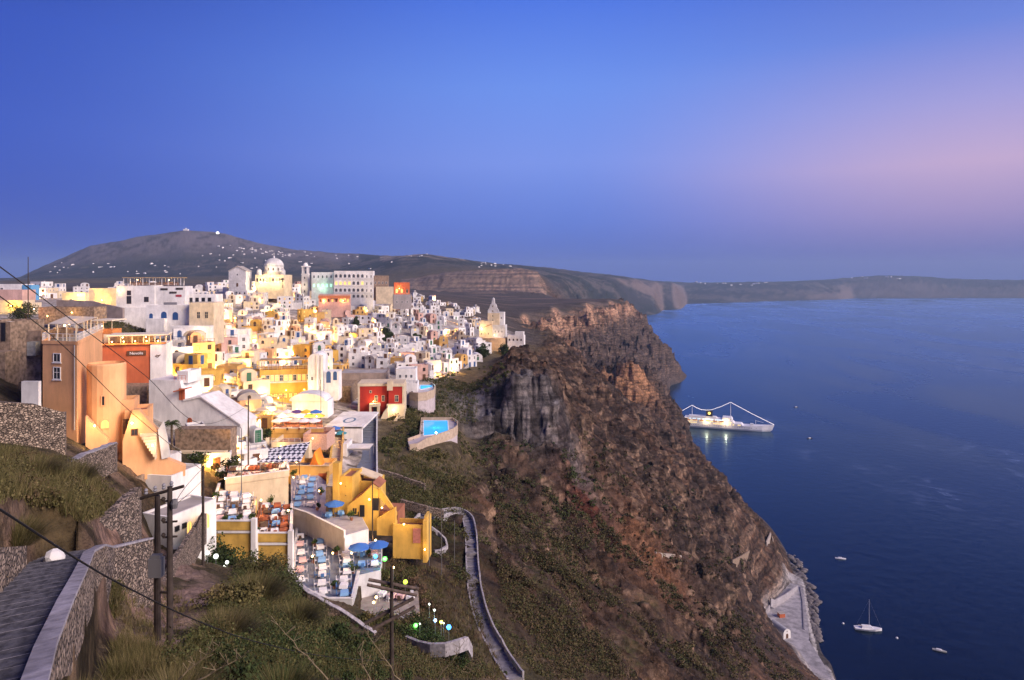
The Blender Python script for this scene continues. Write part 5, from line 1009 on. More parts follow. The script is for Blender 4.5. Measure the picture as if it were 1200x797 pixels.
# ------------------------------------------------------------------ the other houses of the town
def inside(p, poly):
    x, y = p; c = False; n = len(poly)
    for i in range(n):
        x1, y1 = poly[i]; x2, y2 = poly[(i + 1) % n]
        if (y1 > y) != (y2 > y) and x < (x2 - x1) * (y - y1) / (y2 - y1) + x1: c = not c
    return c
HOLES = [[(60, 360), (150, 366), (195, 386), (200, 412), (188, 395), (130, 384), (60, 372)], [(338, 372), (352, 372), (372, 410), (350, 408)]]
def fill(poly, n, wr, sts, colours, warm, vault=.2, upper=.4, terr=.6, seed=1, yaw=(-20, 55), tries=6000, lit=.12, gap=.82, big=1.15):
    rnd = random.Random(seed); xs = [p[0] for p in poly]; ys = [p[1] for p in poly]; k = 0
    for _ in range(tries):
        if k >= n: break
        p = (rnd.uniform(min(xs), max(xs)), rnd.uniform(min(ys), max(ys)))
        if not inside(p, poly) or any(inside(p, h) for h in HOLES): continue
        Y = hit(p[0], p[1], 60, 900)
        if not Y: continue
        x = WX(p[0], Y); w = rnd.uniform(*wr); d = rnd.uniform(wr[0], wr[1] * .9); r = max(w, d) * .5
        if not free(x, Y, r * gap): continue
        rf = 'vault' if rnd.random() < vault else 'flat'
        if rf == 'vault': w = min(w, 5.5)
        house(x, Y, w, d, rnd.choice(sts), R(rnd.uniform(*yaw)), rnd.choice(colours), rf, rnd.choice(['blue', 'brown', 'green', 'brown', 'brown']), lit, warm if isinstance(warm, bool) else rnd.random() < warm, rnd.random() < terr, rf == 'flat' and rnd.random() < upper, 'arch' if rnd.random() < .3 else 'rect', rnd, big)
        k += 1
    return k
W_ = ['white'] * 8 + ['off-white'] * 2
k1 = fill([(400, 372), (438, 352), (485, 340), (520, 352), (552, 366), (566, 392), (572, 412), (552, 428), (520, 436), (494, 446), (462, 438), (440, 436), (410, 430), (396, 400)], 175, (4.2, 9.6), [1, 1, 2, 2], W_ + W_ + ['cream', 'cream', 'ochre', 'pink'], .16, .3, .45, .7, 3, gap=.56)
k2 = fill([(40, 345), (140, 338), (250, 338), (300, 334), (345, 338), (380, 350), (360, 372), (300, 372), (255, 372), (210, 352), (140, 350), (40, 356)], 55, (7, 12), [1, 2, 2, 3], W_ + ['cream', 'cream', 'pink'], .35, .1, .4, .5, 4, lit=.25, gap=.65)
k3 = fill([(252, 372), (400, 368), (420, 432), (390, 436), (300, 428), (262, 440), (222, 446), (196, 440), (200, 415), (250, 400)], 112, (4.5, 9.5), [1, 2, 2, 3], W_ + ['cream'] * 4 + ['ochre', 'pink', 'yellow', 'orange'], .75, .12, .4, .75, 5, lit=.35, gap=.6)
k4 = fill([(205, 440), (300, 430), (306, 470), (314, 484), (306, 504), (284, 500), (240, 462)], 32, (5, 8), [1, 1, 2], W_[:5] + ['cream'] * 4 + ['ochre', 'yellow', 'orange'], .95, .1, .2, .9, 6, lit=.5, gap=.62)
k5 = fill([(555, 372), (562, 366), (540, 352), (560, 385)], 4, (4, 6), [1, 2], W_, .1, .2, .4, .4, 8)
k6 = fill([(232, 505), (290, 510), (300, 550), (240, 556)], 6, (4, 6), [1, 1], W_ + ['cream'], .7, .0, .1, .7, 9)
print('TOWNCOUNT', k1, k2, k3, k4, k5, k6, len(TOWN))
ORD = ['', 'second', 'third', 'fourth', 'fifth', 'sixth', 'seventh', 'eighth', 'ninth', 'tenth', 'eleventh', 'twelfth', 'thirteenth', 'fourteenth', 'fifteenth', 'sixteenth', 'seventeenth', 'eighteenth', 'nineteenth', 'twentieth']
def label_by_landmark(items, cat, group):
    """items: (root, description, px, py): description, then which one counted from a landmark"""
    buckets = {}
    for it in items:
        root, desc, px, py = it; lm = min(LM, key=lambda l: (l[1] - px) ** 2 + ((l[2] - py) * 1.4) ** 2); dx, dy = px - lm[1], (py - lm[2]) * 1.3
        rel = ('below' if dy > 0 else 'above') if abs(dy) > abs(dx) else ('seaward of' if dx > 0 else 'landward of')
        buckets.setdefault((desc, rel, lm[0]), []).append((math.hypot(dx, dy), root))
    for (desc, rel, lm), v in buckets.items():
        v.sort(key=lambda q: q[0])
        for i, (_, root) in enumerate(v): tag(root, f"{desc}, {(ORD[i] + ' ') if i else ''}{rel} {lm}", cat, group)
label_by_landmark(TOWN, 'house', 'houses of the hill town')
# ------------------------------------------------------------------ dining terraces
def platform(name, label, key, wallm, floorm, edge, coping=WHITE, par=.85, par_m=None, down=9):
    """a paved terrace: retaining wall, floor, and a parapet along the listed corner-to-corner edges"""
    z, P = PLAT[key]; cx = sum(p[0] for p in P) / len(P); cy = sum(p[1] for p in P) / len(P)
    t = thing(name, label, 'terrace', (cx, cy, z)); Q = [(x - cx, y - cy) for x, y in P]
    if sum(Q[i][0] * Q[(i + 1) % len(Q)][1] - Q[(i + 1) % len(Q)][0] * Q[i][1] for i in range(len(Q))) < 0: Qc = Q[::-1]
    else: Qc = Q
    MB().prism(Qc, -down, -.02).build('retaining_wall', wallm, t); S = [(x * .985, y * .985) for x, y in Qc]; MB().prism(S, -.019, .02).build('floor', floorm, t)
    for a, b in edge:
        mb = MB(); mb.wallstrip([Q[a], Q[b]], -.3, par, .3); mb.build('parapet', par_m or wallm, t)
        mb = MB(); mb.wallstrip([Q[a], Q[b]], par + .003, par + .13, .42); mb.build('coping', coping, t)
    return t
YWALL = mat('yellow_wash', (.68, .43, .10), .9, .12, .8)
platform('terrace', 'slate-floored dining terrace with rows of white tables', 'dining', WHITE2, SLATE, [(0, 1), (1, 2), (2, 3), (8, 0)], par=.5, down=7)
t_up = platform('terrace', 'crowded planted terrace on a yellow wall with a white corner pillar', 'upper', YWALL, ROOFG, [(0, 1), (3, 0)])
t_mid = platform('terrace', 'terrace with rust-coloured seating on a lower yellow wall', 'middle', YWALL, ROOFT, [(0, 1), (1, 2)])
platform('terrace', 'grey courtyard below the yellow house with a white sloping parapet', 'court', WHITE, mat('lilac_paving', (.36, .35, .42), .8, .1, .8), [(0, 1), (1, 2)], par=.7)
platform('terrace', 'small garden terrace with dark pots under the utility crossbeams', 'garden', STONE, mat('sandy_paving', (.36, .31, .27), .9, .15, 1), [(0, 1)], par=.3)
def edge_dress(key, t, a, b):
    """white frame strips on the yellow walls"""
    z, P = PLAT[key]; A = Vector((P[a][0], P[a][1], 0)) - Vector((t.location.x, t.location.y, 0)); B = Vector((P[b][0], P[b][1], 0)) - Vector((t.location.x, t.location.y, 0))
    for p in (A, B): MB().box(p.x - .32, p.x + .32, p.y - .38, p.y + .3, -8, 1.25).build('corner_pillar', WHITE, t)
    d = B - A; mb = MB(); n = Vector((d.y, -d.x, 0)).normalized() * .1; mb.wallstrip([(A + n).to_tuple()[:2], (B + n).to_tuple()[:2]], -.75, -.45, .14); mb.build('band', WHITE, t)
edge_dress('upper', t_up, 0, 1); edge_dress('middle', t_mid, 0, 1)
SEAT = {'white': mat('white_seat', (.72, .71, .74), .6, 0), 'rust': mat('rust_seat', (.26, .085, .045), .7, 0), 'blue': mat('blue_seat', (.06, .16, .36), .6, 0), 'dark wood': mat('dark_seat', (.10, .06, .04), .7, 0)}
TOPC = {'white': CLOTH, 'rust': mat('rust_cloth', (.36, .11, .05), .9, 0), 'pale blue': mat('pale_blue_cloth', (.22, .42, .72), .9, 0), 'pink': mat('pink_cloth', (.72, .48, .46), .9, 0), 'dark wood': SEAT['dark wood']}
def chair_mesh(m):
    mb = MB(); mb.box(-.22, .22, -.22, .22, .43, .48)
    for x in (-.22, .18):
        for y in (-.22, .18): mb.box(x, x + .04, y, y + .04, 0, .43)
    mb.box(-.22, .22, .18, .22, .48, .95); return mb.mesh('chair', m)
def table_mesh(m):
    mb = MB(); mb.prism([(-.5, -.5), (.5, -.5), (.5, .5), (-.5, .5)], .74, .77); mb.add([(-.5, -.5, .739), (.5, -.5, .739), (.5, .5, .739), (-.5, .5, .739), (-.56, -.56, .32), (.56, -.56, .32), (.56, .56, .32), (-.56, .56, .32)], [(i, 4 + i, 4 + (i + 1) % 4, (i + 1) % 4) for i in range(4)])
    mb.box(-.04, .04, -.04, .04, 0, .739); mb.box(-.25, .25, -.25, .25, 0, .04); return mb.mesh('dining_table', m)
CHM = {k: chair_mesh(m) for k, m in SEAT.items()}; TBM = {k: table_mesh(m) for k, m in TOPC.items()}
def table_set(x, y, z, rz, tc, cc, n, where, which, grp):
    o = link('dining_table', TBM[tc], None, (x, y, z), rz); tag(o, f"{tc} {'topped' if tc == 'dark wood' else 'clothed'} table, {which} {where}".replace('  ', ' '), 'table', 'tables ' + grp)
    for k in range(n):
        a = rz + [R(90), R(-90), 0, R(180)][k] + random.uniform(-.15, .15); c = link('chair', CHM[cc], None, (x + math.sin(a) * .82, y - math.cos(a) * .82, z), a + math.pi)
        tag(c, f"{cc} chair at the {which} table {where}", 'chair', f"chairs of the {which} table {where}")
NTH = [''] + ORD[1:]
def row(key, a, b, n, tc, cc, nch, where, grp, jit=.22, rz=None):
    z = PLAT[key][0] + .02; A = plan(z, [a])[0]; B = plan(z, [b])[0]; ang = math.atan2(B[1] - A[1], B[0] - A[0]) - R(90)
    for i in range(n):
        f = i / max(n - 1, 1); t = random.choice(tc) if isinstance(tc, list) else tc; c = random.choice(cc) if isinstance(cc, list) else cc
        which = ['front', 'second', 'third', 'fourth', 'fifth', 'sixth', 'seventh', 'eighth', 'ninth', 'tenth', 'eleventh', 'twelfth'][i]
        table_set(A[0] + (B[0] - A[0]) * f + random.uniform(-jit, jit), A[1] + (B[1] - A[1]) * f + random.uniform(-jit, jit), z, (ang if rz is None else rz) + random.uniform(-.22, .22), t, c, nch if isinstance(nch, int) else random.choice(nch), where, which, grp)
row('dining', (353, 682), (353, 632), 6, ['white', 'white', 'pink'], ['white', 'white', 'dark wood'], [2, 3], 'in the wall-side row of the slate terrace', 'on the slate terrace')
row('dining', (378, 696), (374, 624), 10, ['white', 'white', 'white', 'pale blue'], ['white', 'white', 'blue'], [2, 2, 3], 'in the middle row of the slate terrace', 'on the slate terrace')
row('dining', (404, 699), (406, 646), 8, ['white', 'white', 'pale blue'], ['white', 'blue'], [2, 2, 3], 'in the seaward row of the slate terrace', 'on the slate terrace')
row('dining', (424, 664), (426, 640), 3, ['pale blue'], 'blue', [2, 3], 'at the seaward corner of the slate terrace', 'on the slate terrace')
row('dining', (438, 664), (437, 642), 3, ['pink', 'white'], 'white', [2, 3], 'by the hedge of the slate terrace', 'on the slate terrace')
row('upper', (256, 611), (260, 582), 5, ['white', 'dark wood', 'white', 'pink'], ['dark wood', 'rust', 'white'], [2, 3], 'along the landward side of the planted terrace', 'on the planted terrace')
row('upper', (272, 612), (275, 582), 5, ['white', 'dark wood', 'pale blue'], ['dark wood', 'blue', 'white'], [2, 3], 'in the middle of the planted terrace', 'on the planted terrace')
row('upper', (288, 612), (290, 584), 5, ['white', 'rust', 'white'], ['white', 'dark wood'], [2, 3], 'along the seaward side of the planted terrace', 'on the planted terrace')
row('middle', (309, 626), (312, 596), 5, ['rust', 'white', 'dark wood'], ['rust', 'dark wood'], [2, 3], 'in the inner row of the rust-seated terrace', 'on the rust-seated terrace')
row('middle', (322, 626), (323, 596), 5, ['white', 'rust', 'pale blue'], ['rust', 'blue'], [2, 3], 'in the middle row of the rust-seated terrace', 'on the rust-seated terrace')
row('middle', (334, 626), (335, 598), 5, ['rust', 'white'], ['rust', 'white'], [2], 'in the outer row of the rust-seated terrace', 'on the rust-seated terrace')
row('court', (349, 594), (356, 562), 6, ['white', 'pale blue'], ['white', 'blue'], [2, 3], 'in the landward row of the grey courtyard', 'in the grey courtyard')
row('court', (362, 594), (367, 564), 5, ['white', 'pale blue'], ['white'], [2], 'in the second row of the grey courtyard', 'in the grey courtyard')
row('court', (384, 606), (400, 604), 2, ['pale blue'], 'blue', [3], 'near the fence of the grey courtyard', 'in the grey courtyard')
platform('terrace', 'upper cafe terrace of dark tables behind the planted terrace', 'cafe', CREAM, ROOFG, [(0, 1), (1, 2)], par=.7)
row('cafe', (272, 562), (330, 555), 9, ['white', 'dark wood', 'pink'], ['dark wood', 'rust', 'white'], [2, 3], 'at the front of the upper cafe terrace', 'on the upper cafe terrace', rz=0)
row('cafe', (275, 553), (330, 549), 9, ['white', 'dark wood', 'rust'], ['dark wood', 'rust'], [2], 'at the back of the upper cafe terrace', 'on the upper cafe terrace', rz=0)
row('garden', (446, 700), (482, 704), 4, ['pink', 'white'], ['white', 'dark wood'], [2], 'in the pot garden', 'in the pot garden')
# lamps, pots and planting of the terraces
def lantern_post(px, py, key, power, label, white=False, h=2.3, col=(1, .56, .18)):
    z = PLAT[key][0]; x, y = plan(z, [(px, py)])[0]; t = thing('lantern_post', label, 'lamp', (x, y, z)); mb = MB(); mb.lathe([(.09, 0), (.05, .15), (.035, h)], 8); mb.build('pole', METAL, t)
    link('globe', BM_WHITE if white else BM_WARM, t, (0, 0, h + .14)); glow(t, (0, 0, h + .45), power * 2.2, col)
for i, a in enumerate([(264, 579, 'upper', 45, 'warm globe lamp at the uphill edge of the planted terrace'), (293, 600, 'upper', 45, 'warm globe lamp by the seaward edge of the planted terrace'), (250, 604, 'upper', 40, 'warm globe lamp by the white house side of the planted terrace'), (306, 605, 'middle', 60, 'warm globe lamp between the yellow-walled terraces'), (338, 618, 'middle', 40, 'warm globe lamp on the outer corner of the rust-seated terrace'),
    (366, 672, 'dining', 26, 'warm globe lamp between the table rows of the slate terrace'), (390, 668, 'dining', 22, 'warm globe lamp beside the middle table row of the slate terrace'), (412, 668, 'dining', 26, 'warm globe lamp on the seaward edge of the slate terrace'), (280, 556, 'cafe', 90, 'warm globe lamp at the landward end of the upper cafe terrace'), (305, 552, 'cafe', 90, 'warm globe lamp in the middle of the upper cafe terrace'), (328, 553, 'cafe', 90, 'warm globe lamp at the seaward end of the upper cafe terrace'), (344, 575, 'court', 40, 'warm globe lamp in the grey courtyard corner'), (374, 592, 'court', 35, 'warm globe lamp by the fence of the grey courtyard'), (440, 652, 'dining', 24, 'warm globe lamp at the hedge end of the slate terrace')]):
    lantern_post(a[0], a[1], a[2], a[3], a[4])
# parasols
def parasol_mesh(r, h):
    c = MB(); n = 8; c.add([(r * math.cos(2 * math.pi * (i + .5) / n), r * math.sin(2 * math.pi * (i + .5) / n), h) for i in range(n)] + [(0, 0, h + r * .38)] + [(r * math.cos(2 * math.pi * (i + .5) / n), r * math.sin(2 * math.pi * (i + .5) / n), h - .16) for i in range(n)] + [(0, 0, h + r * .34)],
        [(i, (i + 1) % n, 8) for i in range(n)] + [(9 + (i + 1) % n, 9 + i, 17) for i in range(n)] + [(9 + i, 9 + (i + 1) % n, (i + 1) % n, i) for i in range(n)])
    p = MB(); p.lathe([(.28, 0), (.28, .08), (.03, .1), (.03, h + r * .33)], 8); return c, p
PCOL = {'white': CLOTH, 'cream': CANVAS, 'blue': mat('blue_canvas', (.05, .16, .5), .9, 0), 'yellow': mat('yellow_canvas', (.75, .5, .06), .9, 0), 'green': mat('green_canvas', (.25, .42, .08), .9, 0), 'teal': mat('teal_canvas', (.05, .25, .3), .9, 0), 'purple': mat('purple_canvas', (.12, .06, .22), .9, 0)}
_c, _p = parasol_mesh(1.6, 2.2); PCM = {k: _c.mesh('canopy', m) for k, m in PCOL.items()}; PPM = _p.mesh('pole', WOOD)
PARA = []
def parasol(x, y, z, colr, label=None, rz=0):
    t = thing('parasol', label, 'parasol', (x, y, z), rz, 'parasols of the town terraces'); link('canopy', PCM[colr], t, (0, 0, 0)); link('pole', PPM, t, (0, 0, 0))
    if not label: px, py = seen_px((x, y, z + 2.2)); PARA.append((t, f"open {colr} parasol", px, py))
    return t
z, _ = PLAT['dining']
for px, py, c, lb in ((421, 658, 'blue', 'blue parasol at the seaward corner of the slate terrace'), (372, 622, 'white', 'white parasol over the back of the slate terrace'), (443, 655, 'blue', 'blue parasol beside the hedge of the slate terrace')):
    x, y = plan(z, [(px, py)])[0]; parasol(x, y, z, c, lb)
zc, _ = PLAT['court']; x, y = plan(zc, [(392, 606)])[0]; parasol(x, y, zc, 'blue', 'blue parasol standing in the grey courtyard')
def furnish():
    """tables and parasols on the little house terraces"""
    rnd = random.Random(23); n = 0; TS = []
    for root, c, tw, td in sorted(TERR, key=lambda q: q[0].location.y):
        M = Matrix.Translation(root.location) @ Matrix.Rotation(root.rotation_euler.z, 4, 'Z'); px, py = seen_px(M @ c)
        if px > 430 or py < 380: continue
        k = max(1, int(tw / 2.4))
        for i in range(k):
            if rnd.random() < .18: continue
            p = M @ (c + Vector((-tw / 2 + tw * (i + .5) / k, rnd.uniform(-.3, .3), 0)))
            if rnd.random() < .42 and root.location.y < 290: parasol(p.x, p.y, p.z, rnd.choice(['white', 'cream', 'cream', 'white', 'yellow', 'blue', 'green', 'purple', 'teal']), None, rnd.random())
            else:
                col = rnd.choice(['white', 'white', 'rust', 'pale blue', 'pink']); o = link('dining_table', TBM[col], None, (p.x, p.y, p.z), root.rotation_euler.z); TS.append((o, f"small {col} clothed table", *seen_px(p))); n += 1
                if p.y < 210:
                    for sgn in (-1, 1):
                        q = M @ (c + Vector((-tw / 2 + tw * (i + .5) / k + sgn * .8, 0, 0))); cc = rnd.choice(list(CHM)); ch = link('chair', CHM[cc], None, (q.x, q.y, p.z), root.rotation_euler.z + sgn * R(-90)); TS.append((ch, f"{cc} chair on a house terrace", *seen_px(q)))
    return TS
TS_ = furnish(); label_by_landmark([t for t in TS_ if t[0].name.startswith('dining')], 'table', 'tables on house terraces'); label_by_landmark([t for t in TS_ if t[0].name.startswith('chair')], 'chair', 'chairs on house terraces')
# free-standing parasols in the bright quarter under the white roof terrace
zp, _ = PLAT['parasol']; platform('terrace', 'ochre-walled terrace crowded with white and coloured parasols', 'parasol', OCHRE, ROOFT, [(0, 1)], par=.8, down=8)
for px, py, c in ((326, 504, 'white'), (336, 503, 'white'), (346, 504, 'cream'), (357, 504, 'white'), (368, 504, 'white'), (330, 498, 'white'), (341, 497, 'cream'), (352, 498, 'white'), (363, 498, 'green'), (373, 498, 'yellow'), (326, 493, 'cream'), (337, 493, 'white'), (348, 493, 'purple'), (359, 493, 'yellow'), (370, 493, 'blue')):
    x, y = plan(zp, [(px, py)])[0]; parasol(x, y, zp + .02, c, None, random.random())
row('parasol', (324, 505), (376, 505), 8, ['white', 'rust', 'pink'], ['rust', 'dark wood', 'white'], [2, 3], 'at the front edge of the parasol terrace', 'on the parasol terrace', rz=0)
row('parasol', (326, 497), (374, 497), 8, ['white', 'rust'], ['rust', 'dark wood'], [2], 'in the middle of the parasol terrace', 'on the parasol terrace', rz=0)
for px, py, w_ in ((332, 500, 'seaward end'), (351, 501, 'middle'), (371, 500, 'landward end')): lantern_post(px, py, 'parasol', 260, 'warm globe lamp at the ' + {'seaward end': 'landward end', 'landward end': 'seaward end'}.get(w_, w_) + ' of the parasol terrace')
for px, py, c in ((392, 507, 'blue'), (399, 513, 'teal'), (387, 513, 'white')):
    Y = hit(px, py + 8, 60, 400) or 170; x = WX(px, Y); parasol(x, Y, ground(x, Y) + .6, c, None, random.random())
label_by_landmark(PARA, 'parasol', 'parasols of the town terraces')
# timber pergolas over the cafe terraces
PERG = []
def pergola(px, py, w, d, rz, m, power=120):
    Y = hit(px, py, 60, 500) or 200; x = WX(px, Y); z = ground(x, Y) + .5; t = empty('pergola', (x, Y, z), rz); mb = MB()
    for a in (-w / 2, w / 2 - .12):
        for b in (-d / 2, d / 2 - .12): mb.box(a, a + .12, b, b + .12, -3, 2.5)
    mb.each('post', WOOD, t); r_ = MB(); n = int(w / .55)
    r_.box(-w / 2 - .2, w / 2 + .2, -d / 2 - .1, -d / 2 + .05, 2.5, 2.68); r_.box(-w / 2 - .2, w / 2 + .2, d / 2 - .05, d / 2 + .1, 2.5, 2.68)
    for i in range(n): q = -w / 2 + w * (i + .5) / n; r_.box(q - .2, q + .2, -d / 2 - .3, d / 2 + .3, 2.69, 2.75)
    r_.build('slat_roof', m, t); f = MB(); f.box(-w / 2 - .3, w / 2 + .3, -d / 2 - .3, d / 2 + .3, -3.2, -.02); f.build('base', CREAM, t)
    for q in (-w * .25, w * .25): wall_lamp(t, (q, 0, 2.2), power)
    PERG.append((t, {'straw_matting': 'straw-roofed', 'weathered_wood': 'weathered timber', 'brown_wood': 'dark timber', 'cream_canvas': 'cream canvas'}[m.name] + ' pergola with hanging lamps', px, py))
    for k in range(int(w / 2.2)):
        q = Matrix.Translation((x, Y, z)) @ Matrix.Rotation(rz, 4, 'Z') @ Vector((-w / 2 + 1.1 + k * 2.2, 0, 0)); col = random.choice(['rust', 'white', 'dark wood', 'pink']); o = link('dining_table', TBM[col], None, q, rz); PTS.append((o, f"{col} table under a pergola", *seen_px(q)))
PTS = []
for a in ((262, 484, 9, 5, .1, BROWNP), (290, 486, 6, 4, .2, WOOD), (262, 448, 8, 4, .1, TAN), (302, 418, 11, 5, .25, WOOD), (262, 420, 8, 4, .2, TAN), (232, 430, 7, 4, .1, CANVAS), (330, 405, 9, 4, .2, TAN), (306, 500, 6, 4, .1, WOOD), (345, 520, 5, 3, 0, TAN), (290, 405, 8, 4, .3, CANVAS), (320, 478, 6, 3.5, .1, TAN), (225, 415, 8, 4, .2, BROWNP), (280, 378, 9, 4, .1, TAN), (250, 395, 8, 4, .2, TAN)): pergola(*a, 1500 if a[1] < 450 else 900)
label_by_landmark(PERG, 'pergola', 'cafe pergolas'); label_by_landmark(PTS, 'table', 'tables under the pergolas')

# bright street lamps among the roofs
SL = []
for px, py, pw in ((283, 446, 5200), (272, 548, 700), (258, 412, 3600), (300, 470, 2600), (318, 430, 3600), (350, 490, 1800), (362, 508, 900), (240, 440, 2600), (330, 395, 4200), (290, 392, 3600), (345, 418, 3200), (304, 520, 900), (225, 470, 1200), (385, 470, 900), (318, 372, 3600), (372, 392, 3200), (400, 410, 2600), (430, 372, 3000), (262, 368, 3000)):
    Y = hit(px, py, 60, 700)
    if not Y: continue
    x = WX(px, Y); z = ground(x, Y); t = empty('street_lamp', (x, Y, z)); mb = MB(); mb.lathe([(.12, -1), (.07, .4), (.05, 4.6)], 8); mb.build('post', MATS['pole_metal'] if 'pole_metal' in MATS else METAL, t); mb = MB(); mb.lathe([(.12, 0), (.24, .18), (.24, .4), (.05, .58)], 8, (0, 0, 4.6)); mb.build('lantern', BULB, t); glow(t, (0, 0, 5.5), pw, (1, .62, .12), .3); SL.append((t, 'bright golden street lamp', px, py))
label_by_landmark(SL, 'street lamp', 'street lamps of the town')
# pots with greenery round the terraces
PF = []
def potted(px, py, key, label_where, s=.5):
    z = PLAT[key][0]; x, y = plan(z, [(px, py)])[0]; t = thing('potted_plant', 'leafy potted plant ' + label_where, 'plant', (x, y, z + .02)); mb = MB(); mb.lathe([(.2, 0), (.28, .4), (.3, .42), (.26, .42)], 10); mb.build('pot', MATS['terracotta_floor'], t); PF.append((t, s))
for a in ((249, 613, 'upper', 'at the pillar corner of the planted terrace'), (280, 614, 'upper', 'in the middle of the planted terrace parapet'), (294, 612, 'upper', 'at the seaward corner of the planted terrace', .7), (264, 614, 'upper', 'on the landward half of the planted terrace parapet'), (254, 588, 'upper', 'on the uphill side of the planted terrace', .8), (303, 627, 'middle', 'at the inner corner of the rust-seated terrace'), (339, 605, 'middle', 'on the outer edge of the rust-seated terrace', .7), (317, 592, 'middle', 'at the back of the rust-seated terrace', .8), (367, 660, 'dining', 'between the first two rows of the slate terrace'), (368, 640, 'dining', 'further back between the first two rows of the slate terrace'), (392, 690, 'dining', 'near the front of the aisle of the slate terrace'), (394, 650, 'dining', 'at the back of the aisle of the slate terrace', .7), (414, 672, 'dining', 'where the slate terrace widens', .8), (432, 652, 'dining', 'among the blue tables of the slate terrace'), (345, 560, 'court', 'at the uphill end of the grey courtyard', .9), (376, 580, 'court', 'beside the second row of the grey courtyard', .8), (372, 598, 'court', 'in front of the second row of the grey courtyard'), (412, 610, 'court', 'by the yellow house wall of the grey courtyard', .8)): potted(*a)
# ------------------------------------------------------------------ walled path and dry stone walls on the near hill
def drystone():
    m = bpy.data.materials.new('dry_stone'); m.use_nodes = True; nt = m.node_tree; N = nt.nodes; L = nt.links; b = N['Principled BSDF']; b.inputs['Roughness'].default_value = .95
    g = N.new('ShaderNodeNewGeometry'); mp = N.new('ShaderNodeMapping'); mp.inputs['Scale'].default_value = (3.6, 3.6, 6.0); L.new(g.outputs['Position'], mp.inputs[0])
    nz = N.new('ShaderNodeTexNoise'); nz.inputs['Scale'].default_value = 2.0; L.new(mp.outputs[0], nz.inputs['Vector']); mx = N.new('ShaderNodeMix'); mx.data_type = 'RGBA'; mx.inputs[0].default_value = .12; L.new(mp.outputs[0], mx.inputs[6]); L.new(nz.outputs['Color'], mx.inputs[7])
    v = N.new('ShaderNodeTexVoronoi'); v.inputs['Scale'].default_value = 1.2; L.new(mx.outputs[2], v.inputs['Vector']); e = N.new('ShaderNodeTexVoronoi'); e.feature = 'DISTANCE_TO_EDGE'; e.inputs['Scale'].default_value = 1.2; L.new(mx.outputs[2], e.inputs['Vector'])
    r = N.new('ShaderNodeValToRGB'); q = r.color_ramp.elements; q[0].color = (.11, .08, .062, 1); q[1].color = (.50, .39, .30, 1); sp = N.new('ShaderNodeSeparateColor'); L.new(v.outputs['Color'], sp.inputs[0]); L.new(sp.outputs[0], r.inputs[0])
    ed = N.new('ShaderNodeMapRange'); ed.inputs[1].default_value = .0; ed.inputs[2].default_value = .16; ed.inputs[3].default_value = .06; L.new(e.outputs[0], ed.inputs[0]); sc = N.new('ShaderNodeVectorMath'); sc.operation = 'SCALE'; L.new(r.outputs[0], sc.inputs[0]); L.new(ed.outputs[0], sc.inputs['Scale']); L.new(sc.outputs[0], b.inputs['Base Color'])
    bp = N.new('ShaderNodeBump'); bp.inputs['Strength'].default_value = 1; bp.inputs['Distance'].default_value = .12; L.new(ed.outputs[0], bp.inputs['Height']); L.new(bp.outputs[0], b.inputs['Normal']); return m
DRY = drystone(); LILAC = mat('pale_path_wash', (.42, .40, .43), .9, .2, 2.5, .4); PAVE = mat('dark_path_setts', (.10, .10, .115), .85, .3, 5, .6)
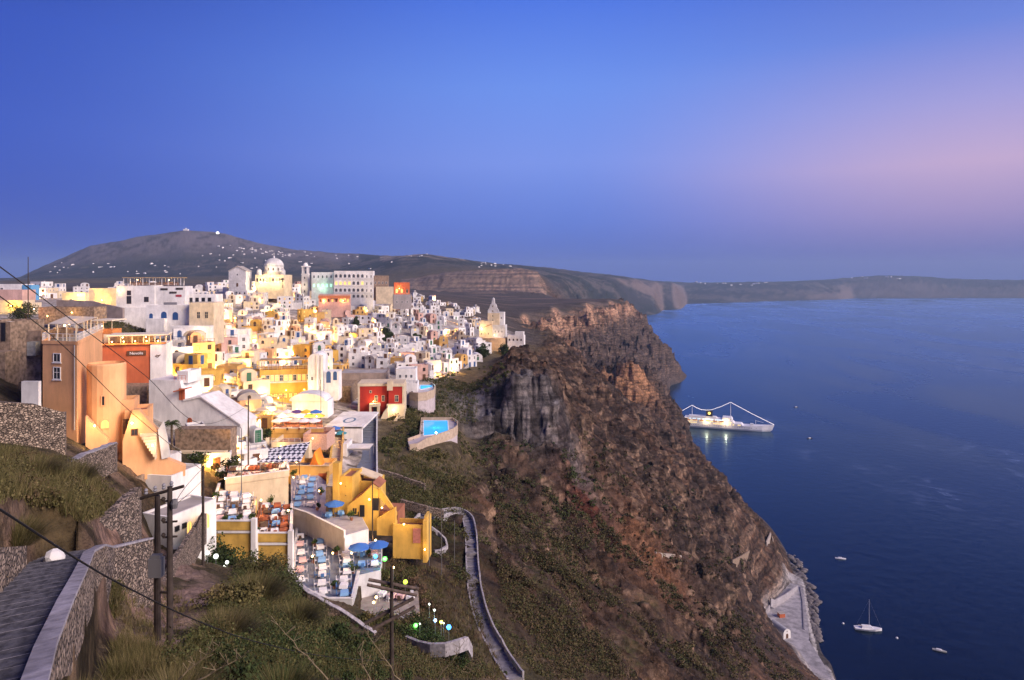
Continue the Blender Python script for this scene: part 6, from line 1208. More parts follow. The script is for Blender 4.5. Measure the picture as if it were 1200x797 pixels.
def path():
    P = [Vector(p) for p in PATHC]; n = len(P); mb = MB(); w = 1.0; vs = []; fs = []; E = []
    for k in range(n):
        d = (P[min(k + 1, n - 1)] - P[max(k - 1, 0)]); d.z = 0; d.normalize(); nn = Vector((-d.y, d.x, 0)); E.append((P[k] + nn * w, P[k] - nn * w))
    # finely stepped pavement
    m = 26; 
    for k in range(n - 1):
        steps = max(2, int((P[k + 1] - P[k]).length / .9))
        for s in range(steps):
            a, b = s / steps, (s + 1) / steps; L0, R0 = E[k][0].lerp(E[k + 1][0], a), E[k][1].lerp(E[k + 1][1], a); L1, R1 = E[k][0].lerp(E[k + 1][0], b), E[k][1].lerp(E[k + 1][1], b); z = L0.z + .02
            mb.add([(L0.x, L0.y, z), (R0.x, R0.y, z), (R1.x, R1.y, z), (L1.x, L1.y, z), (L1.x, L1.y, z - .5), (R1.x, R1.y, z - .5)], [(0, 1, 2, 3), (3, 2, 5, 4)], 0)
            mb.add([(L1.x, L1.y, z + .012), (R1.x, R1.y, z + .012), (R1.x * .988 + R0.x * .012, R1.y * .985 + R0.y * .015, z + .012), (L1.x * .985 + L0.x * .015, L1.y * .985 + L0.y * .015, z + .012)], [(0, 1, 2, 3)], 1)
    tag(mb.build('path', [PAVE, LILAC]), kind='structure')
    rt = [e[1] for e in E] + [PT(130, 640, 33), PT(176, 630, 40)]
    t = thing('path_wall', 'dry stone wall with pale coping on the outer side of the dark path', 'wall', rt[2]); o = rt[2]; q = [(p.x - o.x, p.y - o.y) for p in rt]
    zt = [p.z + .3 - o.z for p in rt]; zt[-2] = WZ(643, 33) - o.z; zt[-1] = WZ(632, 40) - o.z; mb = MB(); mb.wallstrip(q, [z - 4.5 for z in zt], zt, .34); mb.build('stonework', DRY, t); c = MB(); c.wallstrip(q, [z + .003 for z in zt], [z + .1 for z in zt], .36); c.build('coping', LILAC, t)
    lf = [e[0] for e in E[:6]]; t = thing('hill_wall', 'low dry stone wall holding the grassy bank beside the dark path', 'wall', lf[2]); o = lf[2]; mb = MB(); q = [(p.x - o.x - .2, p.y - o.y) for p in lf]; zt = [p.z - o.z + h for p, h in zip(lf, (2.0, 2.0, 1.9, 1.7, 1.5, .9))]; mb.wallstrip(q, [z - 3 for z in zt], zt, .5); mb.build('stonework', DRY, t)
    t = thing('washed_stone', 'whitewashed boulder at the bend of the dark path', 'stone', PT(62, 655, 25.5)); import bmesh
    bm = bmesh.new(); bmesh.ops.create_icosphere(bm, subdivisions=2, radius=.36)
    for v in bm.verts: v.co *= 1 + .18 * math.sin(v.co.x * 7 + v.co.z * 5); v.co.z *= .9
    me = bpy.data.meshes.new('boulder'); bm.to_mesh(me); bm.free(); me.materials.append(WHITE2); link('boulder', me, t)
path()
def stone_wall(label, pts, h, thick=.5, coping=None, name='dry_stone_wall'):
    """pts: (px, py_top, Y)"""
    P = [PT(*p) for p in pts]; o = P[0]; t = thing(name, label, 'wall', o); q = [(p.x - o.x, p.y - o.y) for p in P]; zt = [p.z - o.z for p in P]
    # subdivide and roughen the top
    Q = []; Z = []
    for k in range(len(q) - 1):
        n = max(1, int(math.hypot(q[k + 1][0] - q[k][0], q[k + 1][1] - q[k][1]) / .6))
        for s in range(n): f = s / n; Q.append((q[k][0] + (q[k + 1][0] - q[k][0]) * f, q[k][1] + (q[k + 1][1] - q[k][1]) * f)); Z.append(zt[k] + (zt[k + 1] - zt[k]) * f + random.uniform(-.08, .08))
    Q.append(q[-1]); Z.append(zt[-1]); mb = MB(); mb.wallstrip(Q, [z - h for z in Z], Z, thick); mb.build('stonework', DRY, t)
    if coping: c = MB(); c.wallstrip(Q, [z + .005 for z in Z], [z + .12 for z in Z], thick + .1); c.build('coping', coping, t)
stone_wall('tall dry stone wall ending in a square corner behind the path', [(70, 632, 33), (112, 612, 37), (158, 573, 44), (161, 572, 46)], 3.6)
stone_wall('dark rough stone terrace wall above the grassy bank', [(-40, 476, 62), (0, 471, 64), (40, 474, 66), (72, 483, 68), (72.5, 484, 72)], 4.5, .8)
stone_wall('sloping rough stone wall below the tall orange building', [(66, 549, 58), (100, 532, 66), (132, 520, 73), (134, 521, 77)], 3.0, .6, LILAC)
stone_wall('lowest broken stone wall beside the bare soil', [(100, 668, 34), (128, 690, 36), (120, 720, 33)], 1.8, .6)
stone_wall('tan plastered yard wall running down beside the white lit house', [(186, 690, 50), (205, 652, 58), (236, 604, 76), (240, 602, 80)], 3.5, .4, name='yard_wall')
stone_wall('white curb wall edging the front of the slate dining terrace', [(338, 672, 84), (362, 694, 81), (400, 716, 80), (440, 742, 78)], 1.6, .4, LILAC, 'curb_wall')
stone_wall('low terrace wall on the slope under the big blue pool', [(440, 514, 186), (458, 520, 182), (474, 525, 180), (488, 526, 183)], 2.6, .6)
stone_wall('low terrace wall crossing the scrub above the yellow house', [(438, 548, 152), (470, 557, 150), (498, 567, 148)], 1.8, .6)
stone_wall('broken terrace wall in the scrub above the stepped bend', [(470, 585, 133), (500, 593, 131), (520, 598, 131)], 1.6, .6)
def curved_wall():
    pts = [(476, 745), (490, 751), (505, 754), (522, 753.5), (538, 749), (547, 746), (552, 757)]; Y = 80; P = [PT(a, b, Y + 3 * math.sin(i / 6 * math.pi) * -1) for i, (a, b) in enumerate(pts)]; o = P[2]; t = thing('curved_wall', 'short curved white wall below the coloured garden lamps', 'wall', o); mb = MB(); mb.wallstrip([(p.x - o.x, p.y - o.y) for p in P], [p.z - o.z - 1.5 for p in P], [p.z - o.z for p in P], .4); mb.build('wall', LILAC, t)
curved_wall()
# ------------------------------------------------------------------ zigzag donkey stair on the slope
def slope_stair():
    line = [(470, 640), (484, 626), (492, 614), (505, 607), (524, 603), (540, 604), (549, 612), (552, 630), (553, 655), (555, 690), (562, 722), (573, 750), (588, 776), (604, 800)]
    P = []
    for px, py in line:
        Y = hit(px, py, 60, 400); P.append(Vector((WX(px, Y), Y, WZ(py, Y))))
    # resample and smooth
    Q = []
    for k in range(len(P) - 1):
        for s in range(6): Q.append(P[k].lerp(P[k + 1], s / 6))
    Q.append(P[-1])
    for _ in range(5): Q = [Q[0]] + [(Q[i - 1] + Q[i] * 2 + Q[i + 1]) / 4 for i in range(1, len(Q) - 1)] + [Q[-1]]
    Z = [max(q.z, ground(q.x, q.y)) + .35 for q in Q]; n = len(Q); mb = MB(); A = []; B = []
    for k in range(n):
        d = Q[min(k + 1, n - 1)] - Q[max(k - 1, 0)]; d.z = 0; d.normalize(); nn = Vector((-d.y, d.x, 0)); A.append(Q[k] + nn * 1.05); B.append(Q[k] - nn * 1.05)
    o = Vector((Q[n // 2].x, Q[n // 2].y, Z[n // 2])); t = thing('donkey_stair', 'winding stepped footpath with a pale wall down the cliff slope', 'stairs', o)
    for k in range(n - 1):
        a, b, c, e = A[k], B[k], B[k + 1], A[k + 1]; z = max(Z[k], Z[k + 1]); mb.prism([(b.x - o.x, b.y - o.y), (c.x - o.x, c.y - o.y), (e.x - o.x, e.y - o.y), (a.x - o.x, a.y - o.y)] if False else [(a.x - o.x, a.y - o.y), (e.x - o.x, e.y - o.y), (c.x - o.x, c.y - o.y), (b.x - o.x, b.y - o.y)], z - o.z - 2.5, z - o.z + .002 * (k % 2))
    mb.build('pavement', mat('grey_stair_paving', (.24, .23, .25), .9, .2, 1.2), t)
    for side, h, nm in ((A, .8, 'outer_wall'), (B, .35, 'inner_wall')):
        w = MB(); w.wallstrip([(p.x - o.x, p.y - o.y) for p in side], [z - o.z - 2.5 for z in Z], [z - o.z + h for z in Z], .24); w.build('parapet', LILAC, t)
    for k in range(30, n - 26, 1):
        if 540 < seen_px(Q[k])[0] < 560 and k % 2 == 0:
            m_ = MB(); m_.wallstrip([(A[k].x - o.x, A[k].y - o.y), (B[k].x - o.x, B[k].y - o.y)], Z[k] - o.z, Z[k] - o.z + .09, .3); m_.build('stair_nosing', LILAC, t)
slope_stair()
def loop_wall():
    pts = [(506, 622), (514, 628), (522, 636), (524, 644), (516, 649), (509, 650)]; P = []
    for a, b in pts: Y = hit(a, b, 60, 300); P.append(Vector((WX(a, Y), Y, WZ(b, Y))))
    o = P[2]; t = thing('loop_wall', 'small looping white wall beside the yellow gatehouse', 'wall', o); mb = MB(); mb.wallstrip([(p.x - o.x, p.y - o.y) for p in P], [p.z - o.z - 1.5 for p in P], [p.z - o.z + .8 for p in P], .35); mb.build('wall', LILAC, t)
loop_wall()
# ------------------------------------------------------------------ utility poles and cables
PW = mat('dark_pole_wood', (.055, .042, .036), .9, .2, 3); POLEGREY = mat('pole_metal', (.12, .12, .13), .6, 0)
def pole(label, px, py0, py1, Y, r=.12, name='utility_pole', m=None, lean=0):
    p = PT(px, py1, Y); h = (py1 - py0) / FPX * Y; t = thing(name, label, 'pole', p); mb = MB(); mb.tube([(0, 0, -1.5), (lean * .5, 0, h * .5), (lean, 0, h)], [r, r * .9, r * .72], 10); mb.build('shaft', m or PW, t); return t, h
t1, h1 = pole('weathered wooden pole with crossarm and transformer, uphill one of the twin pair', 184.5, 581, 742, 30, .15)
mb = MB(); mb.tube([(-.75, 0, h1 - .12), (1.2, -.1, h1 + .45)], .07, 8); mb.build('crossarm', PW, t1)
for k, q in enumerate((-.5, -.1, .28, .62)): mb = MB(); mb.lathe([(.05, 0), (.09, .06), (.05, .12), (.09, .18), (.04, .26)], 8, (q, 0, h1 + (q + .75) * .29 - .02)); mb.build('insulator', METAL, t1)
mb = MB(); mb.box(-.12, .42, -.55, -.18, h1 * .44, h1 * .44 + .8); mb.box(-.05, .35, -.5, -.25, h1 * .44 + .8, h1 * .44 + .95); mb.build('transformer', POLEGREY, t1)
mb = MB(); mb.tube([(.05, 0, h1 * .3), (.7, -.1, h1 * .3)], .05); mb.build('brace', PW, t1)
t2, h2 = pole('weathered wooden pole with side brackets, seaward one of the twin pair', 199, 570, 746, 29.4, .14)
for q in (.1, .24, .34): mb = MB(); mb.tube([(-.3, 0, h2 * (1 - q)), (.32, 0, h2 * (1 - q) + .05)], .045); mb.lathe([(.05, 0), (.1, .07), (.05, .16)], 8, (-.28, 0, h2 * (1 - q) + .03)); mb.build('bracket', PW, t2)
mb = MB(); mb.lathe([(.12, 0), (.16, .2), (.1, .38)], 8, (.25, -.1, h2 * .86)); mb.build('lamp_head', POLEGREY, t2)
t3, h3 = pole('plain wooden pole in front of the yellow-walled terraces', 238, 546, 668, 70, .15); mb = MB(); mb.tube([(-.1, 0, h3 * .55), (-3.0, -.8, -.6)], .09); mb.build('stay', PW, t3)
pole('tall thin pole rising behind the white lit house', 291, 467, 560, 118, .13); t4, h4 = pole('curved-arm street lamp on a dark post by the brown pergola', 283, 503, 590, 108, .08, 'street_lamp', POLEGREY); mb = MB(); mb.tube([(0, 0, h4), (-.15, 0, h4 + .35), (-.6, 0, h4 + .45), (-.9, 0, h4 + .2)], .05); mb.build('arm', POLEGREY, t4)
pole('dark mast standing among the roofs at the edge of the hill', 33, 301, 372, 170, .12)
pole('slim dark pole in front of the yellow stepped house', 436.5, 562, 622, 104, .1); pole('slim lamp pole by the gatehouse pillar', 503, 592, 652, 108, .06, 'lamp_pole', POLEGREY); pole('slim lamp pole inside the stair loop', 517.5, 596, 668, 112, .06, 'lamp_pole', POLEGREY); pole('slim lamp pole beside the stepped bend', 532.5, 610, 654, 118, .06, 'lamp_pole', POLEGREY)
pole('dark slim pole above the ochre roofs of the quarter', 340, 378, 408, 300, .13); pole('dark pole behind the eye-marked roof terrace', 376, 445, 500, 178, .09, 'flag_pole', POLEGREY)
t5, h5 = pole('wooden pole with two pairs of heavy crossbeams', 459, 664, 805, 45, .15)
for nm, a, b, rr, dy in (('crossbeam', (431, 681), (490, 692), .11, .22), ('crossbeam', (431, 683.5), (489, 696), .10, -.22), ('crossbeam', (427, 733), (484, 703), .12, .24), ('crossbeam', (438, 735), (487, 709), .11, -.24)):
    A = PT(a[0], a[1], 45) - t5.location; B = PT(b[0], b[1], 45) - t5.location; A.y += dy; B.y += dy; mb = MB(); mb.tube([A, B], rr, 10); mb.build(nm, mat('grey_beam_wood', (.16, .12, .10), .9, .25, 4), t5)
for q in ((441, 720, 450, 708), (466, 716, 474, 722)): A = PT(q[0], q[1], 45) - t5.location; B = PT(q[2], q[3], 45) - t5.location; A.y = B.y = -.3; mb = MB(); mb.tube([A, B], .03); mb.build('strut', METAL, t5)
def cable(label, pts, r):
    P = [PT(*p) for p in pts]; Q = []
    for k in range(len(P) - 1):
        p0, p1, p2, p3 = P[max(k - 1, 0)], P[k], P[k + 1], P[min(k + 2, len(P) - 1)]
        for s in range(10): f = s / 10; Q.append(.5 * ((2 * p1) + (p2 - p0) * f + (2 * p0 - 5 * p1 + 4 * p2 - p3) * f * f + (3 * p1 - p0 - 3 * p2 + p3) * f ** 3))
    Q.append(P[-1]); t = thing('cable', label, 'cable', P[0]); mb = MB(); mb.tube([q - P[0] for q in Q], r, 6); mb.build('strand', mat('black_rubber', (.012, .012, .014), .6, 0), t)
cable('thick sagging black cable crossing the near hillside', [(-30, 580, 8.2), (0, 597, 8.8), (90, 655, 11), (150, 689, 13), (230, 727, 17), (300, 752, 22.5), (380, 769, 30), (440, 774, 41), (458, 773, 45)], .016)
cable('upper thin cable running down past the orange building', [(-20, 298, 22), (80, 372, 34), (170, 440, 50), (240, 497, 66), (290, 476, 118)], .022); cable('lower thin cable crossing the face of the orange building', [(-10, 340, 24), (75, 406, 36), (157, 486, 54), (238, 552, 70)], .022)
cable('thin cable from the twin poles to the white lit house', [(199, 600, 29.4), (218, 570, 48), (240, 546, 70)], .02)
cable('thin cable between the terrace poles', [(199, 596, 29.4), (222, 578, 44), (238, 562, 70)], .018)
# ------------------------------------------------------------------ garden lamps
def globe(px, py, Y, col, m, r, label, power, stalk=True):
    p = PT(px, py, Y); t = thing('globe_lamp', label, 'lamp', p); mb = MB(); mb.lathe([(.02, -r), (r * .7, -r * .72), (r, 0), (r * .7, r * .72), (.02, r)], 12); mb.build('globe', m, t, smooth=True)
    mb = MB(); mb.tube([(0, 0, -r), (0, 0, -1.6)], .02); mb.build('stem', METAL, t); glow(t, (0, -.4, .1), power, col, .15)
GW = mat('white_globe', (.9, .9, .85), .4, 0, emit=(.85, 1, .85), es=1.2); GB = mat('blue_globe', (.1, .3, .9), .4, 0, emit=(.05, .32, 1), es=3.5); GG = mat('green_globe', (.2, .9, .2), .4, 0, emit=(.12, 1, .10), es=3.2); GY_ = mat('yellow_globe', (.9, .8, .2), .4, 0, emit=(.8, .85, .08), es=3.2)
for px, py, r in ((243, 648, .26), (253, 652, .30), (266, 659, .22), (261, 670, .24), (263, 664, .16)): globe(px, py, 79.6, (.9, 1, .85), GW, r, 'white globe lamp in the dark bush under the yellow wall', 5)
for o in list(COL.objects):
    if o.get('label', '').startswith('white globe lamp in the dark bush'): o['group'] = 'white globes in the dark bush'
globe(440, 652, 100, (.05, .32, 1), GB, .32, 'blue globe lamp at the hedge end of the slate terrace', 22); globe(451, 655, 100, (.12, 1, .1), GG, .34, 'green globe lamp beside the hedge below the yellow house', 22)
for px, py, m, c, r, lb in ((487, 733, GG, (.12, 1, .1), .26, 'large green globe lamp in the lower garden'), (526, 735, GB, (.05, .32, 1), .3, 'large blue globe lamp over the curved white wall'), (517, 729, GY_, (.8, .85, .08), .2, 'yellow-green globe lamp next to the large blue one'), (510, 727, mat('pale_blue_globe', (.5, .7, .9), .4, 0, emit=(.35, .6, 1), es=2.6), (.35, .6, 1), .2, 'pale blue globe lamp in the lower garden'), (475, 682, mat('lime_lamp', (.6, .8, .1), .4, 0, emit=(.55, .8, .06), es=1.8), (.55, .8, .06), .3, 'lime lamp among the dark pots'), (503, 708, GW, (.9, 1, .9), .13, 'small white globe lamp at the top of the lower garden'), (509, 715, GW, (.9, 1, .9), .14, 'small white globe lamp above the pale blue one'), (492, 731, GW, (.9, 1, .9), .1, 'tiny white globe lamp beside the large green one'), (441, 700, BULB, (1, .5, .12), .16, 'amber lamp by the low garden wall'), (438, 706, BULB, (1, .5, .12), .15, 'amber lamp nearest the heavy crossbeams'), (461, 665, BULB, (1, .5, .15), .14, 'amber lamp at the top of the pot garden'), (520, 730.5, GW, (.9, 1, .9), .09, 'tiny white globe lamp beside the yellow-green one')): globe(px, py, 82 if py > 690 else 88, c, m, r, lb, 14 if r > .15 else 5)
for k, (px, py) in enumerate(((446, 679), (456, 682), (470, 677), (480, 686), (486, 688), (450, 690))):
    z = PLAT['garden'][0]; x, y = plan(z, [(px, py + 4)])[0]; mb = MB(); mb.lathe([(.28, 0), (.36, .3), (.36, .6), (.3, .8), (.26, .8)], 12); t = mb.build('barrel_pot', mat('black_pot', (.03, .025, .025), .6, 0), None, loc=(x, y, z + .02)); tag(t, 'dark barrel pot on the small garden terrace', 'pot', 'dark pots of the garden terrace')
# ------------------------------------------------------------------ cruise ship
SHIPW = mat('ship_white', (.78, .78, .80), .4, .04, .1); STRING = mat('light_string', (1, 1, 1), .5, 0, emit=(1, .86, .78), es=1.6); SHIPLIT = mat('ship_lit_window', (.8, .6, .3), .4, 0, emit=(1, .72, .30), es=1.5); SHIPBL = mat('ship_blue_light', (.5, .7, .9), .4, 0, emit=(.5, .8, 1), es=1.6)
def cruise_ship():
    bow = Vector((WX(905, 1034), 1034, 0)); yaw = math.atan2(-42, 118); t = thing('cruise_ship', 'white cruise ship at anchor outlined by strings of lights', 'ship', bow, yaw); L_ = 158; B_ = 10
    # hull: sections from stern to bow
    st = [(-L_, .8, 7.5), (-L_ + 6, .95, 7.2), (-L_ * .75, 1, 6.8), (-L_ * .4, 1, 6.8), (-L_ * .2, .86, 7.6), (-L_ * .09, .55, 8.8), (-L_ * .03, .22, 9.8), (3, .02, 10.6)]
    vs = []; fs = []
    for x, w, h in st:
        kx = -6 * max(0, (x + L_ * .1) / (L_ * .1)) if x > -L_ * .1 else 0
        vs += [(x + kx, -B_ * w * .8, -1), (x + kx * .4, -B_ * w, 2.5), (x, -B_ * w, h), (x, B_ * w, h), (x + kx * .4, B_ * w, 2.5), (x + kx, B_ * w * .8, -1)]
    for k in range(len(st) - 1):
        for i in range(5): fs.append((k * 6 + i, k * 6 + 6 + i, k * 6 + 7 + i, k * 6 + i + 1))
    fs.append((5, 4, 3, 2, 1, 0)); mb = MB(); mb.add(vs, fs); mb.build('hull', SHIPW, t)
    def deck(nm, x0, x1, w, z0, z1, m=SHIPW, rake=3):
        mb = MB(); mb.add([(x0, -w, z0), (x1, -w, z0), (x1, w, z0), (x0, w, z0), (x0 + 1, -w, z1), (x1 - rake, -w, z1), (x1 - rake, w, z1), (x0 + 1, w, z1)], [(0, 3, 2, 1), (4, 5, 6, 7), (0, 1, 5, 4), (1, 2, 6, 5), (2, 3, 7, 6), (3, 0, 4, 7)]); return mb.build(nm, m, t)
    deck('promenade_deck', -L_ * .93, -L_ * .26, 9.6, 6.9, 9.8); deck('boat_deck', -L_ * .88, -L_ * .34, 9.0, 9.83, 12.6); deck('sun_deck', -L_ * .82, -L_ * .38, 8.2, 12.63, 15.2); deck('bridge', -L_ * .46, -L_ * .36, 8.6, 15.23, 18.2, SHIPW, 2); deck('top_house', -L_ * .78, -L_ * .5, 5.5, 15.23, 17.6)
    rnd = random.Random(4)
    for nm, x0, x1, w, z, m in (('window_row', -L_ * .92, -L_ * .29, 9.66, 7.6, SHIPLIT), ('window_row', -L_ * .87, -L_ * .37, 9.06, 10.5, SHIPLIT), ('window_row', -L_ * .81, -L_ * .41, 8.26, 13.2, SHIPBL), ('porthole_row', -L_ * .9, -L_ * .14, 0, 4.6, GLASSD)):
        mb = MB(); x = x0
        while x < x1:
            if rnd.random() < .8:
                ww = w or 10 * min(1, .99 * (1 if x < -L_ * .4 else 1 - .14 * (x + L_ * .4) / (L_ * .2)) + .012) + .1; mb.box(x, x + (1.5 if w else .7), -ww - .04, -ww + .3, z, z + (1.3 if w else .7))
            x += 2.4 if w else 3.4
        mb.build(nm, m, t)
    mb = MB(); mb.prism([(-L_ * .61, -3), (-L_ * .55, -3), (-L_ * .55, 3), (-L_ * .61, 3)], 17.7, 26); mb.build('funnel', mat('funnel_black', (.02, .02, .035), .5, 0), t); mb = MB(); mb.lathe([(2.2, 0), (2.2, .4)], 16); o = mb.build('funnel_badge', mat('badge_yellow', (.8, .6, .1), .5, 0, emit=(1, .7, .2), es=1.2), t); o.location = (-L_ * .58, -3.05, 22.5); o.rotation_euler = (R(90), 0, 0)
    masts = [(-L_ * .38, 18.2, 41), (-L_ * .745, 17.6, 33)]
    for x, z0, z1 in masts: mb = MB(); mb.tube([(x, 0, z0), (x, 0, z1)], [.45, .2], 8); mb.box(x - .15, x + .15, -3, 3, z1 - 5, z1 - 4.6); mb.build('mast', SHIPW, t)
    P = [(2.5, 0, 10.8), (-L_ * .38, 0, 41), (-L_ * .56, 0, 27.5), (-L_ * .66, 0, 27), (-L_ * .745, 0, 33), (-L_ * .97, 0, 12)]
    for a, b in zip(P[:-1], P[1:]):
        mid = tuple((q + w) / 2 - (.7 if i == 2 else 0) for i, (q, w) in enumerate(zip(a, b))); mb = MB(); mb.tube([a, mid, b], .2, 6); mb.build('light_string', STRING, t)
    for i in range(6): mb = MB(); x = -L_ * .8 + i * 10; mb.tube([(x, -9.4, 12.3), (x + 1, -9.5, 12.1), (x + 6, -9.5, 12.1), (x + 7, -9.4, 12.3)], [.3, 1, 1, .3], 8); mb.build('lifeboat', mat('lifeboat_orange', (.6, .25, .08), .5, 0), t)
    mb = MB(); mb.box(-L_ * .2, -L_ * .17, -2, 2, 8, 10.5); mb.tube([(-L_ * .15, 0, 8.5), (-L_ * .15, 0, 16)], .3); mb.tube([(-L_ * .15, 0, 15), (-L_ * .08, 0, 13)], .2); mb.build('foredeck_gear', SHIPW, t)
    for x in (-L_ * .85, -L_ * .6, -L_ * .42): glow(t, (x, -14, 12), 2500, (1, .72, .4), 1)
cruise_ship()
def small_boat(name, label, px, py, l, yaw, mast=0, cabin=True, hullm=None):
    Y = CAMZ * FPX / (py - HOR); t = thing(name, label, 'boat', (WX(px, Y), Y, 0), yaw); b = l * .16; st = [(-.5, .75), (-.3, .95), (0, 1), (.25, .8), (.42, .35), (.52, .02)]; vs = []; fs = []
    for x, w in st: h = l * .075 + max(0, x) * l * .07; vs += [(x * l, -b * w * .7, -.25), (x * l, -b * w, h), (x * l, b * w, h), (x * l, b * w * .7, -.25)]
    for k in range(5):
        for i in range(3): fs.append((k * 4 + i, k * 4 + 4 + i, k * 4 + 5 + i, k * 4 + i + 1))
    fs.append((3, 2, 1, 0)); mb = MB(); mb.add(vs, fs); mb.build('hull', hullm or SHIPW, t)
    if cabin: mb = MB(); h = l * .075; mb.add([(-.25 * l, -b * .6, h), (.2 * l, -b * .6, h), (.2 * l, b * .6, h), (-.25 * l, b * .6, h), (-.22 * l, -b * .5, h + l * .09), (.12 * l, -b * .5, h + l * .09), (.12 * l, b * .5, h + l * .09), (-.22 * l, b * .5, h + l * .09)], [(4, 5, 6, 7), (0, 1, 5, 4), (1, 2, 6, 5), (2, 3, 7, 6), (3, 0, 4, 7)]); mb.build('cabin', SHIPW, t)
    if mast:
        mb = MB(); mb.tube([(.05 * l, 0, 0), (.05 * l, 0, mast)], [.16, .09], 8); mb.build('mast', mat('mast_metal', (.6, .6, .64), .4, 0, metal=.3), t); mb = MB(); mb.tube([(.04 * l, 0, 2.6), (-.36 * l, 0, 2.5)], .24, 8); mb.build('boom', CANVAS, t)
        for q in (.5 * l, -.46 * l): mb = MB(); mb.tube([(.05 * l, 0, mast * .97), (q, 0, 1.5)], .025, 4); mb.build('stay', METAL, t)
    return t
small_boat('sailing_yacht', 'white sailing yacht with bare mast moored off the quay', 1017, 738, 16.5, R(-10), 20)
small_boat('motor_boat', 'small white boat nearest the cliff foot off the quay', 985, 655, 8, R(-15)); small_boat('tender', 'dark tender with white cabin beyond the bow of the cruise ship', 933, 477.5, 9, R(20), 0, True, mat('dark_hull', (.04, .04, .06), .5, 0)); small_boat('tender', 'dark tender with white cabin just nearer than the cruise ship', 949, 514, 8.5, R(10), 0, True, MATS['dark_hull']); small_boat('motor_boat', 'small boat on the darkest water beyond the sailing yacht', 1101, 763, 7.5, R(-30), 0, True, mat('grey_hull', (.4, .4, .36), .5, 0))
for px, py, lb in ((988, 731, 'pale mooring buoy between the quay and the sailing yacht'), (1051, 748, 'pale mooring buoy on the far side of the sailing yacht')):
    Y = CAMZ * FPX / (py - HOR); mb = MB(); mb.lathe([(.1, -.4), (.7, -.1), (.8, .3), (.5, .7), (.1, .9)], 12); tag(mb.build('mooring_buoy', SHIPW, loc=(WX(px, Y), Y, 0), smooth=True), lb, 'buoy')
# ------------------------------------------------------------------ old harbour under the cliff
def harbour():
    z, P = PLAT['quay']; cx = sum(p[0] for p in P) / len(P); cy = sum(p[1] for p in P) / len(P); t = thing('quay', 'pale stone quay at the foot of the cliff', 'quay', (cx, cy, z)); Q = [(x - cx, y - cy) for x, y in P]
    if sum(Q[i][0] * Q[(i + 1) % len(Q)][1] - Q[(i + 1) % len(Q)][0] * Q[i][1] for i in range(len(Q))) < 0: Q = Q[::-1]
    MB().prism(Q, -4, 0).build('paving', mat('quay_concrete', (.40, .39, .42), .9, .2, .25), t)
    W = [plan(z, [p])[0] for p in ((941, 688), (944, 705), (945, 722), (946, 738))]; mb = MB(); mb.wallstrip([(x - cx - 2, y - cy) for x, y in W], .02, .5, .8); mb.build('kerb', mat('quay_edge', (.25, .24, .27), .9, .1, .5), t)
    # boat chapel with barrel roof
    x, y = plan(z, [(922, 748)])[0]; t = thing('chapel', 'small white barrel-roofed chapel on the quay', 'church', (x, y, z), R(18)); MB().box(-2.6, 2.6, 0, 13, -1, 3.2).build('wall', WHITE, t); MB().vault(5.25, .0, 13.05, 3.2, 14, 2.6).build('roof', mat('grey_blue_roof', (.36, .37, .42), .9, .1, .5), t); MB().vault(5.5, -.35, -.01, 3.2, 14, 2.8).build('gable', WHITE, t); MB().box(-2.75, 2.75, -.34, -.01, -1, 3.19).build('gable_wall', WHITE, t); o = link('door', door_mesh(1.7, 3, BROWNP, True), t, (0, -.35, .1)); link('window', win_mesh('arch', .8, 1, WHITE, DARK), t, (0, -.35, 4))
    x, y = plan(z, [(917, 724)])[0]; t = thing('boat_shed', 'little rust-coloured shed beside the quay chapel', 'shed', (x, y, z), R(10)); MB().box(-2, 2, 0, 3, 0, 2.6).build('wall', RUST, t); MB().prism([(-2.2, -.2), (2.2, -.2), (2.2, 3.2), (-2.2, 3.2)], 2.61, 2.8).build('roof', ROOFG, t)
    def wl(label, pts, h, m=LILAC):
        A = [PT(a, b, y_) for a, b, y_ in pts]; o = A[0]; t = thing('quay_wall', label, 'wall', o); mb = MB(); mb.wallstrip([(p.x - o.x, p.y - o.y) for p in A], [p.z - o.z - h for p in A], [p.z - o.z for p in A], .8); mb.build('wall', m, t)
    wl('pale curved wall between the cliff slope and the quay', [(934, 686, 500), (922, 695, 485), (908, 703, 474), (903, 701, 470)], 6); wl('white wall at the inner end of the quay', [(902, 709, 468), (894, 719, 462), (895, 726, 456)], 4)
    wl('white wall stepping down to the jetty end of the quay', [(907, 759, 424), (920, 764, 416), (934, 771, 406), (938, 776, 402)], 4, CREAM)
    mb = MB(); W = [PT(a, b, y_) for a, b, y_ in ((937, 776, 404), (948, 778, 402), (974, 797, 388), (964, 799, 386))]; o = W[0]; tag(mb.prism([(p.x - o.x, p.y - o.y) for p in W][::-1], -4, .9).build('jetty', LILAC, loc=(o.x, o.y, 2.7)), 'pale concrete jetty slab at the end of the quay', 'jetty')
harbour()
for lb, pts, h in (('long pale ruined wall on the brown cliff slope', [(768, 654, 250), (776, 651, 252), (788, 652, 253), (798, 654, 254)], 1.6), ('tan slanting wall on the cliff slope above the quay', [(858, 662, 330), (868, 655, 334), (878, 648, 338)], 3), ('small pale wall corner near the cliff shore', [(898, 640, 500), (903, 628, 505), (906, 636, 500)], 4)):
    A = []
    for a, b_, _ in pts: Y = hit(a, b_, 100, 900); A.append(Vector((WX(a, Y), Y, ground(WX(a, Y), Y) + h * .5)))
    o = A[0].copy(); t = thing('ruined_wall', lb, 'wall', o); mb = MB(); mb.wallstrip([(p.x - o.x, p.y - o.y) for p in A], [p.z - o.z - h - 3 for p in A], [p.z - o.z for p in A], .7); mb.build('wall', STONE if 'tan' in lb else mat('pale_ruin', (.42, .36, .32), .95, .2, 1), t)
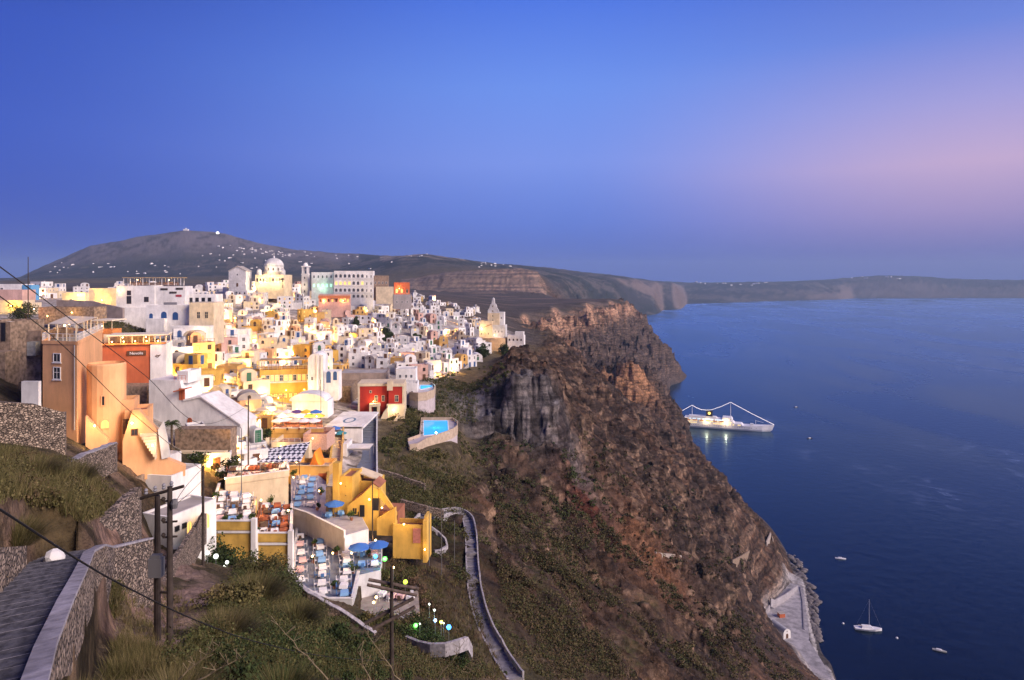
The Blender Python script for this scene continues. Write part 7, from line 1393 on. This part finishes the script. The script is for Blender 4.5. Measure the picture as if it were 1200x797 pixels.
def haze():
    me = MB().box(-16000, 16000, -60, 15500, -28, 640).mesh('haze', []); m = bpy.data.materials.new('haze_air'); m.use_nodes = True; nt = m.node_tree; nt.nodes.remove(nt.nodes['Principled BSDF']); v = nt.nodes.new('ShaderNodeVolumePrincipled'); v.inputs['Color'].default_value = (.48, .70, 1, 1); v.inputs['Density'].default_value = HAZE; v.inputs['Anisotropy'].default_value = 0; nt.links.new(v.outputs[0], nt.nodes['Material Output'].inputs['Volume']); me.materials.append(m); tag(link('haze', me), kind='stuff')
HAZE = 6e-5
haze()
def shore_rocks():
    rnd = random.Random(9); import bmesh; V = []; F = []
    bm = bmesh.new(); bmesh.ops.create_icosphere(bm, subdivisions=2, radius=1); base = np.array([v.co for v in bm.verts]); tri = np.array([[v.index for v in f.verts] for f in bm.faces]); bm.free()
    line = [(938, 676), (950, 690), (956, 706), (955, 725), (957, 742), (960, 752), (940, 668), (932, 655), (926, 648)]
    k = 0
    for i in range(260):
        a, b = rnd.choice(list(zip(line[:5], line[1:6])) + [((938, 676), (940, 668)), ((940, 668), (926, 648))]); f = rnd.random(); px = a[0] + (b[0] - a[0]) * f + rnd.uniform(-9, 3); py = a[1] + (b[1] - a[1]) * f; Y = CAMZ * FPX / (py - HOR); s = rnd.uniform(.5, 2.4)
        n = base * np.array([s * rnd.uniform(.8, 1.5), s * rnd.uniform(.8, 1.5), s * rnd.uniform(.4, .8)]) * (1 + .25 * np.sin(base[:, [1]] * 5 + i) * np.cos(base[:, [0]] * 4 + i)) + np.array([WX(px, Y), Y, .2]); V.append(n); F.append(tri + k); k += len(base)
    me = raw_mesh('shore_rocks', np.concatenate(V), np.concatenate(F), mat('shore_rock', (.16, .145, .15), .9, .25, .5), smooth=False); tag(link('shore_rocks', me), kind='stuff')
shore_rocks()
# ------------------------------------------------------------------ villages and lamps far off
def far_villages():
    rnd = random.Random(31); bx = MB(); bx.box(-5, 5, -4, 4, -6, 5); bx.box(-3, 4, -2.5, 3, 5.01, 8); M1 = bx.mesh('far_house', mat('far_white', (.8, .79, .78), .8, 0)); b2 = MB(); b2.box(-7, 7, -4, 4, -6, 4.5); M2 = b2.mesh('far_house', MATS['far_white'])
    V = [('white house of the village on the mountain shoulder', 'mountain shoulder village', (255, 345), (287, 297), 34, 3400), ('white house strung along the foot of the mountain', 'mountain foot houses', (40, 240), (308, 322), 26, 2200), ('white house of the plain behind the cathedral', 'plain houses', (230, 460), (296, 316), 34, 2200), ('white house on the skyline beyond the layered cliff', 'skyline village', (560, 606), (308, 314), 14, 2200), ('white house on the far summit ridge', 'far ridge houses', (470, 512), (297, 301), 9, 2600),
         ('white house of the village on the far cliffs', 'far cliff village', (815, 900), (329, 336), 16, 8000), ('white house on the hill beyond the water', 'far hill houses', (970, 1060), (321, 328), 16, 8400)]
    n = 0
    for lb, g, (x0, x1), (y0, y1), k, ymin in V:
        for i in range(k):
            f = rnd.random() ; px = x0 + (x1 - x0) * f; py = rnd.uniform(y0, y1)
            if 'shoulder' in lb: py = 287 + 10 * f + rnd.uniform(0, 5)
            Y = hit(px, py, ymin)
            if not Y: continue
            x = WX(px, Y); s = (.5 if Y < 6000 else 1.3) * rnd.uniform(.9, 1.7); o = link('far_house', rnd.choice([M1, M2]), None, (x, Y, ground(x, Y)), rnd.uniform(0, 3), (s * rnd.uniform(1, 2), s, s)); tag(o, lb, 'house', g); n += 1
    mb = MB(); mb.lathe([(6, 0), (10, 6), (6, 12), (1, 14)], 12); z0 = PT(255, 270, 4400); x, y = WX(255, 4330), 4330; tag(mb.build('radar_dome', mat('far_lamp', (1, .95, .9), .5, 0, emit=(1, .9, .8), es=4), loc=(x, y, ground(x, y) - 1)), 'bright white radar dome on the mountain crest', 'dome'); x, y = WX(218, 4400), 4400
    mb = MB(); mb.box(-16, 16, -8, 8, -4, 9); mb.box(-3, 3, -3, 3, 9, 16); tag(mb.build('summit_station', MATS['far_white'], loc=(x, y, ground(x, y))), 'white station building on the mountain summit', 'building')
far_villages()
# ------------------------------------------------------------------ vegetation
def leaf_material(name):
    m = bpy.data.materials.new(name); m.use_nodes = True; nt = m.node_tree; b = nt.nodes['Principled BSDF']; b.inputs['Roughness'].default_value = .85; b.inputs['Specular IOR Level'].default_value = .15
    at = nt.nodes.new('ShaderNodeAttribute'); at.attribute_name = 'ground'; nt.links.new(at.outputs['Color'], b.inputs['Base Color']); return m
LEAF = leaf_material('foliage')
def leaf_cloud(centres, radii, cols, per, leaf, flat=.7, rng=RNG, up=.35):
    """many small quads spread through squashed balls; centres (n,3), radii (n,), cols (n,3)"""
    n = len(centres); N = n * per; d = rng.normal(size=(N, 3)); d /= np.linalg.norm(d, axis=1)[:, None]; r = rng.uniform(.45, 1.0, N) ** .6
    lump = 1 + .35 * np.sin(d[:, 0] * 4 + np.repeat(rng.uniform(0, 6, n), per)) * np.cos(d[:, 1] * 5 + np.repeat(rng.uniform(0, 6, n), per))
    R_ = np.repeat(radii, per); p = np.repeat(centres, per, 0) + d * (r * lump * R_)[:, None] * np.array([1, 1, flat]); p[:, 2] += 0
    L = np.repeat(leaf, per) * rng.uniform(.6, 1.4, N) if hasattr(leaf, '__len__') else leaf * rng.uniform(.6, 1.4, N)
    a = rng.normal(size=(N, 3)) + d * .8; a /= np.linalg.norm(a, axis=1)[:, None]; t = np.cross(a, rng.normal(size=(N, 3))); t /= np.linalg.norm(t, axis=1)[:, None]; b = np.cross(a, t)
    V = np.stack([p - t * L[:, None] * .5 - b * L[:, None] * .35, p + t * L[:, None] * .5 - b * L[:, None] * .35, p + t * L[:, None] * .3 + b * L[:, None] * .5, p - t * L[:, None] * .3 + b * L[:, None] * .5], 1).reshape(-1, 3)
    c = np.repeat(cols, per, 0) * rng.uniform(.6, 1.45, (N, 1)); C = np.repeat(np.clip(c, .008, .5), 4, 0); F = np.arange(N * 4).reshape(-1, 4); return V, F, C
def blades(bases, h, cols, per, width, spread=.5, rng=RNG):
    n = len(bases); N = n * per; p = np.repeat(bases, per, 0) + np.concatenate([rng.normal(size=(N, 2)) * spread * np.repeat(h, per)[:, None] * .55, np.zeros((N, 1))], 1)
    H = np.repeat(h, per) * rng.uniform(.5, 1.2, N); a = rng.uniform(0, 6.28, N); W = (np.repeat(width, per) if hasattr(width, '__len__') else width) * rng.uniform(.6, 1.4, N); bend = rng.uniform(.1, .7, N) * H; ba = rng.uniform(0, 6.28, N)
    side = np.stack([np.cos(a), np.sin(a), 0 * a], 1) * W[:, None] * .5; top = np.stack([np.cos(ba) * bend, np.sin(ba) * bend, H], 1)
    V = np.stack([p - side, p + side, p + top], 1).reshape(-1, 3); c = np.repeat(cols, per, 0) * rng.uniform(.65, 1.4, (N, 1)); C = np.repeat(np.clip(c, .01, .5), 3, 0); F = np.arange(N * 3).reshape(-1, 3); return V, F, C
def sample(poly, n, ymin=5, ymax=900, rnd=None):
    rnd = rnd or random.Random(5); xs = [p[0] for p in poly]; ys = [p[1] for p in poly]; out = []; tr = 0
    while len(out) < n and tr < n * 8:
        tr += 1; p = (rnd.uniform(min(xs), max(xs)), rnd.uniform(min(ys), max(ys)))
        if not inside(p, poly): continue
        Y = hit(p[0], p[1], ymin, ymax)
        if Y is None: continue
        x = WX(p[0], Y)
        if Y < 34 and min(math.hypot(x - a[0] - (b[0] - a[0]) * q, Y - a[1] - (b[1] - a[1]) * q) for a, b in zip(PATHC[:-1], PATHC[1:]) for q in (0, .25, .5, .75, 1)) < 1.9: continue
        if 75 < Y < 142 and any(in_poly(np.array([x]), np.array([Y]), pl)[0] for _, pl in PLAT.values()): continue
        out.append((x, Y, ground(x, Y)))
    return np.array(out)
def pal(n, cols, rng=RNG): return np.array(cols)[rng.integers(0, len(cols), n)]
OLIVE = [(.075, .072, .026), (.10, .09, .034), (.06, .062, .022), (.125, .105, .046)]; GREEN = [(.035, .055, .018), (.05, .07, .022), (.065, .075, .028), (.03, .042, .016)]; DRYC = [(.15, .12, .058), (.12, .10, .042), (.085, .08, .032), (.19, .15, .085)]; BROWNV = [(.10, .065, .04), (.07, .05, .03), (.13, .085, .055)]
def grass():
    Vs, Fs, Cs, k = [], [], [], 0
    def add(v, f, c):
        nonlocal k
        Vs.append(v); Fs.append(f + k); Cs.append(c); k += len(v)
    rd = random.Random(41)
    for poly, n, cols, h, per, yr in (([(-10, 525), (60, 528), (140, 565), (150, 590), (100, 615), (40, 640), (-10, 690)], 2600, OLIVE + DRYC[:2], (.35, .75), 14, (12, 62)),
        ([(30, 797), (60, 740), (110, 735), (150, 760), (260, 790), (300, 797)], 1500, OLIVE + DRYC, (.3, .7), 16, (8, 45)), ([(222, 765), (262, 700), (290, 655), (360, 705), (440, 760), (470, 797), (200, 797)], 3000, OLIVE + GREEN[:2] + DRYC[:2], (.35, .8), 12, (18, 90)),
        ([(460, 650), (500, 660), (560, 700), (590, 797), (440, 797)], 1700, OLIVE + BROWNV + DRYC[:2], (.4, .9), 9, (50, 130)), ([(430, 545), (500, 530), (560, 540), (560, 600), (480, 610), (430, 580)], 1600, OLIVE + DRYC, (.5, 1.2), 7, (90, 200)),
        ([(105, 366), (150, 366), (190, 384), (205, 408), (190, 415), (185, 398), (125, 388)], 700, OLIVE, (.5, 1.0), 7, (140, 300)), ([(480, 452), (520, 442), (560, 455), (560, 500), (500, 490)], 900, OLIVE + GREEN[:2], (.6, 1.4), 6, (150, 330)), ([(130, 690), (200, 690), (230, 720), (180, 760), (120, 760)], 350, DRYC, (.2, .5), 12, (20, 60)), ([(50, 800), (98, 690), (135, 690), (130, 800)], 1300, OLIVE + DRYC, (.25, .6), 16, (8, 40))):
        S = sample(poly, n, *yr, rnd=rd)
        if not len(S): continue
        hh = RNG.uniform(*h, len(S)); w = np.maximum(.02, S[:, 1] * .00075); add(*blades(S - np.array([0, 0, .05]), hh, pal(len(S), cols), per, w))
    me = raw_mesh('dry_grass', np.concatenate(Vs), np.concatenate(Fs), LEAF, np.concatenate(Cs), smooth=False); tag(link('dry_grass', me), kind='stuff')
grass()
def shrubs():
    Vs, Fs, Cs, k = [], [], [], 0; rd = random.Random(77)
    for poly, n, cols, rr, per, yr in (([(268, 676), (300, 664), (440, 745), (560, 760), (600, 797), (190, 797), (230, 750)], 420, GREEN + OLIVE, (.3, 1.1), 150, (14, 110)), ([(55, 800), (95, 700), (135, 690), (130, 800)], 60, OLIVE + GREEN, (.25, .5), 160, (8, 40)), ([(300, 740), (480, 770), (480, 800), (240, 800)], 130, GREEN[3:] + GREEN[:1], (.5, 1.0), 170, (14, 60)), ([(-10, 525), (70, 530), (145, 570), (120, 600), (0, 650)], 150, OLIVE + BROWNV[:1], (.3, .8), 130, (20, 62)),
        ([(440, 640), (520, 650), (570, 700), (640, 797), (460, 797)], 1600, GREEN + OLIVE + BROWNV, (.4, 1.5), 50, (60, 200)), ([(430, 530), (540, 500), (575, 560), (575, 640), (500, 620), (430, 580)], 1200, GREEN + OLIVE * 2, (.4, 1.6), 45, (90, 260)),
        ([(452, 476), (500, 456), (496, 492), (478, 520), (440, 548), (434, 530), (458, 506)], 420, OLIVE * 2 + GREEN, (.4, 1.3), 45, (140, 300)), ([(470, 450), (560, 430), (610, 430), (560, 470), (545, 500), (500, 485)], 420, GREEN + OLIVE + BROWNV[:1], (.6, 1.7), 45, (140, 420)), ([(570, 560), (640, 560), (760, 660), (880, 720), (940, 797), (600, 797)], 8000, GREEN + BROWNV * 2 + OLIVE, (.4, 1.3), 26, (80, 420)),
        ([(560, 520), (650, 520), (720, 590), (640, 620), (575, 610)], 420, GREEN, (.6, 1.8), 36, (100, 300)), ([(640, 470), (740, 540), (860, 600), (900, 700), (760, 660), (640, 560)], 1100, BROWNV * 2 + GREEN[:2] + OLIVE[:2], (.4, 1.1), 24, (200, 600)), ([(100, 366), (150, 366), (205, 408), (190, 415), (125, 390)], 60, GREEN + OLIVE, (.5, 1.2), 60, (140, 300))):
        S = sample(poly, n, *yr, rnd=rd)
        if not len(S): continue
        m = fbm(S[:, 0] / 26, S[:, 1] / 26, 3, 300) + .6 * fbm(S[:, 0] / 8, S[:, 1] / 8, 3, 305) > (RNG.uniform(-.12, .22, len(S)) if yr[1] > 115 else -.3); S = S[m]; r = rr[0] * .75 + (rr[1] * 1.15 - rr[0] * .75) * RNG.uniform(0, 1, len(S)) ** 2.4 * np.interp(S[:, 1], [15, 60, 400], [.8, 1, 1.5]); S[:, 2] += r * .3; leaf = np.maximum(.08, S[:, 1] * .0015)
        cc = pal(len(S), cols); cc = cc * .6 + cc.mean(0) * .4; v, f, c = leaf_cloud(S, r, cc, int(per * 1.5), leaf); Vs.append(v); Fs.append(f + k); Cs.append(c); k += len(v)
    me = raw_mesh('hillside_scrub', np.concatenate(Vs), np.concatenate(Fs), LEAF, np.concatenate(Cs), smooth=False); tag(link('hillside_scrub', me), kind='stuff')
shrubs()
for t, s_ in PF:
    C = RNG.normal(size=(6, 3)) * np.array([.3, .3, .25]) * s_ + np.array([0, 0, .5 + s_ * .5]); v, f, c = leaf_cloud(C, RNG.uniform(.35, .6, 6) * s_, pal(6, [(.05, .09, .02), (.07, .10, .03), (.04, .06, .02)]), 60, .14, .9); link('foliage', raw_mesh('foliage', v, f, LEAF, c, smooth=False), t)
def bush(label, px, py, Y, r, cols, n=14, per=220, leaf=.14, flat=.75):
    p = PT(px, py, Y); p.z = ground(p.x, p.y) + r * .35; t = thing('bush', label, 'bush', p); C = RNG.normal(size=(n, 3)) * np.array([.5, .4, .22]) * r; v, f, c = leaf_cloud(C, RNG.uniform(.35, .6, n) * r, pal(n, cols), per, leaf, flat); link('foliage', raw_mesh('foliage', v, f, LEAF, c, smooth=False), t)
    mb = MB()
    for i in range(5): a = i * 1.25; mb.tube([(0, 0, -r * .6), (math.cos(a) * r * .3, math.sin(a) * r * .3, r * .1)], [.05, .02], 5)
    mb.build('stem', BROWNP, t)
for a in (('dark dense bush holding white globe lamps', 252, 664, 83, 2.6, GREEN[:1] + GREEN[3:], 22, 260, .2), ('rounded olive bush just below the middle yellow wall', 300, 680, 78, 2.6, OLIVE + GREEN[:2], 20), ('broad green bush below the slate terrace wall', 330, 700, 72, 2.4, GREEN, 18), ('dry tawny bush on the bank above the thick cable', 262, 716, 44, 1.6, DRYC[:2] + OLIVE, 14), ('tall hedge-like bush between the yellow house and the blue tables', 440, 628, 102, 2.6, OLIVE + GREEN[:2], 20, 240, .2), ('brown dry bush under the yellow gatehouse', 470, 650, 100, 2.4, BROWNV + OLIVE, 18, 220, .2),
    ('dark green bush under the heavy crossbeams', 400, 760, 48, 1.8, GREEN, 16), ('green shrub beside the big blue pool', 486, 503, 192, 2.0, GREEN, 14, 160, .28), ('low shrub below the big blue pool deck', 512, 530, 176, 2.2, OLIVE, 14, 160, .28), ('garden shrub in the middle of the coloured lamps', 500, 738, 81, 1.7, GREEN, 16), ('garden shrub at the landward end of the curved white wall', 470, 728, 81, 1.5, GREEN, 14), ('shrub at the seaward end of the curved white wall', 528, 742, 80, 1.4, GREEN, 14), ('leafy bush behind the large green globe lamp', 484, 722, 83, 1.5, GREEN, 14), ('leafy bush between the pale blue and white garden lamps', 506, 722, 83, 1.6, GREEN, 14), ('dark bush at the uphill end of the coloured lamps', 492, 710, 86, 1.7, GREEN[3:] + GREEN[:1], 14), ('dark bush behind the large blue globe lamp', 530, 726, 84, 1.5, GREEN, 14), ('small bush under the amber lamps', 446, 712, 84, 1.3, OLIVE + GREEN, 12), ('small bush beside the lime lamp', 484, 692, 90, 1.2, GREEN, 12), ('feathery bush on the slope under the gatehouse pillar', 500, 668, 98, 1.8, OLIVE + BROWNV, 14), ('olive bush by the yellow gatehouse corner', 455, 648, 102, 1.6, OLIVE + GREEN, 14), ('olive bush by the lower corner of the pot garden', 432, 716, 82, 1.3, OLIVE, 12), ('dense ivy-dark bush beside the stone garden wall', 236, 520, 126, 2.4, GREEN, 16, 200, .22), ('small bush at the foot of the tall orange building', 40, 445, 92, 2.2, GREEN, 14, 200, .2)): bush(*a)
def tree(label, px, py, Y, h, r, cols, name='tree'):
    x = WX(px, Y); t = thing(name, label, 'tree', (x, Y, ground(x, Y))); mb = MB(); mb.tube([(0, 0, -1), (.1, 0, h * .35), (0, .1, h * .7)], [.3, .22, .1], 8); n = 26; C = RNG.normal(size=(n, 3)) * np.array([.42, .42, .5]) * r + np.array([0, 0, h * .62])
    mb.build('trunk', BROWNP, t); lb = MB()
    for c in C[:7]: lb.tube([(0, 0, h * .4), tuple(c * .9)], [.1, .03], 5)
    lb.build('limb', BROWNP, t); v, f, c = leaf_cloud(C, RNG.uniform(.3, .55, n) * r, pal(n, cols), 130, max(.25, Y * .0011), .8); link('crown', raw_mesh('crown', v, f, LEAF, c, smooth=False), t)
for a in (('dark tree standing among white roofs, uphill one of the ridge pair', 453, 390, 415, 9, 3.2, GREEN[3:] + GREEN[:1]), ('dark tree standing among white roofs, lower one of the ridge pair', 457, 404, 380, 8, 2.8, GREEN[3:] + GREEN[:1]), ('small dark tree behind the cream house of the slope', 418, 378, 470, 6, 2.4, GREEN), ('round dark tree by the orange ridge house', 488, 372, 440, 5, 2.2, GREEN), ('dark tree on the cliff edge below the cream church', 592, 414, 440, 6, 4.2, GREEN[3:] + GREEN[:1]), ('dark shrubby tree on the crag behind the pool slope', 566, 424, 400, 5, 4, GREEN[3:] + GREEN[:1]), ('green tree beside the yellow restaurant lamps', 305, 505, 150, 4, 1.8, GREEN), ('leafy tree beside the bridge wall of the planted terrace', 268, 528, 120, 4, 1.8, GREEN + OLIVE), ('dark tree beside the cathedral arcade', 338, 332, 530, 7, 2.6, GREEN[3:]), ('low dark tree beside the farm shed', 30, 372, 200, 5, 3.2, GREEN), ('dark tree below the plain of roofs at the hill edge', 110, 352, 300, 6, 3, GREEN[3:])): tree(*a)
def palm(label, px, py, Y, h):
    x = WX(px, Y); z = WZ(py, Y); t = thing('palm_tree', label, 'tree', (x, Y, z)); mb = MB(); mb.tube([(0, 0, -1), (.08, 0, h * .5), (0, 0, h)], [.24, .19, .16], 10); mb.build('trunk', mat('palm_bark', (.15, .11, .075), .95, .3, 4), t); V = []; F = []; C = []; rng = RNG; k = 0
    for i in range(26):
        a = i * 2.4; el = rng.uniform(-.2, 1.1); L = rng.uniform(1.5, 2.2)
        for s in range(11):
            f0 = s / 11; r0 = L * f0; zc = h + math.sin(el) * r0 - 1.1 * f0 ** 2 * L * .8; c = np.array([math.cos(a) * math.cos(el) * r0, math.sin(a) * math.cos(el) * r0, zc]); per = np.array([-math.sin(a), math.cos(a), -.5])
            for sg in (-1, 1):
                w = .5 * (1 - f0 * .7); d = np.array([math.cos(a), math.sin(a), 0]); V += [c, c + d * .2, c + per * np.array([sg, sg, 1]) * w + d * .3]; F.append((k, k + 1, k + 2)); C += [np.array((.05, .07, .025)) * rng.uniform(.7, 1.3)] * 3; k += 3
    link('frond_crown', raw_mesh('frond_crown', np.array(V), np.array(F), LEAF, np.array(C), smooth=False), t)
palm('palm tree beside the second orange house', 201, 540, 108, 6.0); palm('small palm by the cathedral arcade', 331, 336, 525, 6)
def stalk(label, px0, py0, px1, py1, Y, seed):
    rnd = random.Random(seed); A = PT(px0, py0, Y); B = PT(px1, py1, Y) - A; t = thing('dry_stalk', label, 'stalk', A); mb = MB(); n = 7; P = [B * (i / n) + Vector((rnd.uniform(-.03, .03), rnd.uniform(-.03, .03), 0)) for i in range(n + 1)]; mb.tube(P, [.016 - .0017 * i for i in range(n + 1)], 6); mb.build('main_stem', mat('dry_stem', (.20, .16, .10), .9, .2, 10), t); br = MB()
    for i in range(2, n + 1):
        for _ in range(2):
            d = Vector((rnd.uniform(-1, 1), rnd.uniform(-.6, .6), rnd.uniform(.2, 1))).normalized() * rnd.uniform(.1, .28); br.tube([P[i], P[i] + d * .6, P[i] + d], [.006, .005, .008], 4)
    br.build('twig', MATS['dry_stem'], t)
for a in (('dry branching stalk leaning across the dark bushes, longest of the group', 385, 797, 326, 733, 13, 1), ('dry stalk under the heavy crossbeams', 470, 800, 425, 735, 16, 2), ('upright dry stalk at the bottom edge beside the thick cable end', 436, 800, 418, 762, 14, 3), ('dry stalk with side twigs below the curved white wall', 510, 800, 545, 752, 18, 4), ('pale thin cane leaning over the curved white wall', 528, 754, 548, 690, 60, 5), ('dry stalk rising from the near grass bank', 208, 797, 256, 757, 12, 6), ('short dry stalk in the near grass corner', 232, 797, 285, 770, 12, 7), ('dry twig standing below the donkey stair', 548, 797, 555, 768, 22, 8), ('bare bent stick in the soil by the twin poles', 136, 740, 152, 706, 26, 9), ('bare upright stick in the soil beside the low wall', 158, 722, 163, 694, 27, 10)): stalk(*a)

def tussock(label, px, py, Y, r, h, cols, n=1500):
    x = WX(px, Y); z = ground(x, Y); t = thing('grass_tussock', label, 'grass tussock', (x, Y, z)); a = RNG.uniform(0, 6.28, n); q = RNG.uniform(0, 1, n) ** .5; b = np.stack([np.cos(a) * q * r * .55, np.sin(a) * q * r * .55, -.1 + 0 * a], 1); H = h * (1 - .45 * q ** 2) * RNG.uniform(.6, 1.1, n); out = np.stack([np.cos(a) * q, np.sin(a) * q, 0 * a], 1) * r * .7 + RNG.normal(size=(n, 3)) * np.array([.12, .12, 0]) * r
    w = max(.012, Y * .0006); s = np.stack([-np.sin(a), np.cos(a), 0 * a], 1) * w * .5; mid = b + out * .45 + np.stack([0 * a, 0 * a, H * .6], 1); tip = b + out + np.stack([0 * a, 0 * a, H], 1); c = pal(n, cols) * RNG.uniform(.6, 1.4, (n, 1))
    V = np.stack([b - s, b + s, mid + s * .8, mid - s * .8, mid - s * .8, mid + s * .8, tip + s * .1, tip - s * .1], 1).reshape(-1, 3); F = np.arange(n * 8).reshape(-1, 4); link('blades', raw_mesh('blades', V, F, LEAF, np.repeat(c, 8, 0), smooth=False), t)
for a in (('golden grass tussock beside the path wall at the bottom edge', 84, 775, 13, .95, .75, OLIVE + DRYC), ('golden grass tussock a little further out from the path wall', 132, 770, 15, 1.1, .75, DRYC + OLIVE), ('olive grass tussock just uphill beside the path wall', 100, 735, 17, .9, .7, OLIVE + DRYC[:2]), ('large pale tussock in front of the twin poles', 205, 770, 18, 1.2, .8, DRYC + OLIVE), ('rounded tawny tussock seaward of the twin poles', 262, 735, 34, 1.9, 1.3, DRYC + OLIVE[:2]), ('big olive tussock above the thick cable', 300, 705, 55, 2.8, 1.8, OLIVE + DRYC[:1]), ('olive tussock beside the white curb wall', 345, 735, 50, 2.2, 1.5, OLIVE), ('dark olive tussock on the bottom edge under the cable', 330, 785, 18, 1.1, .8, OLIVE + GREEN[:2]), ('pale tussock between bare soil and dark bushes', 235, 790, 14, .9, .6, DRYC + OLIVE), ('brown tussock on the grassy bank', 40, 560, 36, 1.8, 1.2, OLIVE + BROWNV[:1] + DRYC[:1]), ('dry tussock at the crest of the grassy bank', 85, 562, 42, 1.8, 1.1, DRYC + OLIVE), ('dense tussock at the lower side of the grassy bank', 18, 605, 26, 1.3, 1.0, OLIVE + DRYC[:1])): tussock(*a)
# ------------------------------------------------------------------ leave out repeats that stand wholly behind other things
HIDDEN_HOUSES = [0, 3, 8, 10, 11, 18, 21, 31, 35, 42, 44, 60, 65, 74, 76, 84, 88, 94, 102, 109, 114, 116, 118, 122, 129, 143, 144, 149, 151, 154, 161, 175, 182, 184, 187, 188, 190, 194, 197, 207, 212, 213, 218, 219, 221, 225, 226, 227, 231, 234, 236, 243, 244, 254, 255, 256, 260, 261, 264, 273, 275, 276, 277, 283, 292, 293, 296, 303, 305, 309, 313, 314, 315, 317, 330, 335, 336, 340, 341, 352, 356, 357, 358, 363, 368, 370]
SEEN_TERRACE = [185, 224, 225]
SEEN_PERGOLA = [32, 36]
def drop_hidden():
    dead = [TOWN[i] for i in HIDDEN_HOUSES if i < len(TOWN)] + [t for i, t in enumerate(TS_) if i not in SEEN_TERRACE] + [t for i, t in enumerate(PTS) if i not in SEEN_PERGOLA]; ids = set()
    for it in dead: ids.add(it[0]); ids.update(it[0].children_recursive)
    hid = set(HIDDEN_HOUSES); TOWN[:] = [t for i, t in enumerate(TOWN) if i not in hid]; TS_[:] = [TS_[i] for i in SEEN_TERRACE if i < len(TS_)]; PTS[:] = [PTS[i] for i in SEEN_PERGOLA if i < len(PTS)]
    bpy.data.batch_remove(list(ids))
drop_hidden()
label_by_landmark(TOWN, 'house', 'houses of the hill town'); label_by_landmark(PTS, 'table', 'tables under the pergolas')
label_by_landmark([t for t in TS_ if t[0].name.startswith('dining')], 'table', 'tables on house terraces'); label_by_landmark([t for t in TS_ if t[0].name.startswith('chair')], 'chair', 'chairs on house terraces')
